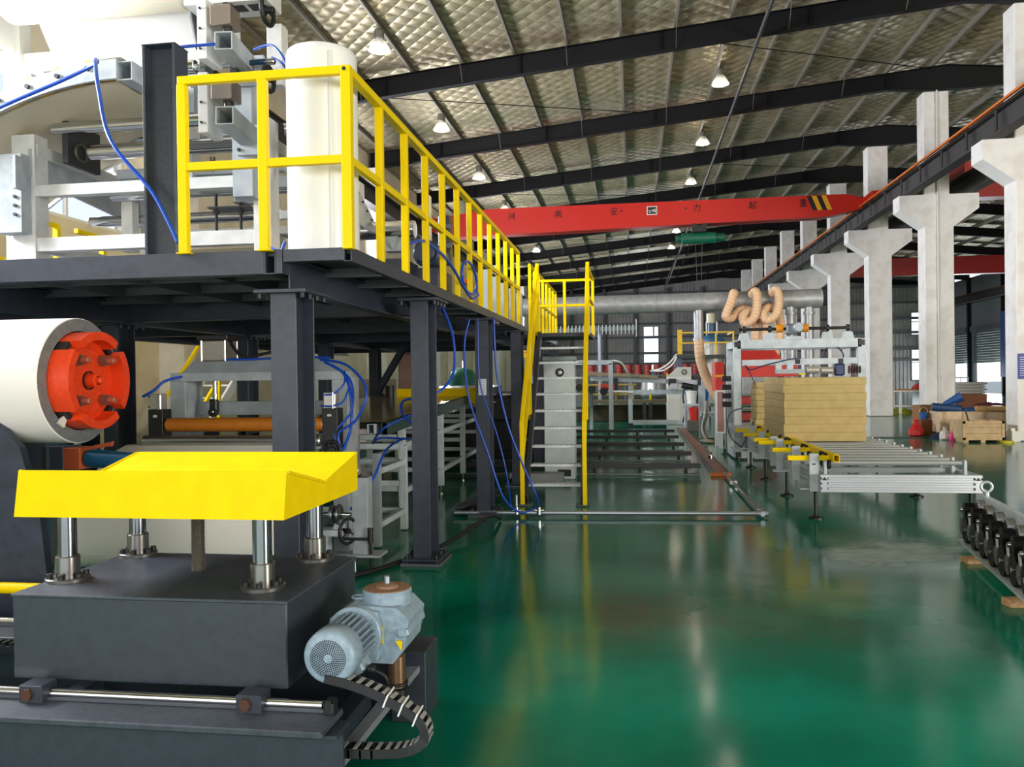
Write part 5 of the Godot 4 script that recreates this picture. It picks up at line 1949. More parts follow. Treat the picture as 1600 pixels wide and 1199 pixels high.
	# hose bundle over the right upright
	var hs := [
		["blue hose looping widest from the press frame's right corner", [V(-2.6, 1.72, -6.7), V(-2.36, 1.68, -6.6), V(-2.18, 1.55, -6.5), V(-2.13, 1.4, -6.45), V(-2.22, 1.22, -6.45), V(-2.36, 1.12, -6.45), V(-2.34, 0.98, -6.45), V(-2.24, 0.84, -6.42)], 0.011],
		["blue hose hanging close along the press frame's right upright", [V(-2.55, 1.7, -6.65), V(-2.36, 1.6, -6.58), V(-2.28, 1.4, -6.52), V(-2.28, 1.15, -6.5), V(-2.36, 0.95, -6.5), V(-2.4, 0.8, -6.5)], 0.012],
		["blue hose crossing the bundle beside the press frame", [V(-2.5, 1.68, -6.62), V(-2.3, 1.55, -6.56), V(-2.27, 1.3, -6.5), V(-2.4, 1.12, -6.46), V(-2.34, 0.98, -6.46), V(-2.28, 0.78, -6.46)], 0.01],
		["short blue hose bowing to the right air cylinder's upper port", [V(-2.36, 1.62, -6.6), V(-2.33, 1.52, -6.5), V(-2.4, 1.44, -6.45), V(-2.5, 1.43, -6.46)], 0.008],
		["short blue hose bowing to the right air cylinder's lower port", [V(-2.3, 1.48, -6.52), V(-2.32, 1.38, -6.46), V(-2.4, 1.34, -6.44), V(-2.5, 1.34, -6.46)], 0.008],
		["blue hose pair from the press top to the left air cylinder", [V(-3.86, 1.6, -6.76), V(-4.0, 1.56, -6.68), V(-4.06, 1.48, -6.6), V(-4.1, 1.43, -6.5)], 0.012],
		["thin blue hose lying along the press cover", [V(-3.75, 1.745, -6.85), V(-3.3, 1.74, -6.84), V(-2.9, 1.75, -6.84), V(-2.55, 1.74, -6.78)], 0.01],
		["black cable curling over the big air cylinder", [V(-3.52, 1.93, -6.9), V(-3.46, 1.84, -6.86), V(-3.36, 1.76, -6.84), V(-3.2, 1.78, -6.84), V(-3.0, 1.82, -6.84)], 0.014],
		["blue hose running from the press to the belt table and down to the brake stand", [V(-2.05, 1.22, -7.6), V(-2.3, 1.1, -7.5), V(-2.32, 0.98, -7.2), V(-2.18, 1.04, -7.0), V(-1.95, 1.02, -7.2), V(-1.9, 1.1, -7.3)], 0.01],
		["blue hose hanging down beside the belt table's tube end", [V(-2.0, 1.03, -7.1), V(-2.1, 0.95, -6.9), V(-2.12, 0.75, -6.6), V(-2.2, 0.58, -6.5), V(-2.28, 0.5, -6.45)], 0.01],
		["blue hose bow left of the free standing post", [V(-1.8, 1.38, -7.0), V(-2.0, 1.36, -7.1), V(-2.03, 1.25, -7.15), V(-1.93, 1.12, -7.2), V(-1.9, 0.98, -7.2)], 0.012],
	]
	for h in hs:
		g = Geo.new()
		g.tube(curve(h[1], 8), h[2], 8)
		lone("air_hose", g, black if str(h[0]).begins_with("black") else bluehose, h[0], "hose")
	g = Geo.new()
	g.tube(curve([V(-2.1, 0.02, -6.4), V(-2.2, 0.02, -6.2), V(-2.0, 0.02, -6.6), V(-1.7, 0.05, -7.4), V(-1.5, 0.12, -8.4), V(-1.45, 0.03, -8.9)], 8), 0.02, 8)
	lone("black_cable", g, black, "black cable lying on the floor behind the free standing post", "cable")

	# inclined belt table on legs
	var bt := thing("belt_table", "pale legged belt table with a dark green side rail under the platform", "conveyor", V(-3.2, 0, -10.5))
	for x in [-2.55, -4.1]:
		g = Geo.new()
		g.hollow(V(x, 1.04, -8.3), V(x, 1.34, -15.8), 0.07, 0.13, 0.006)
		part("side_rail", g, paint("23403a", 0.5), bt)
	g = Geo.new()
	g.quad(V(-4.1, 1.11, -8.3), V(-2.55, 1.11, -8.3), V(-2.55, 1.41, -15.8), V(-4.1, 1.41, -15.8))
	g.quad(V(-4.1, 1.1, -15.8), V(-2.55, 1.1, -15.8), V(-2.55, 1.04, -8.3), V(-4.1, 1.04, -8.3))
	part("belt", g, paint("c9b487", 0.14), bt)
	g = Geo.new()
	g.hollow(V(-2.68, 1.04, -8.25), V(-2.68, 1.04, -8.7), 0.075, 0.1, 0.006)
	part("tube_end", g, pale, bt)
	g = Geo.new()
	g.box(V(-3.4, 1.07, -8.2), V(1.2, 0.05, 0.1))
	part("yellow_edge", g, yellow, bt)
	for z in [-9.06, -10.95, -12.4, -14.2]:
		var top: float = 1.0 + 0.04 * (-8.3 - z)
		for x in [-2.58, -4.05]:
			g = Geo.new()
			g.box(V(x, 0.08 + top * 0.5, z), V(0.075, top - 0.06, 0.075))
			var lg := part("leg", g, pale, bt)
			g = Geo.new()
			g.cyl(V(x, 0, z), V(x, 0.14, z), 0.012, 8)
			g.cyl(V(x, 0, z), V(x, 0.015, z), 0.03, 12)
			part("levelling_foot", g, chrome, lg)
		for y in [0.32, 0.62, 0.9]:
			if z < -9.1 or y != 0.62:
				g = Geo.new()
				g.bar(V(-4.05, y, z), V(-2.58, y, z), 0.05, 0.06)
				part("cross_bar", g, pale, bt)
	for x in [-2.58, -4.05]:
		for y in [0.28, 0.8]:
			g = Geo.new()
			g.bar(V(x, y, -9.06), V(x, y + 0.1, -14.2), 0.05, 0.06)
			part("stretcher", g, pale, bt)
	# near bench whose bars show left of the free standing post
	var nb := thing("feed_bench", "pale feed bench of square bars between the press and the belt table", "bench", V(-2.9, 0, -7.9))
	for x in [-2.35, -3.9]:
		for z in [-7.4, -8.3]:
			g = Geo.new()
			g.box(V(x, 0.44, z), V(0.07, 0.86, 0.07))
			part("leg", g, pale, nb)
	for y in [0.2, 0.48, 0.7, 0.86]:
		g = Geo.new()
		g.bar(V(-3.9, y, -8.3), V(-2.35, y, -8.3), 0.06, 0.055)
		part("cross_bar", g, pale, nb)
	for y in [0.2, 0.7]:
		g = Geo.new()
		g.bar(V(-2.35, y, -7.4), V(-2.35, y, -8.3), 0.05, 0.055)
		part("side_bar", g, pale, nb)

# ---------------------------------------------------------------- stair to the platform
func stair() -> void:
	var t := thing("stair", "steep steel stair with pale treads and yellow handrails up to the platform", "stair", V(-0.98, 0, -11.2))
	t.rotation.y = 0.0
	var g := Geo.new()
	var foot := V(-0.965, 0.0, -9.98)
	var top := V(-1.03, 2.19, -12.35)
	for s in [-1.0, 1.0]:
		g = Geo.new()
		var o := V(s * 0.345, 0, 0)
		g.channel(foot + o + V(0, 0.06, 0), top + o + V(0, -0.02, 0), 0.05, 0.16, 0.008, s)
		part("stringer", g, paint("33373f", 0.5), t)
		g = Geo.new()
		g.box(foot + o + V(0, 0.012, -0.02), V(0.16, 0.024, 0.16))
		part("foot_plate", g, paint("4b4f57", 0.5), t)
	for k in range(1, 10):
		var c := foot.lerp(top, k / 10.0)
		g = Geo.new()
		g.box(c + V(0, 0, -0.06), V(0.64, 0.03, 0.2))
		for i in 10:
			g.box(c + V(-0.28 + 0.062 * i, 0.017, -0.06), V(0.03, 0.006, 0.16), Basis.IDENTITY, 0.0)
		part("tread", g, paint("cfd6da", 0.4, 0.2), t)
	g = Geo.new()
	g.box(V(-1.15, 2.18, -13.0), V(1.06, 0.06, 1.3))
	part("landing", g, paint("2f333b", 0.5), t)
	for s in [-1.0, 1.0]:
		var o := V(s * 0.375, 0, 0.04)
		g = Geo.new()
		g.box(foot + o + V(0, 0.52, 0), V(0.05, 1.0, 0.05))
		part("handrail_post", g, yellow, t)
		g = Geo.new()
		g.bar(foot.lerp(top, 0.45) + o + V(0, 0.0, 0), foot.lerp(top, 0.45) + o + V(0, 1.0, 0), 0.045, 0.045)
		part("handrail_post", g, yellow, t)
		g = Geo.new()
		g.bar(foot + o + V(0, 1.0, 0), top + o + V(0, 1.0, 0), 0.05, 0.05)
		part("handrail", g, yellow, t)
		g = Geo.new()
		g.bar(foot + o + V(0, 0.52, 0), top + o + V(0, 0.52, 0), 0.04, 0.04)
		part("middle_rail", g, yellow, t)
		g = Geo.new()
		g.box(top + o + V(0, 0.52, -0.05), V(0.05, 1.08, 0.05))
		part("handrail_post", g, yellow, t)
	g = Geo.new()
	for y in [3.13, 2.72]:
		g = Geo.new()
		g.bar(V(-1.62, y, -13.6), V(-0.62, y, -13.6), 0.04, 0.04)
		part("landing_rail", g, yellow, t)
		g = Geo.new()
		g.bar(V(-0.64, y, -12.4), V(-0.64, y, -13.6), 0.04, 0.04)
		part("landing_rail", g, yellow, t)
	for p in [V(-1.6, 2.67, -13.6), V(-1.1, 2.67, -13.6), V(-0.64, 2.67, -13.6)]:
		g = Geo.new()
		g.box(p, V(0.045, 0.95, 0.045))
		part("landing_post", g, yellow, t)
	# pale column of a machine standing under the stair
	var c := thing("machine_column", "pale grey upright housing with a round black eye behind the stair treads", "machine", V(-1.1, 0, -12.3))
	g = Geo.new()
	g.box(V(-1.12, 0.9, -12.75), V(0.46, 1.8, 0.4), Basis.IDENTITY, 0.01)
	part("housing", g, grain(["c0cccd", "c6d1d2", "ccd6d6"], 0.8, 0.4, 0.0, 0.01, 95), c)
	g = Geo.new()
	g.box(V(-1.12, 1.83, -12.75), V(0.5, 0.07, 0.44), Basis.IDENTITY, 0.01)
	part("cap", g, paint("8d999b", 0.45), c)
	g = Geo.new()
	g.lathe(V(-1.1, 1.62, -12.55), V(0, 0, 1), [[0.065, 0], [0.065, 0.012], [0.035, 0.014]], 28)
	part("eye_ring", g, black, c)
	g = Geo.new()
	g.lathe(V(-1.1, 1.62, -12.55), V(0, 0, 1), [[0.035, 0.01], [0.02, 0.016], [0, 0.016]], 20)
	part("eye_centre", g, paint("c5bcbc", 0.3, 0.3), c)
	g = Geo.new()
	g.box(V(-1.05, 0.1, -12.545), V(0.2, 0.1, 0.01))
	part("foot_opening", g, black, c)
	g = Geo.new()
	g.box(V(-1.45, 0.06, -12.4), V(0.8, 0.12, 0.3))
	part("base_rail", g, paint("8c9093", 0.45), c)

# ---------------------------------------------------------------- roller conveyor with the foam boards
func profile_beam(g: Geo, p: Vector3, q: Vector3, w: float, h: float) -> void:   # slotted aluminium section
	var b := Geo.frame(q - p)
	var l := p.distance_to(q)
	var m := (p + q) * 0.5
	g.box(m, Vector3(w * 0.62, h, l), b, 0.002)
	for i in 4:
		g.box(m + b.y * (i - 1.5) * h / 3.25, Vector3(w, h * 0.19, l + 0.001), b, 0.003)

func conveyor() -> void:
	var t := thing("roller_conveyor", "aluminium roller conveyor with yellow guide bars, carrying the yellow foam boards", "conveyor", V(2.65, 0, -11.5))
	var g := Geo.new()
	profile_beam(g, V(1.95, 0.41, -9.0), V(1.95, 0.41, -14.6), 0.085, 0.165)
	part("side_beam", g, alu, t)
	g = Geo.new()
	profile_beam(g, V(3.44, 0.41, -9.0), V(3.44, 0.41, -14.6), 0.085, 0.165)
	part("side_beam", g, alu, t)
	for z in [-9.04, -14.5]:
		g = Geo.new()
		profile_beam(g, V(1.99, 0.41, z), V(3.4, 0.41, z), 0.08, 0.165)
		part("end_beam", g, alu, t)
	for x in [1.95, 3.44]:
		for i in 3:
			g = Geo.new()
			g.prism([V(x - 0.024, 0.36 + 0.05 * i - 0.015, -8.998), V(x + 0.024, 0.36 + 0.05 * i - 0.015, -8.998), V(x, 0.36 + 0.05 * i + 0.018, -8.998)], V(0, 0, 0.002))
		part("profile_slot", g, black, t)
	g = Geo.new()
	g.box(V(2.7, 0.5, -9.5), V(1.4, 0.06, 0.08))
	part("inner_bar", g, paint("8d949a", 0.4, 0.4), t)
	for i in 16:
		var z := -9.1 - 0.335 * i
		g = Geo.new()
		g.rod(V(2.0, 0.615, z), V(3.32, 0.615, z), 0.028, 20)
		var ro := part("roller", g, paint("c3c9d0", 0.22, 0.7), t)
		g = Geo.new()
		g.box(V(3.345, 0.56, z), V(0.03, 0.17, 0.07))
		part("roller_bracket", g, pale, ro)
		g = Geo.new()
		g.box(V(1.975, 0.555, z), V(0.03, 0.17, 0.06))
		part("roller_bracket", g, pale, ro)
		g = Geo.new()
		g.rod(V(2.0, 0.6, z), V(2.03, 0.6, z), 0.05, 14)
		part("drive_sprocket", g, black, ro)
	for x in [1.9, 3.46]:
		for z in [-9.3, -11.0, -12.7, -14.3]:
			g = Geo.new()
			g.box(V(x, 0.318, z), V(0.3, 0.02, 0.1))
			var lp := part("leg_plate", g, alu, t)
			g = Geo.new()
			g.cyl(V(x + 0.02, 0.02, z), V(x + 0.02, 0.31, z), 0.02, 12)
			g.lathe(V(x + 0.02, 0, z), Vector3.UP, [[0, 0], [0.085, 0], [0.085, 0.012], [0.03, 0.03], [0.02, 0.06]], 20)
			part("levelling_foot", g, paint("232427", 0.4, 0.4), lp)
	# clamp plates with yellow cross bars
	for q in [[-9.02, 1.62], [-10.0, 1.62], [-11.1, 1.63], [-11.55, 1.63], [-12.6, 1.63], [-13.6, 1.64]]:
		var z: float = q[0]
		g = Geo.new()
		g.box(V(1.87, 0.51, z - 0.11), V(0.095, 0.4, 0.03))
		var cp := part("clamp_plate", g, pale, t)
		g = Geo.new()
		g.box(V(1.87, 0.6, z - 0.09), V(0.03, 0.012, 0.012))
		part("clamp_bolt", g, black, cp)
		g = Geo.new()
		g.box(V(1.83, 0.66, z - 0.15), V(0.44, 0.052, 0.04))
		part("yellow_cross_bar", g, yellow, cp)
		g = Geo.new()
		g.tube(curve([V(2.02, 0.69, z - 0.2), V(1.98, 0.71, z - 0.3), V(2.0, 0.66, z - 0.4)], 4), 0.014, 6)
		part("hinge_hook", g, black, cp)
	g = Geo.new()
	g.hollow(V(2.06, 0.675, -8.95), V(2.06, 0.675, -14.5), 0.06, 0.075, 0.006)
	part("yellow_guide_rail", g, yellow, t)

	# stacked foam boards
	var foam := grain(["ae9862", "b29c67", "b6a06b"], 0.9, 0.85, 0.0, 0.012, 101, 0.1)
	var rng := RandomNumberGenerator.new()
	rng.seed = 5
	var y := 0.648
	var hs := [0.118, 0.112, 0.1, 0.112, 0.105, 0.098, 0.11, 0.098]
	var places := ["lowest board of the front foam stack, lying on the rollers", "second board from the rollers in the front foam stack", "third board from the rollers in the front foam stack", "fourth board from the rollers in the front foam stack", "fifth board from the rollers in the front foam stack", "third board from the top of the front foam stack", "second board from the top of the front foam stack", "topmost board of the front foam stack on the conveyor"]
	for i in 8:
		g = Geo.new()
		var dx := rng.randf_range(-0.012, 0.012)
		var h: float = hs[i]
		g.box(V(2.52 + dx, y + h * 0.5, -12.45 + rng.randf_range(-0.01, 0.01)), V(1.05, h - 0.001, 1.72), Basis.IDENTITY, 0.0025)
		lone("foam_board", g, foam, "yellow " + places[i], "foam board", "front stack of foam boards")
		y += h
	y = 0.648
	for i in 7:
		g = Geo.new()
		g.box(V(2.45 + rng.randf_range(-0.02, 0.02), y + 0.055, -15.55), V(0.62, 0.106, 0.7), Basis.IDENTITY, 0.006)
		lone("foam_board", g, foam, "shorter yellow foam board in the stack inside the pale gantry, %s" % ["lowest", "second up", "third up", "fourth up", "fifth up", "second from top", "topmost"][i], "foam board", "rear stack of foam boards")
		y += 0.11
	g = Geo.new()
	g.box(V(2.45, 0.6, -15.5), V(1.4, 0.08, 1.6))
	var ft := thing("feed_table", "pale feed table under the shorter foam stack inside the gantry", "table", V(2.45, 0, -15.5))
	part("top", g, pale, ft)
	for x in [2.0, 3.0]:
		for zz in [-15.0, -16.0]:
			g = Geo.new()
			g.box(V(x, 0.28, zz), V(0.08, 0.56, 0.08))
			part("leg", g, pale, ft)

func gantry() -> void:
	var t := thing("gantry", "pale square tube gantry over the end of the roller conveyor", "gantry", V(2.9, 0, -15.9))
	var g := Geo.new()
	var z := -15.6
	for x in [1.87, 4.02]:
		for zz in [z, -16.7]:
			g = Geo.new()
			g.box(V(x, 1.12, zz), V(0.13, 2.1, 0.13))
			part("post", g, pale, t)
	for zz in [z, -16.7]:
		g = Geo.new()
		g.bar(V(1.87, 2.1, zz), V(4.02, 2.1, zz), 0.13, 0.16)
		part("top_beam", g, pale, t)
	for x in [1.87, 4.02]:
		for yy in [2.1, 0.1]:
			g = Geo.new()
			g.bar(V(x, yy, z), V(x, yy, -16.7), 0.13, 0.13)
			part("side_beam", g, pale, t)
	g = Geo.new()
	g.bar(V(1.87, 0.1, z + 0.01), V(2.3, 0.1, z + 0.01), 0.12, 0.13)
	part("foot_bar", g, pale, t)
	for p in [V(1.87, 0.1, z + 0.07), V(1.87, 2.1, z + 0.07), V(4.02, 2.1, z + 0.07)]:
		g = Geo.new()
		g.box(p, V(0.1, 0.1, 0.01))
		part("end_cap", g, black, t)
	for p in [V(1.87, 0, z), V(1.75, 0, -16.7), V(4.02, 0, z)]:
		g = Geo.new()
		g.cyl(p, p + V(0, 0.1, 0), 0.02, 10)
		g.cyl(p, p + V(0, 0.02, 0), 0.06, 14)
		part("levelling_foot", g, black, t)
	# lifting shaft on top
	g = Geo.new()
	g.cyl(V(1.9, 2.37, z), V(3.8, 2.37, z), 0.028, 14)
	part("drive_shaft", g, paint("2b2523", 0.4, 0.4), t)
	for x in [2.0, 2.45, 3.45, 3.8]:
		g = Geo.new()
		g.prism([V(x - 0.1, 2.18, z + 0.05), V(x + 0.1, 2.18, z + 0.05), V(x + 0.07, 2.3, z + 0.05), V(x - 0.07, 2.3, z + 0.05)], V(0, 0, -0.12))
		var jb := part("screw_jack", g, paint("aeb8bf", 0.4), t)
		g = Geo.new()
		g.rod(V(x - 0.03, 2.37, z), V(x + 0.03, 2.37, z), 0.06, 16)
		part("bearing", g, paint("2f2f31", 0.4, 0.3), jb)
	for x in [2.62, 3.06]:
		g = Geo.new()
		g.rod(V(x - 0.06, 2.38, z), V(x + 0.06, 2.38, z), 0.075, 20)
		part("orange_coupling", g, paint("d98a12", 0.4), t)
	g = Geo.new()
	g.box(V(2.84, 2.36, z), V(0.22, 0.2, 0.2), Basis.IDENTITY, 0.03)
	part("gear_case", g, paint("7b8186", 0.35, 0.3), t)
	g = Geo.new()
	g.rod(V(2.9, 2.38, z + 0.08), V(2.9, 2.38, z + 0.34), 0.085, 24, 0.01)
	part("motor", g, paint("a4abb2", 0.3, 0.4), t)
	g = Geo.new()
	g.box(V(2.88, 2.2, z), V(0.3, 0.06, 0.16))
	part("motor_seat", g, pale, t)
	# carriage with its gripper
	g = Geo.new()
	g.bar(V(1.95, 1.76, z + 0.02), V(3.95, 1.78, z + 0.02), 0.1, 0.11)
	part("carriage_beam", g, pale, t)
	for x in [2.92, 3.66]:
		g = Geo.new()
		g.box(V(x, 1.775, z + 0.076), V(0.085, 0.085, 0.01))
		part("end_cap", g, black, t)
	g = Geo.new()
	g.box(V(2.78, 1.6, z + 0.1), V(0.5, 0.08, 0.16))
	part("gripper_plate", g, paint("9aa4aa", 0.4), t)
	for x in [2.58, 2.78]:
		g = Geo.new()
		g.box(V(x, 1.68, z + 0.1), V(0.1, 0.1, 0.1))
		part("gripper_bracket", g, pale, t)
	g = Geo.new()
	g.rod(V(3.05, 1.62, z + 0.15), V(3.26, 1.62, z + 0.15), 0.07, 18)
	g.rod(V(3.3, 1.61, z + 0.15), V(3.5, 1.61, z + 0.15), 0.065, 18)
	tag(part("gripper_motor", g, paint("b9b5aa", 0.35, 0.5), t), "", "", "", "stuff")
	g = Geo.new()
	g.box(V(3.62, 1.62, z + 0.12), V(0.17, 0.22, 0.16), Basis.IDENTITY, 0.03)
	part("blue_gear_case", g, paint("1b2f5c", 0.4), t)
	for i in 5:
		g = Geo.new()
		g.rod(V(3.8 + 0.045 * i, 1.62, z + 0.05), V(3.81 + 0.045 * i, 1.62, z + 0.05), 0.075, 16, 0.002)
		part("pulley_disc", g, paint("3b3735", 0.4, 0.4), t)
	g = Geo.new()
	g.box(V(2.98, 1.555, z + 0.1), V(0.12, 0.04, 0.12))
	part("yellow_block", g, yellow, t)
	for i in 4:
		g = Geo.new()
		g.box(V(1.72, 1.0 + 0.16 * i, z - 0.4), V(0.16, 0.1, 0.16))
		part("valve_block", g, black, t)
	for h in [["dark blue cable sagging from the gantry carriage to its post", [V(2.0, 1.72, z + 0.1), V(2.1, 1.64, z + 0.12), V(2.3, 1.7, z + 0.12), V(2.7, 1.8, z + 0.1), V(2.95, 1.84, z + 0.08)], 0.012],
		["dark cable falling in a long bow inside the gantry's left post", [V(2.0, 1.7, z + 0.12), V(2.12, 1.5, z + 0.14), V(2.2, 1.1, z + 0.16), V(2.16, 0.8, z + 0.16), V(2.02, 0.45, z + 0.15), V(1.9, 0.2, z + 0.12)], 0.01],
		["dark cable looping down on the outer side of the gantry's left post", [V(1.95, 0.95, z + 0.1), V(1.72, 0.85, z + 0.12), V(1.68, 0.6, z + 0.12), V(1.75, 0.4, z + 0.12), V(1.92, 0.24, z + 0.1)], 0.01],
		["blue hose arching above the gantry carriage motor", [V(3.36, 1.84, z), V(3.42, 2.0, z), V(3.6, 2.03, z), V(3.72, 1.9, z), V(3.7, 1.78, z)], 0.012]]:
		g = Geo.new()
		g.tube(curve(h[1], 8), h[2], 6)
		lone("machine_cable", g, paint("14224a", 0.4), h[0], "cable")

	# the red foam press behind
	var r := thing("red_press", "red foam press with a sloping hood behind the gantry", "machine", V(2.6, 0, -18.6))
	g = Geo.new()
	g.prism([V(2.1, 1.84, -18.3), V(3.15, 1.84, -18.3), V(2.95, 2.1, -18.3), V(2.1, 2.1, -18.3)], V(0, 0, -0.8))
	part("hood", g, red, r)
	g = Geo.new()
	g.box(V(2.75, 1.64, -18.6), V(1.3, 0.28, 0.9), Basis.IDENTITY, 0.01)
	part("upper_beam", g, paint("d5382c", 0.4), r)
	for yy in [1.0, 0.66]:
		g = Geo.new()
		g.box(V(2.55, yy, -18.5), V(0.9, 0.16, 0.8), Basis.IDENTITY, 0.01)
		part("lower_beam", g, paint("9e1712", 0.4), r)
	g = Geo.new()
	g.box(V(2.6, 0.3, -18.8), V(0.9, 0.6, 0.5))
	part("base", g, paint("4a4c4e", 0.5), r)
	for yy in [0.9, 0.8]:
		g = Geo.new()
		g.rod(V(2.1, yy, -17.95), V(3.0, yy, -17.95), 0.035, 16)
		part("roller", g, chrome, r)
	for x in [2.05, 3.2]:
		g = Geo.new()
		g.box(V(x, 0.9, -18.9), V(0.12, 1.8, 0.12))
		part("press_post", g, paint("8e9498", 0.45), r)
	var rb := thing("red_switchbox", "bright red box with a yellow stripe left of the gantry", "cabinet", V(1.75, 1.2, -18.5))
	g = Geo.new()
	g.prism([V(1.74, 1.2, -18.3), V(1.92, 1.2, -18.3), V(1.92, 1.83, -18.3), V(1.74, 1.83, -18.3)], V(0, 0, -0.8))
	part("body", g, red, rb)
	g = Geo.new()
	g.box(V(1.83, 1.53, -18.295), V(0.18, 0.05, 0.01))
	part("yellow_stripe", g, paint("e6a51a", 0.4), rb)
	g = Geo.new()
	g.box(V(1.83, 0.6, -18.7), V(0.14, 1.2, 0.14))
	part("post", g, pale, rb)
	var fd := thing("framed_panel", "reddish panel in a white frame leaning below the red box", "panel", V(1.82, 0.3, -18.1))
	g = Geo.new()
	g.box(V(1.82, 0.77, -18.1), V(0.13, 0.84, 0.02))
	part("panel", g, paint("9c6f70", 0.5), fd)
	for s in [-1.0, 1.0]:
		g = Geo.new()
		g.box(V(1.82 + s * 0.085, 0.77, -18.1), V(0.03, 0.92, 0.04))
		part("frame_bar", g, white_paint, fd)
		g = Geo.new()
		g.box(V(1.82, 0.77 + s * 0.44, -18.1), V(0.14, 0.03, 0.04))
		part("frame_bar", g, white_paint, fd)
	g = Geo.new()
	g.box(V(1.82, 0.16, -18.1), V(0.08, 0.32, 0.08))
	part("stub", g, pale, fd)

# ---------------------------------------------------------------- rails, tray and pipe on the floor
func floor_runs() -> void:
	var g := Geo.new()
	var words := ["nearest the stair foot", "second from the stair", "third from the stair", "fourth from the stair", "farthest from the stair"]
	for k in 5:
		var z := -13.4 - 2.1 * k
		var t := thing("transfer_rail", "low black transfer rail across the floor, %s" % words[k], "rail", V(-1.0, 0, z), "low black transfer rails")
		g = Geo.new()
		g.box(V(-1.0, 0.125, z), V(4.06, 0.07, 0.12))
		part("beam", g, paint("17191a", 0.4), t)
		for i in 6:
			g = Geo.new()
			g.box(V(-2.8 + 0.72 * i, 0.045, z), V(0.05, 0.09, 0.08))
			part("support", g, black, t)
		g = Geo.new()
		g.box(V(-1.0, 0.02, z + 0.3), V(4.0, 0.03, 0.04))
		part("chain_guide", g, paint("55605a", 0.35, 0.4), t)
	var c := thing("cable_tray", "long copper brown cable tray on the floor with an orange end", "cable tray", V(1.32, 0, -18.8))
	g = Geo.new()
	g.box(V(1.32, 0.05, -18.7), V(0.2, 0.012, 11.2), Basis.IDENTITY, 0.0)
	part("cover", g, grain(["6e4632", "7d513a", "875b43"], 0.6, 0.4, 0.2, 0.01, 105), c)
	for s in [-1.0, 1.0]:
		g = Geo.new()
		g.box(V(1.32 + s * 0.1, 0.035, -18.7), V(0.012, 0.07, 11.2), Basis.IDENTITY, 0.0)
		part("side", g, paint("5b4436", 0.5, 0.2), c)
	g = Geo.new()
	g.box(V(1.3, 0.03, -13.05), V(0.3, 0.05, 0.08))
	part("orange_end", g, paint("cf6a17", 0.45), c)
	g = Geo.new()
	g.rod(V(1.33, 0.075, -15.0), V(1.33, 0.14, -15.0), 0.04, 12)
	g.torus(V(1.33, 0.14, -15.0), V(1, 0, 0.3).normalized(), 0.06, 0.012, 16, 6)
	part("tap", g, chrome, c)
	var p := thing("floor_pipe", "galvanised pipe run along the floor, cornering in front of the stair", "pipe", V(-0.3, 0, -9.3))
	var tin := paint("a3abb5", 0.3, 0.75)
	g = Geo.new()
	g.cyl(V(-2.0, 0.05, -9.1), V(1.36, 0.05, -9.26), 0.024, 14)
	part("front_run", g, tin, p)
	g = Geo.new()
	g.cyl(V(1.36, 0.05, -9.26), V(1.36, 0.05, -13.0), 0.022, 14)
	part("side_run", g, paint("6e675f", 0.4, 0.5), p)
	g = Geo.new()
	g.rod(V(1.3, 0.05, -9.257), V(1.42, 0.05, -9.263), 0.034, 14)
	g.rod(V(1.36, 0.05, -9.22), V(1.36, 0.05, -9.42), 0.032, 14)
	part("elbow", g, tin, p)
	for q in [V(1.36, 0.05, -9.42), V(1.36, 0.05, -11.9)]:
		g = Geo.new()
		g.box(q, V(0.1, 0.05, 0.04))
		part("clip", g, chrome, p)
	for x in [-1.3, -1.05]:
		g = Geo.new()
		g.rod(V(x, 0.03, -9.13), V(x, 0.12, -9.13), 0.028, 14)
		g.rod(V(x - 0.05, 0.075, -9.13), V(x + 0.06, 0.075, -9.13), 0.02, 12)
		part("tee_fitting", g, chrome, p)
	g = Geo.new()
	g.rod(V(-1.3, 0.12, -9.13), V(-1.3, 0.25, -9.13), 0.012, 10)
	part("valve_stem", g, paint("d4d8dc", 0.3, 0.5), p)
	g = Geo.new()
	g.channel(V(-1.98, 0.05, -9.2), V(-1.75, 0.09, -10.6), 0.14, 0.08, 0.006, 1.0)
	lone("steel_offcut", g, paint("565b66", 0.45), "short dark steel channel offcut on the floor left of the stair", "offcut")
	# floor trench edge across the far aisle
	g = Geo.new()
	g.box(V(6.3, 0.012, -20.9), V(5.6, 0.02, 0.12))
	lone("trench_cover", g, paint("1f2524", 0.5), "dark narrow trench cover across the floor beyond the conveyor", "trench cover")
	# pale painted reflection on the epoxy: laid together with the floor
	# coils of cable by the tray
	g = Geo.new()
	for i in 4:
		g.torus(V(1.85 + 0.02 * i, 0.03 + 0.012 * i, -19.6), V(0.05, 1, 0.03).normalized(), 0.34 - 0.02 * i, 0.014, 32, 6)
	lone("cable_coil", g, paint("8d8468", 0.6), "tan cable coiled on the floor beside the brown tray", "cable")

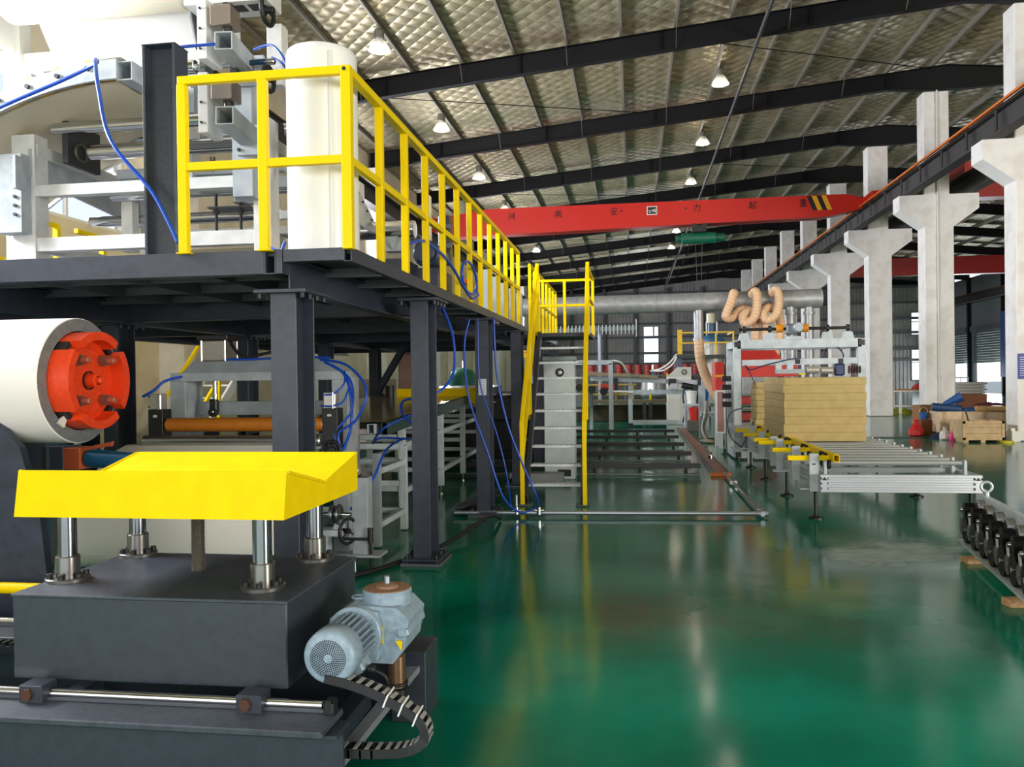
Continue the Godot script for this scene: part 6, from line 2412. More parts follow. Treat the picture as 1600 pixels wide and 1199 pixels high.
func mid_machines() -> void:
	var g := Geo.new()
	# framed transfer unit behind the rails
	var t := thing("transfer_unit", "pale upright rectangular frame with black clamps behind the transfer rails", "machine frame", V(0.73, 0, -25.6))
	for x in [-0.1, 1.58]:
		g = Geo.new()
		g.box(V(x, 0.72, -25.6), V(0.13, 1.36, 0.13))
		part("post", g, pale, t)
		g = Geo.new()
		g.box(V(x, 0.06, -25.6), V(0.14, 0.12, 0.16))
		part("black_foot", g, black, t)
	for y in [0.14, 1.06]:
		g = Geo.new()
		g.bar(V(-0.1, y, -25.6), V(1.58, y, -25.6), 0.12, 0.14)
		part("cross_bar", g, pale, t)
	g = Geo.new()
	g.bar(V(-1.3, 1.5, -25.5), V(2.1, 1.33, -25.5), 0.12, 0.14)
	part("sloping_beam", g, paint("b7bec4", 0.4), t)
	g = Geo.new()
	g.bar(V(-1.5, 1.66, -25.4), V(0.72, 1.52, -25.4), 0.4, 0.1)
	part("wood_rail", g, paint("847758", 0.7), t)
	for q in [[-0.58, 1.3], [1.15, 1.36], [2.0, 1.36]]:
		g = Geo.new()
		g.box(V(q[0], q[1], -25.36), V(0.22, 0.4 if q[0] < 0 else 0.2, 0.14))
		part("black_clamp", g, black, t)
	g = Geo.new()
	g.box(V(1.2, 1.22, -25.3), V(0.24, 0.2, 0.2), Basis.IDENTITY, 0.02)
	g.rod(V(1.2, 1.22, -25.2), V(1.2, 1.22, -25.17), 0.06, 16)
	part("sensor_unit", g, paint("a9adb0", 0.35, 0.4), t)
	g = Geo.new()
	g.rod(V(1.42, 1.26, -25.3), V(1.75, 1.2, -25.3), 0.09, 16)
	part("black_motor", g, black, t)
	g = Geo.new()
	g.tube(curve([V(1.5, 1.2, -25.25), V(1.45, 0.9, -25.2), V(1.5, 0.5, -25.2), V(1.44, 0.15, -25.2)]), 0.025, 6)
	part("hanging_cable", g, black, t)
	# pale cabinet behind it
	var c := thing("control_cabinet", "tall pale control cabinet with a round symbol on its top box", "cabinet", V(1.5, 0, -27.4))
	g = Geo.new()
	g.box(V(1.45, 0.78, -27.4), V(0.75, 1.5, 0.8), Basis.IDENTITY, 0.015)
	part("body", g, paint("c9c9c0", 0.45), c)
	g = Geo.new()
	g.prism([V(1.1, 1.53, -27.0), V(1.82, 1.53, -27.0), V(1.82, 1.82, -27.0), V(1.42, 1.82, -27.0), V(1.36, 1.75, -27.0)], V(0, 0, -0.7))
	part("top_box", g, paint("b5b5ac", 0.45), c)
	g = Geo.new()
	g.lathe(V(1.6, 1.66, -26.998), V(0, 0, 1), [[0.09, 0], [0.09, 0.01], [0.06, 0.01], [0.06, 0.0]], 24)
	g.bar(V(1.55, 1.62, -26.99), V(1.65, 1.7, -26.99), 0.03, 0.012)
	part("symbol", g, black, c)
	g = Geo.new()
	g.box(V(1.62, 0.8, -26.995), V(0.36, 1.3, 0.012))
	part("door", g, paint("bdbdb4", 0.45), c)
	# dark bench with legs
	var b := thing("dark_bench", "long dark bench with square legs behind the pale frame", "bench", V(-0.2, 0, -28.5))
	g = Geo.new()
	g.box(V(-0.3, 0.7, -28.5), V(3.2, 0.1, 1.0))
	part("top", g, paint("5a5038", 0.6), b)
	for x in [-1.8, -0.75, 0.35, 0.55, 1.22]:
		g = Geo.new()
		g.box(V(x, 0.33, -28.05), V(0.12, 0.66, 0.12))
		part("leg", g, black, b)
	g = Geo.new()
	g.box(V(-0.45, 0.28, -29.35), V(3.1, 0.56, 0.7), Basis.IDENTITY, 0.02)
	lone("brown_crate", g, paint("4d4431", 0.8), "long low brown crate behind the dark bench", "crate")
	for k in 2:
		var x0: float = [0.55, 1.12][k]
		g = Geo.new()
		g.box(V(x0, 0.94 + 0.25 * k, -28.2), V(0.06, 0.38 + 0.5 * k, 0.06))
		lone("yellow_stake", g, yellow, ["short yellow stake standing on the dark bench", "tall yellow stake on the dark bench beside the cabinet"][k], "stake")
	# silver vessel
	var v := thing("silver_vessel", "squat silver mixing vessel behind the dark bench", "vessel", V(0.7, 0, -30))
	g = Geo.new()
	g.lathe(V(0.75, 0.55, -30), Vector3.UP, [[0, 0], [0.25, 0.04], [0.5, 0.3], [0.52, 0.45], [0.5, 0.5], [0.45, 0.85], [0.4, 0.92], [0, 0.92]], 32)
	part("body", g, paint("a8adaf", 0.3, 0.7), v)
	for i in 3:
		g = Geo.new()
		var a := TAU * i / 3.0
		g.box(V(0.75 + cos(a) * 0.4, 0.35, -30 + sin(a) * 0.4), V(0.08, 0.7, 0.08))
		part("leg", g, pale, v)
	g = Geo.new()
	g.rod(V(0.75, 1.47, -30), V(0.75, 1.7, -30), 0.12, 16)
	part("stirrer_motor", g, paint("2e3d5e", 0.4), v)
	# low yellow railing and machine clutter
	var r := thing("low_railing", "low yellow railing around the mixing machines", "guard rail", V(-0.9, 0, -30.5))
	for y in [0.9, 1.25]:
		g = Geo.new()
		g.bar(V(-2.6, y, -30.6), V(0.1, y, -30.6), 0.05, 0.05)
		part("rail", g, paint("caa51e", 0.45), r)
	for i in 5:
		g = Geo.new()
		g.box(V(-2.5 + 0.62 * i, 0.64, -30.6), V(0.05, 1.28, 0.05))
		part("post", g, paint("caa51e", 0.45), r)
	var m := thing("mixing_machine", "grey mixing machine with black rollers right of the stair", "machine", V(-1.2, 0, -24.5))
	g = Geo.new()
	g.box(V(-1.6, 0.95, -24.8), V(0.8, 0.6, 0.6), Basis.IDENTITY, 0.02)
	part("body", g, paint("767a78", 0.45), m)
	for i in 4:
		g = Geo.new()
		g.rod(V(-1.9 + 0.35 * i, 1.3 - 0.06 * i, -24.3), V(-1.9 + 0.35 * i, 1.3 - 0.06 * i, -24.0), 0.11, 18)
		part("black_roller", g, black, m)
	for x in [-1.95, -1.25]:
		g = Geo.new()
		g.box(V(x, 0.35, -24.8), V(0.1, 0.7, 0.1))
		part("leg", g, pale, m)
	g = Geo.new()
	g.rod(V(-0.95, 1.25, -24.3), V(-0.55, 1.22, -24.3), 0.1, 16)
	part("red_lamp_housing", g, paint("b53a30", 0.4), m)
	g = Geo.new()
	g.bar(V(-2.2, 1.18, -24.2), V(0.0, 1.1, -24.2), 0.05, 0.05)
	part("front_bar", g, white_paint, m)
	# grey portal frame
	var f := thing("grey_portal", "pale grey tube portal above the mixing machine", "frame", V(-1.2, 0, -22.5))
	g = Geo.new()
	g.bar(V(-2.4, 1.93, -22.5), V(-0.55, 1.93, -22.5), 0.12, 0.12)
	part("beam", g, pale, f)
	for x in [-2.35, -0.6]:
		g = Geo.new()
		g.box(V(x, 0.95, -22.5), V(0.12, 1.9, 0.12))
		part("post", g, pale, f)
	g = Geo.new()
	g.tube(curve([V(-0.55, 1.98, -22.4), V(-0.3, 1.9, -22.4), V(-0.1, 1.6, -22.6), V(0.15, 1.55, -23.0)]), 0.025, 6)
	part("white_hose", g, white_paint, f)
	# grey mixing line in front of the far wall
	var fl := thing("far_machine_bed", "long low grey machine bed in front of the far wall's bright doorway", "machine", V(0.6, 0, -58))
	g = Geo.new()
	g.box(V(0.6, 1.0, -58), V(9.0, 2.0, 1.6), Basis.IDENTITY, 0.03)
	part("bed", g, paint("4e4b49", 0.6), fl)
	for i in 8:
		g = Geo.new()
		g.box(V(-3.2 + 1.1 * i, 1.0, -57.17), V(0.95, 1.6, 0.04))
		part("cover", g, paint("5d5957", 0.6), fl)
	# red drums in a row far back
	for k in 12:
		var x := -2.6 + 0.58 * k
		g = Geo.new()
		g.lathe(V(x, 1.62, -52.0), Vector3.UP, [[0, 0], [0.24, 0], [0.25, 0.02], [0.235, 0.04], [0.235, 0.2], [0.25, 0.22], [0.235, 0.24], [0.235, 0.4], [0.25, 0.42], [0.235, 0.44], [0.235, 0.6], [0.25, 0.62], [0.24, 0.64], [0, 0.63]], 20)
		lone("red_drum", g, paint("9c3733", 0.45), "%s red drum on the long rack before the far wall" % ["leftmost", "second from left", "third from left", "fourth from left", "fifth from left", "sixth from left", "sixth from right", "fifth from right", "fourth from right", "third from right", "second from right", "rightmost"][k], "drum", "red drums on the rack")
	var k2 := thing("drum_rack", "long low rack carrying the row of red drums far back", "rack", V(0.6, 0, -52))
	g = Geo.new()
	g.box(V(0.6, 1.57, -52), V(7.4, 0.1, 0.8))
	part("shelf", g, paint("5d5f63", 0.5), k2)
	for x in [-2.9, -0.5, 1.8, 4.1]:
		g = Geo.new()
		g.box(V(x, 0.76, -52), V(0.14, 1.52, 0.7))
		part("leg", g, paint("5d5f63", 0.5), k2)
	# small platform with the mixing tank
	var p := thing("tank_platform", "small yellow railed platform around the pale tank", "platform", V(2.5, 0, -30.5))
	g = Geo.new()
	g.box(V(2.5, 2.2, -30.6), V(2.0, 0.12, 2.0))
	part("deck", g, paint("34363b", 0.6), p)
	for x in [1.6, 3.4]:
		for z in [-29.7, -31.5]:
			g = Geo.new()
			g.box(V(x, 1.07, z), V(0.16, 2.14, 0.16))
			part("post", g, paint("4c566a", 0.5), p)
	g = Geo.new()
	g.box(V(1.62, 2.72, -29.68), V(0.16, 0.86, 0.06))
	part("yellow_gate_panel", g, paint("dcb41c", 0.4), p)
	for y in [3.04, 2.68]:
		g = Geo.new()
		g.bar(V(1.55, y, -29.62), V(3.46, y, -29.62), 0.05, 0.05)
		part("rail", g, paint("dcb41c", 0.4), p)
		g = Geo.new()
		g.bar(V(3.46, y, -29.62), V(3.46, y, -31.5), 0.05, 0.05)
		part("rail", g, paint("dcb41c", 0.4), p)
	for x in [2.25, 2.85, 3.44]:
		g = Geo.new()
		g.box(V(x, 2.66, -29.62), V(0.055, 0.8, 0.055))
		part("rail_post", g, paint("dcb41c", 0.4), p)
	var k := thing("mixing_tank", "pale cylindrical tank with a blue dome and motor on top", "tank", V(2.82, 0, -30.4))
	g = Geo.new()
	g.lathe(V(2.82, 0.4, -30.4), Vector3.UP, [[0, 0], [0.25, 0.15], [0.4, 0.5], [0.4, 2.3], [0, 2.3]], 32)
	part("shell", g, paint("b9b7ae", 0.4, 0.2), k)
	g = Geo.new()
	g.lathe(V(2.82, 2.7, -30.4), Vector3.UP, [[0.42, 0], [0.42, 0.07], [0.36, 0.2], [0.24, 0.3], [0, 0.33]], 28, true)
	part("blue_dome", g, paint("34648c", 0.4), k)
	g = Geo.new()
	g.rod(V(2.78, 3.02, -30.4), V(2.78, 3.4, -30.4), 0.13, 18)
	part("stirrer_gear", g, paint("2c4a6b", 0.4), k)
	g = Geo.new()
	g.rod(V(2.76, 3.4, -30.4), V(2.76, 3.75, -30.4), 0.16, 18)
	part("stirrer_motor", g, paint("b7b595", 0.4), k)
	for x in [2.58, 2.94]:
		g = Geo.new()
		g.box(V(x, 3.2, -30.2), V(0.04, 0.5, 0.04))
		part("motor_stay", g, white_paint, k)
	for i in 3:
		var a := TAU * i / 3.0 + 0.5
		g = Geo.new()
		g.box(V(2.82 + cos(a) * 0.3, 0.3, -30.4 + sin(a) * 0.3), V(0.09, 0.6, 0.09))
		part("leg", g, pale, k)
	for h in [["upper white hose sagging from the tank platform to the silver vessel", [V(1.5, 2.3, -29.6), V(1.25, 2.0, -29.5), V(0.95, 1.8, -29.7), V(0.6, 1.72, -29.9)]], ["lower white hose hanging from the tank platform", [V(1.5, 2.2, -29.5), V(1.35, 1.95, -29.4), V(1.05, 1.74, -29.5), V(0.75, 1.72, -29.8)]]]:
		g = Geo.new()
		g.tube(curve(h[1], 8), 0.03, 8)
		lone("white_hose", g, white_paint, h[0], "hose")
	# posts, pails and a hose reel in the gap between cabinet and gantry
	var st := thing("pipe_stand", "cluster of pale square posts left of the gantry", "stand", V(1.9, 0, -20.5))
	for q in [[1.62, -20.8, 1.3], [1.75, -21.6, 1.5], [1.98, -20.4, 1.2]]:
		g = Geo.new()
		g.box(V(q[0], q[2] * 0.5, q[1]), V(0.09, q[2], 0.09))
		part("post", g, pale, st)
	g = Geo.new()
	g.box(V(1.85, 0.6, -20.7), V(0.5, 0.1, 0.5))
	part("shelf", g, pale, st)
	for q in [["white_pail", "e0e0dc", "white plastic pail between cabinet and gantry", 1.62, 0.75, -24.0], ["blue_pail", "1458b8", "blue plastic pail beside the white pail", 1.95, 0.8, -24.0], ["red_pail", "c32a20", "red plastic tub on the floor between cabinet and gantry", 1.66, 0.3, -23.6]]:
		g = Geo.new()
		var o := V(q[3], q[4], q[5])
		g.lathe(o, Vector3.UP, [[0, 0], [0.12, 0], [0.15, 0.32], [0.16, 0.33], [0.16, 0.36], [0.14, 0.36], [0.12, 0.05], [0, 0.05]], 24)
		lone(q[0], g, paint(q[1], 0.4), q[2], "pail")
	g = Geo.new()
	g.box(V(1.75, 0.72, -24.0), V(0.7, 0.06, 0.5))
	var pb := thing("pail_bench", "small bench carrying the white and blue pails", "bench", V(1.75, 0, -24))
	part("top", g, pale, pb)
	for x in [1.45, 2.05]:
		g = Geo.new()
		g.box(V(x, 0.35, -24.0), V(0.06, 0.7, 0.4))
		part("leg", g, pale, pb)
	g = Geo.new()
	g.box(V(1.66, 0.15, -23.6), V(0.4, 0.3, 0.4), Basis.IDENTITY, 0.01)
	lone("red_tub_box", g, paint("5a5b58", 0.6), "grey box under the red plastic tub", "box")
	g = Geo.new()
	g.tube(curve([V(1.75, 0.9, -20.6), V(1.7, 0.6, -20.3), V(1.62, 0.3, -20.2), V(1.7, 0.05, -20.0), V(1.9, 0.03, -19.9)]), 0.05, 10)
	lone("grey_hose", g, paint("8c8d7c", 0.5), "grey corrugated hose sagging to the floor beside the pale posts", "hose")

func far_machines() -> void:
	var g := Geo.new()
	# dark machine under the platform's far end
	var d := thing("dark_conveyor", "long dark machine bed under the far part of the platform", "machine", V(-3.3, 0, -17))
	g = Geo.new()
	g.box(V(-3.4, 0.95, -18.2), V(3.2, 0.5, 3.4), Basis.IDENTITY, 0.02)
	part("bed", g, paint("1c2220", 0.5), d)
	g = Geo.new()
	g.box(V(-3.4, 0.35, -18.4), V(3.0, 0.7, 3.0), Basis.IDENTITY, 0.02)
	part("plinth", g, paint("161a19", 0.6), d)
	for i in 9:
		g = Geo.new()
		g.rod(V(-4.7 + 0.34 * i, 1.22, -16.5), V(-4.7 + 0.34 * i, 1.22, -16.35), 0.06, 14)
		part("chain_wheel", g, black, d)
	g = Geo.new()
	g.box(V(-3.4, 1.26, -16.6), V(3.0, 0.05, 0.3))
	part("rail", g, paint("6c716f", 0.4, 0.5), d)
	for i in 5:
		g = Geo.new()
		g.box(V(-2.0 + 0.13 * i, 1.34, -16.5), V(0.08, 0.18 + 0.06 * (i % 3), 0.2))
		part("valve_block", g, black if i % 2 == 0 else paint("b9bcb8", 0.4), d)
	g = Geo.new()
	g.rod(V(-1.85, 0.42, -14.9), V(-1.75, 0.42, -14.8), 0.13, 20)
	part("chrome_wheel", g, chrome, d)
	g = Geo.new()
	g.box(V(-3.0, 1.28, -12.6), V(1.3, 0.24, 0.1))
	lone("yellow_guard", g, yellow, "low yellow guard plate at the belt table, left of the free standing post", "guard")
	g = Geo.new()
	g.rod(V(-3.74, 1.15, -12.5), V(-3.74, 1.45, -12.5), 0.07, 14)
	lone("black_valve", g, black, "black valve block left of the yellow guard plate", "valve")
	# green tank with a domed top
	var t := thing("green_tank", "green air tank with a domed top seen under the platform", "tank", V(-4.35, 0, -21))
	g = Geo.new()
	g.lathe(V(-4.35, 0.2, -21), Vector3.UP, [[0, 0], [0.28, 0.05], [0.34, 0.15], [0.34, 1.4], [0.3, 1.52], [0.18, 1.6], [0, 1.62]], 28, true)
	part("shell", g, paint("125c46", 0.4), t)
	g = Geo.new()
	g.cyl(V(-4.35, 1.8, -21), V(-4.35, 2.0, -21), 0.02, 8)
	part("gauge_pipe", g, chrome, t)
	for i in 3:
		var a := TAU * i / 3.0
		g = Geo.new()
		g.box(V(-4.35 + cos(a) * 0.28, 0.15, -21 + sin(a) * 0.28), V(0.06, 0.3, 0.06))
		part("leg", g, black, t)
	# beige cabinets along the left wall
	for q in [["beige_cabinet", -5.6, -17.3, 1.35, "beige cabinet near the slanted brace", "b4a193"], ["brown_column_duct", -5.2, -18.9, 2.4, "tall brownish duct pipe by the left wall under the platform", "9a7a6e"], ["white_wall_duct", -5.05, -20.5, 2.6, "tall white duct by the left wall right of the brownish one", "d6d8dc"]]:
		var c := thing(q[0], q[4], "cabinet" if q[0] == "beige_cabinet" else "duct", V(q[1], 0, q[2]))
		g = Geo.new()
		var w: float = 1.0 if q[0] == "beige_cabinet" else 0.36
		g.box(V(q[1], q[3] * 0.5 + 0.2, q[2]), V(w, q[3], 0.5), Basis.IDENTITY, 0.015)
		part("body", g, paint(q[5], 0.5), c)
		g = Geo.new()
		g.box(V(q[1], q[3] * 0.5 + 0.2, q[2] + 0.257), V(w * 0.86, q[3] * 0.9, 0.012))
		part("door", g, paint(q[5], 0.45), c)
		g = Geo.new()
		g.box(V(q[1], 0.1, q[2]), V(w * 0.9, 0.2, 0.45))
		part("plinth", g, black, c)
	# yellow stair at the wall side, seen through the press frame
	var s := thing("wall_stair", "white stair with yellow handrails by the left wall, seen through the press frame", "stair", V(-7.2, 0, -13.2))
	for x in [-7.6, -6.95]:
		g = Geo.new()
		g.bar(V(x, 0.75, -12.8), V(x + 0.3, 2.3, -14.2), 0.05, 0.16)
		part("stringer", g, white_paint, s)
	for i in 7:
		g = Geo.new()
		g.box(V(-7.25 + 0.04 * i, 0.85 + 0.21 * i, -12.9 - 0.19 * i), V(0.64, 0.03, 0.2))
		part("tread", g, white_paint, s)
	for x in [-7.75, -7.0]:
		g = Geo.new()
		g.bar(V(x, 1.0, -12.6), V(x + 0.3, 2.6, -14.0), 0.05, 0.05)
		part("handrail", g, yellow, s)
		g = Geo.new()
		g.bar(V(x + 0.2, 0.2, -12.9), V(x + 0.2, 1.7, -12.95), 0.05, 0.05)
		part("handrail_post", g, yellow, s)
	g = Geo.new()
	g.box(V(-7.2, 0.4, -12.6), V(0.9, 0.8, 0.5), Basis.IDENTITY, 0.01)
	part("stair_base", g, paint("3a3a38", 0.6), s)
	# pale finned air header
	var h := thing("finned_header", "long pale finned header on a post above the far machines", "header", V(-1.4, 0, -30))
	g = Geo.new()
	g.bar(V(-3.2, 3.2, -30), V(0.1, 3.26, -30), 0.2, 0.16)
	part("beam", g, paint("8f9799", 0.45), h)
	for i in 24:
		g = Geo.new()
		g.box(V(-3.1 + 0.135 * i, 3.22, -29.87), V(0.03, 0.34, 0.1))
		part("fin", g, paint("c3cbcc", 0.45), h)
	g = Geo.new()
	g.box(V(0.12, 3.26, -29.9), V(0.04, 0.62, 0.4))
	part("end_plate", g, pale, h)
	g = Geo.new()
	g.rod(V(-1.18, 0.0, -30), V(-1.18, 3.15, -30), 0.07, 14)
	part("post", g, paint("9ba0ab", 0.4, 0.4), h)
	# second yellow railed stair beyond the platform
	var y := thing("far_stair", "distant stair with yellow panels and pale treads behind the near stair", "stair", V(-2.6, 0, -23))
	g = Geo.new()
	g.prism([V(-2.9, 2.1, -21.5), V(-1.95, 1.75, -21.5), V(-1.95, 1.95, -21.5), V(-2.9, 2.3, -21.5)], V(0, 0, -0.06))
	part("yellow_panel", g, paint("e3b61a", 0.4), y)
	for i in 7:
		g = Geo.new()
		g.box(V(-2.7 + 0.16 * i, 2.2 - 0.13 * i, -21.8), V(0.2, 0.03, 0.6))
		part("tread", g, white_paint, y)
	for x in [-2.7, -1.75]:
		g = Geo.new()
		g.box(V(x, 0.8, -22.0), V(0.1, 1.6, 0.1))
		part("post", g, pale, y)

func right_side() -> void:
	var g := Geo.new()
	# side plate with wheels lying at the right edge
	var t := thing("wheel_plate", "pale steel side plate with rows of black wheels at the right edge of the floor", "machine part", V(2.65, 0, -6.8))
	var a := V(2.98, 0.05, -7.85)
	var d := V(-0.356, 0.0, 2.13).normalized()
	var nrm := V(-d.z, 0, d.x).normalized()   # towards the aisle
	g = Geo.new()
	var e := a + d * 3.6
	g.prism([a, e, e + V(0, 0.5, 0), a + d * 0.3 + V(0, 0.44, 0), a + V(0, 0.43, 0)], -nrm * 0.05)
	part("plate", g, pale, t)
	g = Geo.new()
	g.prism([a, e, e + nrm * 0.15, a + nrm * 0.15], V(0, 0.02, 0))
	part("bottom_flange", g, pale, t)
	g = Geo.new()
	var eye := a + d * 0.28 + V(0, 0.52, 0) - nrm * 0.025
	g.torus(eye, V(-0.1, 0, 1).normalized(), 0.042, 0.013, 24, 8)
	g.cyl(eye - V(0, 0.1, 0), eye - V(0, 0.045, 0), 0.022, 12)
	part("eye_bolt", g, paint("c0c6ca", 0.3, 0.6), t)
	for i in 8:
		var p := a + d * (0.2 + 0.31 * i)
		g = Geo.new()
		g.rod(p + V(0, 0.135, 0) + nrm * 0.04, p + V(0, 0.135, 0) + nrm * 0.13, 0.115, 24)
		var w := part("lower_wheel", g, paint("0a0a0b", 0.5, 0.0, 0.3), t)
		g = Geo.new()
		g.rod(p - d * 0.15 + V(0, 0.14, 0) + nrm * 0.06, p - d * 0.15 + V(0, 0.14, 0) + nrm * 0.13, 0.075, 24)
		g.cyl(p - d * 0.15 + V(0, 0.14, 0) + nrm * 0.125, p - d * 0.15 + V(0, 0.14, 0) + nrm * 0.138, 0.025, 12)
		part("wheel_rim", g, paint("6a625a", 0.5, 0.2), w)
		g = Geo.new()
		g.cyl(p + V(0, 0.135, 0) + nrm * 0.13, p + V(0, 0.135, 0) + nrm * 0.14, 0.02, 12)
		part("axle_end", g, chrome, w)
		g = Geo.new()
		g.rod(p + d * 0.08 + V(0, 0.32, 0) + nrm * 0.07, p + d * 0.08 + V(0, 0.32, 0) + nrm * 0.15, 0.064, 20)
		var u := part("upper_wheel", g, paint("0a0a0b", 0.5, 0.0, 0.3), t)
		g = Geo.new()
		g.rod(p + d * 0.12 + V(0, 0.34, 0) + nrm * 0.005, p + d * 0.12 + V(0, 0.34, 0) + nrm * 0.06, 0.075, 22)
		part("steel_flange", g, paint("a2a2a4", 0.3, 0.8), u)
		g = Geo.new()
		g.cyl(p + d * 0.08 + V(0, 0.32, 0) + nrm * 0.16, p + d * 0.08 + V(0, 0.32, 0) + nrm * 0.18, 0.02, 12)
		part("axle_end", g, chrome, u)
		g = Geo.new()
		g.prism([p + d * 0.16 + V(0, 0.2, 0) + nrm * 0.12, p + d * 0.2 + V(0, 0.2, 0) + nrm * 0.12, p + d * 0.18 + V(0, 0.28, 0) + nrm * 0.12, p + d * 0.14 + V(0, 0.28, 0) + nrm * 0.12], nrm * 0.01)
		part("silver_tab", g, paint("b9bcbd", 0.4), t)
	var wood := grain(["a57f56", "b58d62", "c29a70"], 2.0, 0.8, 0.0, 0.02, 111)
	for q in [[V(2.82, 0, -7.22), "farther wooden block under the wheel plate"], [V(2.6, 0, -5.92), "nearer wooden block under the wheel plate at the picture edge"]]:
		g = Geo.new()
		g.box(V(q[0].x, 0.025, q[0].z), V(0.38, 0.05, 0.1), Basis(Vector3.UP, 0.15), 0.004)
		lone("wood_block", g, wood, q[1], "wood block", "wood blocks under the wheel plate")

	# crates and bags by the second column
	var w2 := grain(["b89b72", "c0a57d", "c6ad86"], 0.5, 0.8, 0.0, 0.02, 113)
	var c := thing("wooden_crate", "open wooden crate with a black pole leaning out, in front of the column row", "crate", V(7.57, 0, -19.9))
	for s in [-1.0, 1.0]:
		for i in 3:
			g = Geo.new()
			g.box(V(7.57, 0.13 + 0.132 * i, -19.9 + s * 0.38), V(0.84, 0.126, 0.02))
			part("plank", g, w2, c)
		g = Geo.new()
		g.box(V(7.57 + s * 0.42, 0.26, -19.9), V(0.02, 0.4, 0.74))
		part("end_board", g, w2, c)
	g = Geo.new()
	g.box(V(7.57, 0.075, -19.9), V(0.82, 0.02, 0.74))
	part("floor_board", g, w2, c)
	for q in [V(7.17, 0.26, -19.5), V(7.97, 0.26, -19.5)]:
		g = Geo.new()
		g.box(q, V(0.06, 0.42, 0.02))
		part("batten", g, w2, c)
	for y in [0.08, 0.44]:
		g = Geo.new()
		g.box(V(7.57, y, -19.5), V(0.86, 0.06, 0.02))
		part("batten", g, w2, c)
	for x in [7.22, 7.57, 7.92]:
		g = Geo.new()
		g.box(V(x, 0.03, -19.9), V(0.1, 0.06, 0.76))
		part("skid", g, w2, c)
	g = Geo.new()
	g.cyl(V(7.5, 0.1, -19.9), V(7.36, 0.72, -19.95), 0.018, 8)
	lone("black_pole", g, black, "black pole leaning in the open wooden crate", "pole")
	c = thing("long_crate", "long pale wooden crate with the blue tarp on top", "crate", V(8.0, 0, -21.3))
	g = Geo.new()
	g.box(V(7.95, 0.36, -21.4), V(1.5, 0.5, 0.7), Basis.IDENTITY, 0.01)
	part("box", g, grain(["ccb292", "d2b99a", "d8c1a4"], 0.5, 0.8, 0.0, 0.02, 115), c)
	for i in 4:
		g = Geo.new()
		g.box(V(7.3 + 0.44 * i, 0.36, -21.04), V(0.08, 0.5, 0.02))
		part("batten", g, w2, c)
	for x in [7.4, 8.5]:
		g = Geo.new()
		g.box(V(x, 0.055, -21.4), V(0.1, 0.11, 0.7))
		part("skid", g, w2, c)
	c = thing("wooden_crate", "small wooden crate on the left of the clutter, behind the blue cloth", "crate", V(7.4, 0, -21.9))
	g = Geo.new()
	g.box(V(7.4, 0.24, -22.1), V(0.5, 0.3, 0.4), Basis.IDENTITY, 0.01)
	part("box", g, w2, c)
	for x in [7.2, 7.6]:
		g = Geo.new()
		g.box(V(x, 0.24, -21.89), V(0.05, 0.34, 0.02))
		part("batten", g, w2, c)
	g = Geo.new()
	g.box(V(7.4, 0.045, -22.1), V(0.5, 0.09, 0.3))
	part("skid", g, w2, c)
	g = Geo.new()
	g.box(V(7.45, 0.54, -22.6), V(0.62, 0.36, 0.4), Basis(Vector3.UP, 0.2), 0.006)
	lone("cardboard_box", g, paint("9a7048", 0.85), "upper brown cardboard box of the pair against the second column", "box")
	g = Geo.new()
	g.box(V(7.45, 0.18, -22.6), V(0.62, 0.36, 0.42), Basis(Vector3.UP, 0.1), 0.006)
	lone("cardboard_box", g, paint("9a7048", 0.85), "lower brown cardboard box of the pair against the second column", "box")
	g = Geo.new()
	g.box(V(7.05, 0.2, -21.7), V(0.26, 0.4, 0.3), Basis(Vector3.UP, 0.15), 0.006)
	lone("cardboard_box", g, paint("7c4a30", 0.85), "dark reddish box under the blue bucket", "box")
	var bk := thing("bucket", "small blue bucket with a white handle on the reddish box", "bucket", V(7.05, 0.4, -21.7))
	g = Geo.new()
	g.lathe(V(7.05, 0.4, -21.7), Vector3.UP, [[0, 0], [0.08, 0], [0.1, 0.16], [0.105, 0.17], [0.09, 0.17], [0.075, 0.02], [0, 0.02]], 22)
	part("body", g, paint("2a62a8", 0.4), bk)
	g = Geo.new()
	g.tube(curve([V(6.95, 0.57, -21.7), V(6.98, 0.66, -21.7), V(7.05, 0.69, -21.7), V(7.12, 0.66, -21.7), V(7.15, 0.57, -21.7)], 4), 0.008, 6)
	part("handle", g, white_paint, bk)
	var bags := [["red plastic bag standing on the floor left of the boxes", "d81f1c", V(6.78, 0.0, -21.4), 0.16, 0.42], ["small pink bag before the long crate", "d84a7e", V(7.16, 0.0, -20.1), 0.1, 0.26], ["clear whitish bag beside the pink one", "d9cfc8", V(7.05, 0.0, -20.3), 0.13, 0.3]]
	for q in bags:
		g = Geo.new()
		var rng := RandomNumberGenerator.new()
		rng.seed = int(q[3] * 1000)
		var o: Vector3 = q[2]
		var r: float = q[3]
		var h: float = q[4]
		var rows := [[0.0, 0.8], [0.1, 1.0], [0.35, 0.98], [0.6, 0.66], [0.78, 0.3], [0.86, 0.22], [0.95, 0.34], [1.0, 0.3]]
		var prev := []
		for k in rows.size():
			var ring := []
			for i in 14:
				var an := TAU * i / 14.0
				var f: float = r * rows[k][1] * (1.0 + rng.randf_range(-0.14, 0.14))
				ring.append(o + V(cos(an) * f, h * rows[k][0], sin(an) * f))
			if k > 0:
				for i in 14:
					g.quad(prev[(i + 1) % 14], prev[i], ring[i], ring[(i + 1) % 14])
			prev = ring
		for i in range(1, 13):
			g.tri(prev[0], prev[i + 1], prev[i])
		lone("plastic_bag", g, paint(q[1], 0.3), q[0], "bag")
	# blue tarp, cloths, white box
	var tarp := paint("1f4f8c", 0.45)
	var tp := thing("blue_tarp", "blue tarpaulin rolled up on the long crate", "tarp", V(7.7, 0.61, -21.3))
	g = Geo.new()
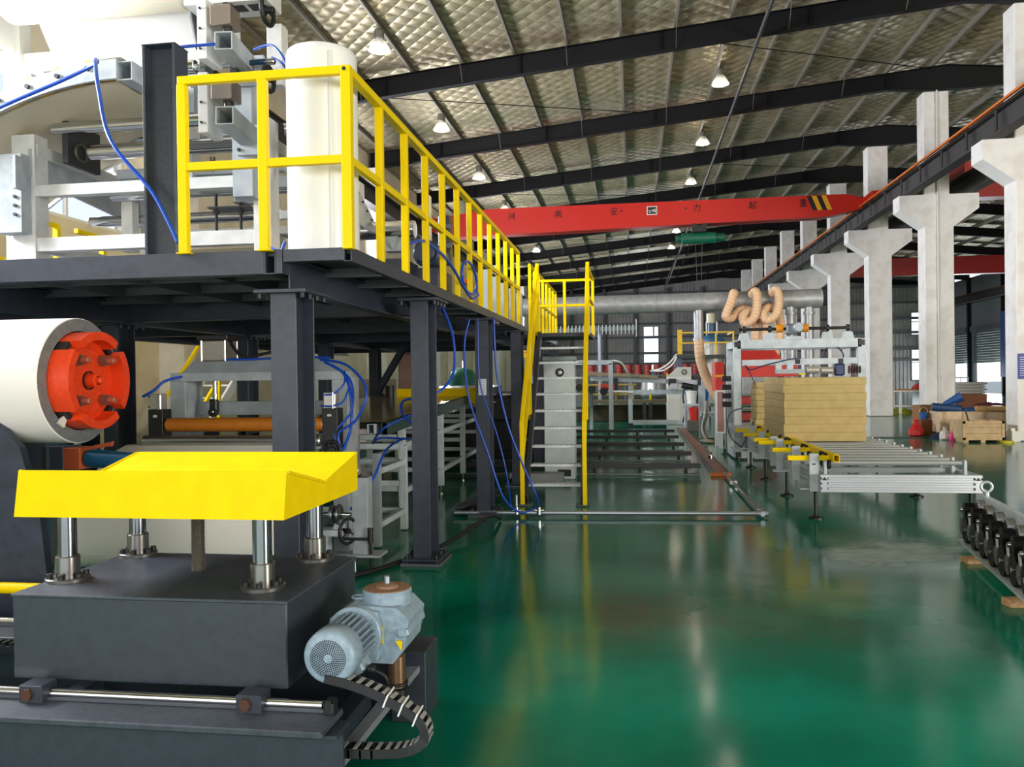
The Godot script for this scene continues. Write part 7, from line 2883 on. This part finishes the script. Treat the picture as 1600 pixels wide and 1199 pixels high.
	g.rod(V(7.1, 0.72, -21.3), V(7.75, 0.66, -21.2), 0.1, 18, 0.02)
	part("roll", g, paint("173a63", 0.5), tp)
	g = Geo.new()
	g.cone(V(7.45, 0.76, -21.5), V(7.82, 0.96, -21.4), 0.06, 0.12, 18, false)
	g.cone(V(7.82, 0.96, -21.4), V(7.45, 0.76, -21.5), 0.112, 0.052, 18, false)
	part("funnel_fold", g, tarp, tp)
	g = Geo.new()
	blanket(g, V(7.95, 0.62, -21.3), 0.62, 0.5, 0.1, 3)
	part("spread", g, tarp, tp)
	g = Geo.new()
	blanket(g, V(7.2, 0.0, -20.9), 0.62, 0.5, 0.14, 7)
	lone("dark_cloth", g, paint("1d2b4a", 0.7), "dark blue cloth heaped on the floor before the small crate", "cloth")
	g = Geo.new()
	g.rod(V(8.0, 0.67, -21.1), V(8.75, 0.66, -21.05), 0.075, 20, 0.02)
	lone("tan_roll", g, paint("b98f5c", 0.7), "tan paper roll lying on the long crate beside the nearest column", "roll")
	g = Geo.new()
	blanket(g, V(8.4, 0.74, -21.3), 0.7, 0.4, 0.1, 9)
	lone("maroon_cloth", g, paint("5c2430", 0.8), "maroon cloth lying over the tan paper roll", "cloth")
	g = Geo.new()
	g.box(V(8.26, 0.12, -19.7), V(0.2, 0.24, 0.2), Basis(Vector3.UP, 0.2), 0.008)
	g.box(V(8.22, 0.27, -19.7), V(0.1, 0.06, 0.12), Basis(Vector3.UP, 0.2), 0.008)
	lone("white_box", g, white_paint, "small white box at the foot of the nearest column", "box")
	g = Geo.new()
	g.rod(V(8.0, 0.0, -19.4), V(8.0, 0.045, -19.4), 0.14, 28)
	lone("yellow_disc", g, paint("c8bb1f", 0.4), "flat yellow disc on the floor before the wooden crate", "disc")
	# stacked white bags on a brown box farther back
	g = Geo.new()
	g.box(V(11.3, 0.4, -30.3), V(0.9, 0.8, 0.7), Basis.IDENTITY, 0.01)
	lone("brown_box", g, paint("7a4a33", 0.85), "brown box under the stacked white sacks behind the second column", "box")
	for i in 4:
		g = Geo.new()
		var o := V(11.3 + 0.05 * (i % 2), 0.8 + 0.1 * i, -30.3)
		g.lathe(o + V(-0.5, 0.05, 0), V(1, 0, 0), [[0, 0], [0.1, 0.03], [0.17, 0.12], [0.18, 0.5], [0.17, 0.88], [0.1, 0.97], [0, 1.0]], 16, true)
		for k in g.v.size():
			g.v[k].y = o.y + 0.05 + (g.v[k].y - o.y - 0.05) * 0.3
			g.v[k].z = o.z + (g.v[k].z - o.z) * 2.0
		lone("white_sack", g, paint("9d9d96", 0.85), "white sack on the brown box, %s of the pile" % ["lowest", "second", "third", "topmost"][i], "sack", "stacked white sacks")
	# bench behind the third column
	var b := thing("long_bench", "white framed bench with an orange edge behind the third column", "bench", V(9.9, 0, -33.4))
	g = Geo.new()
	g.box(V(9.9, 0.86, -33.4), V(2.4, 0.06, 1.0))
	part("top", g, white_paint, b)
	g = Geo.new()
	g.box(V(9.9, 0.91, -32.95), V(1.7, 0.05, 0.12))
	part("orange_edge", g, paint("b5722e", 0.6), b)
	for x in [8.85, 9.9, 10.95]:
		for z in [-33.0, -33.8]:
			g = Geo.new()
			g.box(V(x, 0.42, z), V(0.08, 0.82, 0.08))
			part("leg", g, white_paint, b)
	g = Geo.new()
	g.bar(V(8.85, 0.3, -33.0), V(10.95, 0.3, -33.0), 0.05, 0.06)
	part("stretcher", g, white_paint, b)
	g = Geo.new()
	blanket(g, V(10.7, 0.89, -33.5), 0.5, 0.5, 0.32, 4)
	lone("red_heap", g, paint("a8222c", 0.7), "dark red heap of cloth on the bench", "cloth")
	g = Geo.new()
	blanket(g, V(10.0, 0.0, -33.6), 1.4, 0.7, 0.24, 6)
	lone("yellow_heap", g, paint("8f9420", 0.7), "yellow green heap under the bench", "cloth")
	# low white racks in the far doorway
	for k in 2:
		var r := thing("white_rack", ["low white rack standing in the nearer bright doorway", "low white rack standing in the farther bright doorway"][k], "rack", V(23.0, 0, -63.2 - 5.4 * k))
		for y in [0.35, 0.75, 1.15]:
			g = Geo.new()
			g.bar(V(22.9, y, -61.4 - 5.4 * k), V(22.9, y, -65.4 - 5.4 * k), 0.06, 0.06)
			part("bar", g, white_paint, r)
		for i in 4:
			g = Geo.new()
			g.box(V(22.9, 0.6, -61.5 - 5.4 * k - 1.28 * i), V(0.05, 1.2, 0.05))
			part("post", g, white_paint, r)
	# blue upright sheet at the right wall
	g = Geo.new()
	g.box(V(24.6, 3.4, -59.6), V(0.3, 4.4, 1.2), Basis.IDENTITY, 0.02)
	lone("blue_curtain_box", g, paint("24477e", 0.5), "tall blue sheet hanging beside the nearer roller door", "curtain")

func blanket(g: Geo, o: Vector3, w: float, d: float, h: float, seed_: int) -> void:   # a crumpled heap of cloth
	var f := FastNoiseLite.new()
	f.seed = seed_
	f.frequency = 2.6
	var n := 14
	var pts := []
	for i in n + 1:
		var row := []
		for j in n + 1:
			var u := float(i) / n * 2.0 - 1.0
			var v := float(j) / n * 2.0 - 1.0
			var m := clampf(1.0 - pow(u * u * 0.9 + v * v * 0.9, 1.2), 0.0, 1.0)
			row.append(o + V(u * w * 0.5 * (1.0 + 0.12 * f.get_noise_2d(v * 2, 9)), 0.004 + m * h * (0.65 + 0.6 * f.get_noise_2d(u, v)), v * d * 0.5 * (1.0 + 0.12 * f.get_noise_2d(u * 2, 3))))
		pts.append(row)
	for i in n:
		for j in n:
			g.quad(pts[i][j], pts[i][j + 1], pts[i + 1][j + 1], pts[i + 1][j])
	for i in n:
		g.quad(pts[i + 1][0], pts[i][0], V(pts[i][0].x, o.y, pts[i][0].z), V(pts[i + 1][0].x, o.y, pts[i + 1][0].z))
		g.quad(pts[i][n], pts[i + 1][n], V(pts[i + 1][n].x, o.y, pts[i + 1][n].z), V(pts[i][n].x, o.y, pts[i][n].z))
		g.quad(pts[0][i], pts[0][i + 1], V(pts[0][i + 1].x, o.y, pts[0][i + 1].z), V(pts[0][i].x, o.y, pts[0][i].z))
		g.quad(pts[n][i + 1], pts[n][i], V(pts[n][i].x, o.y, pts[n][i].z), V(pts[n][i + 1].x, o.y, pts[n][i + 1].z))
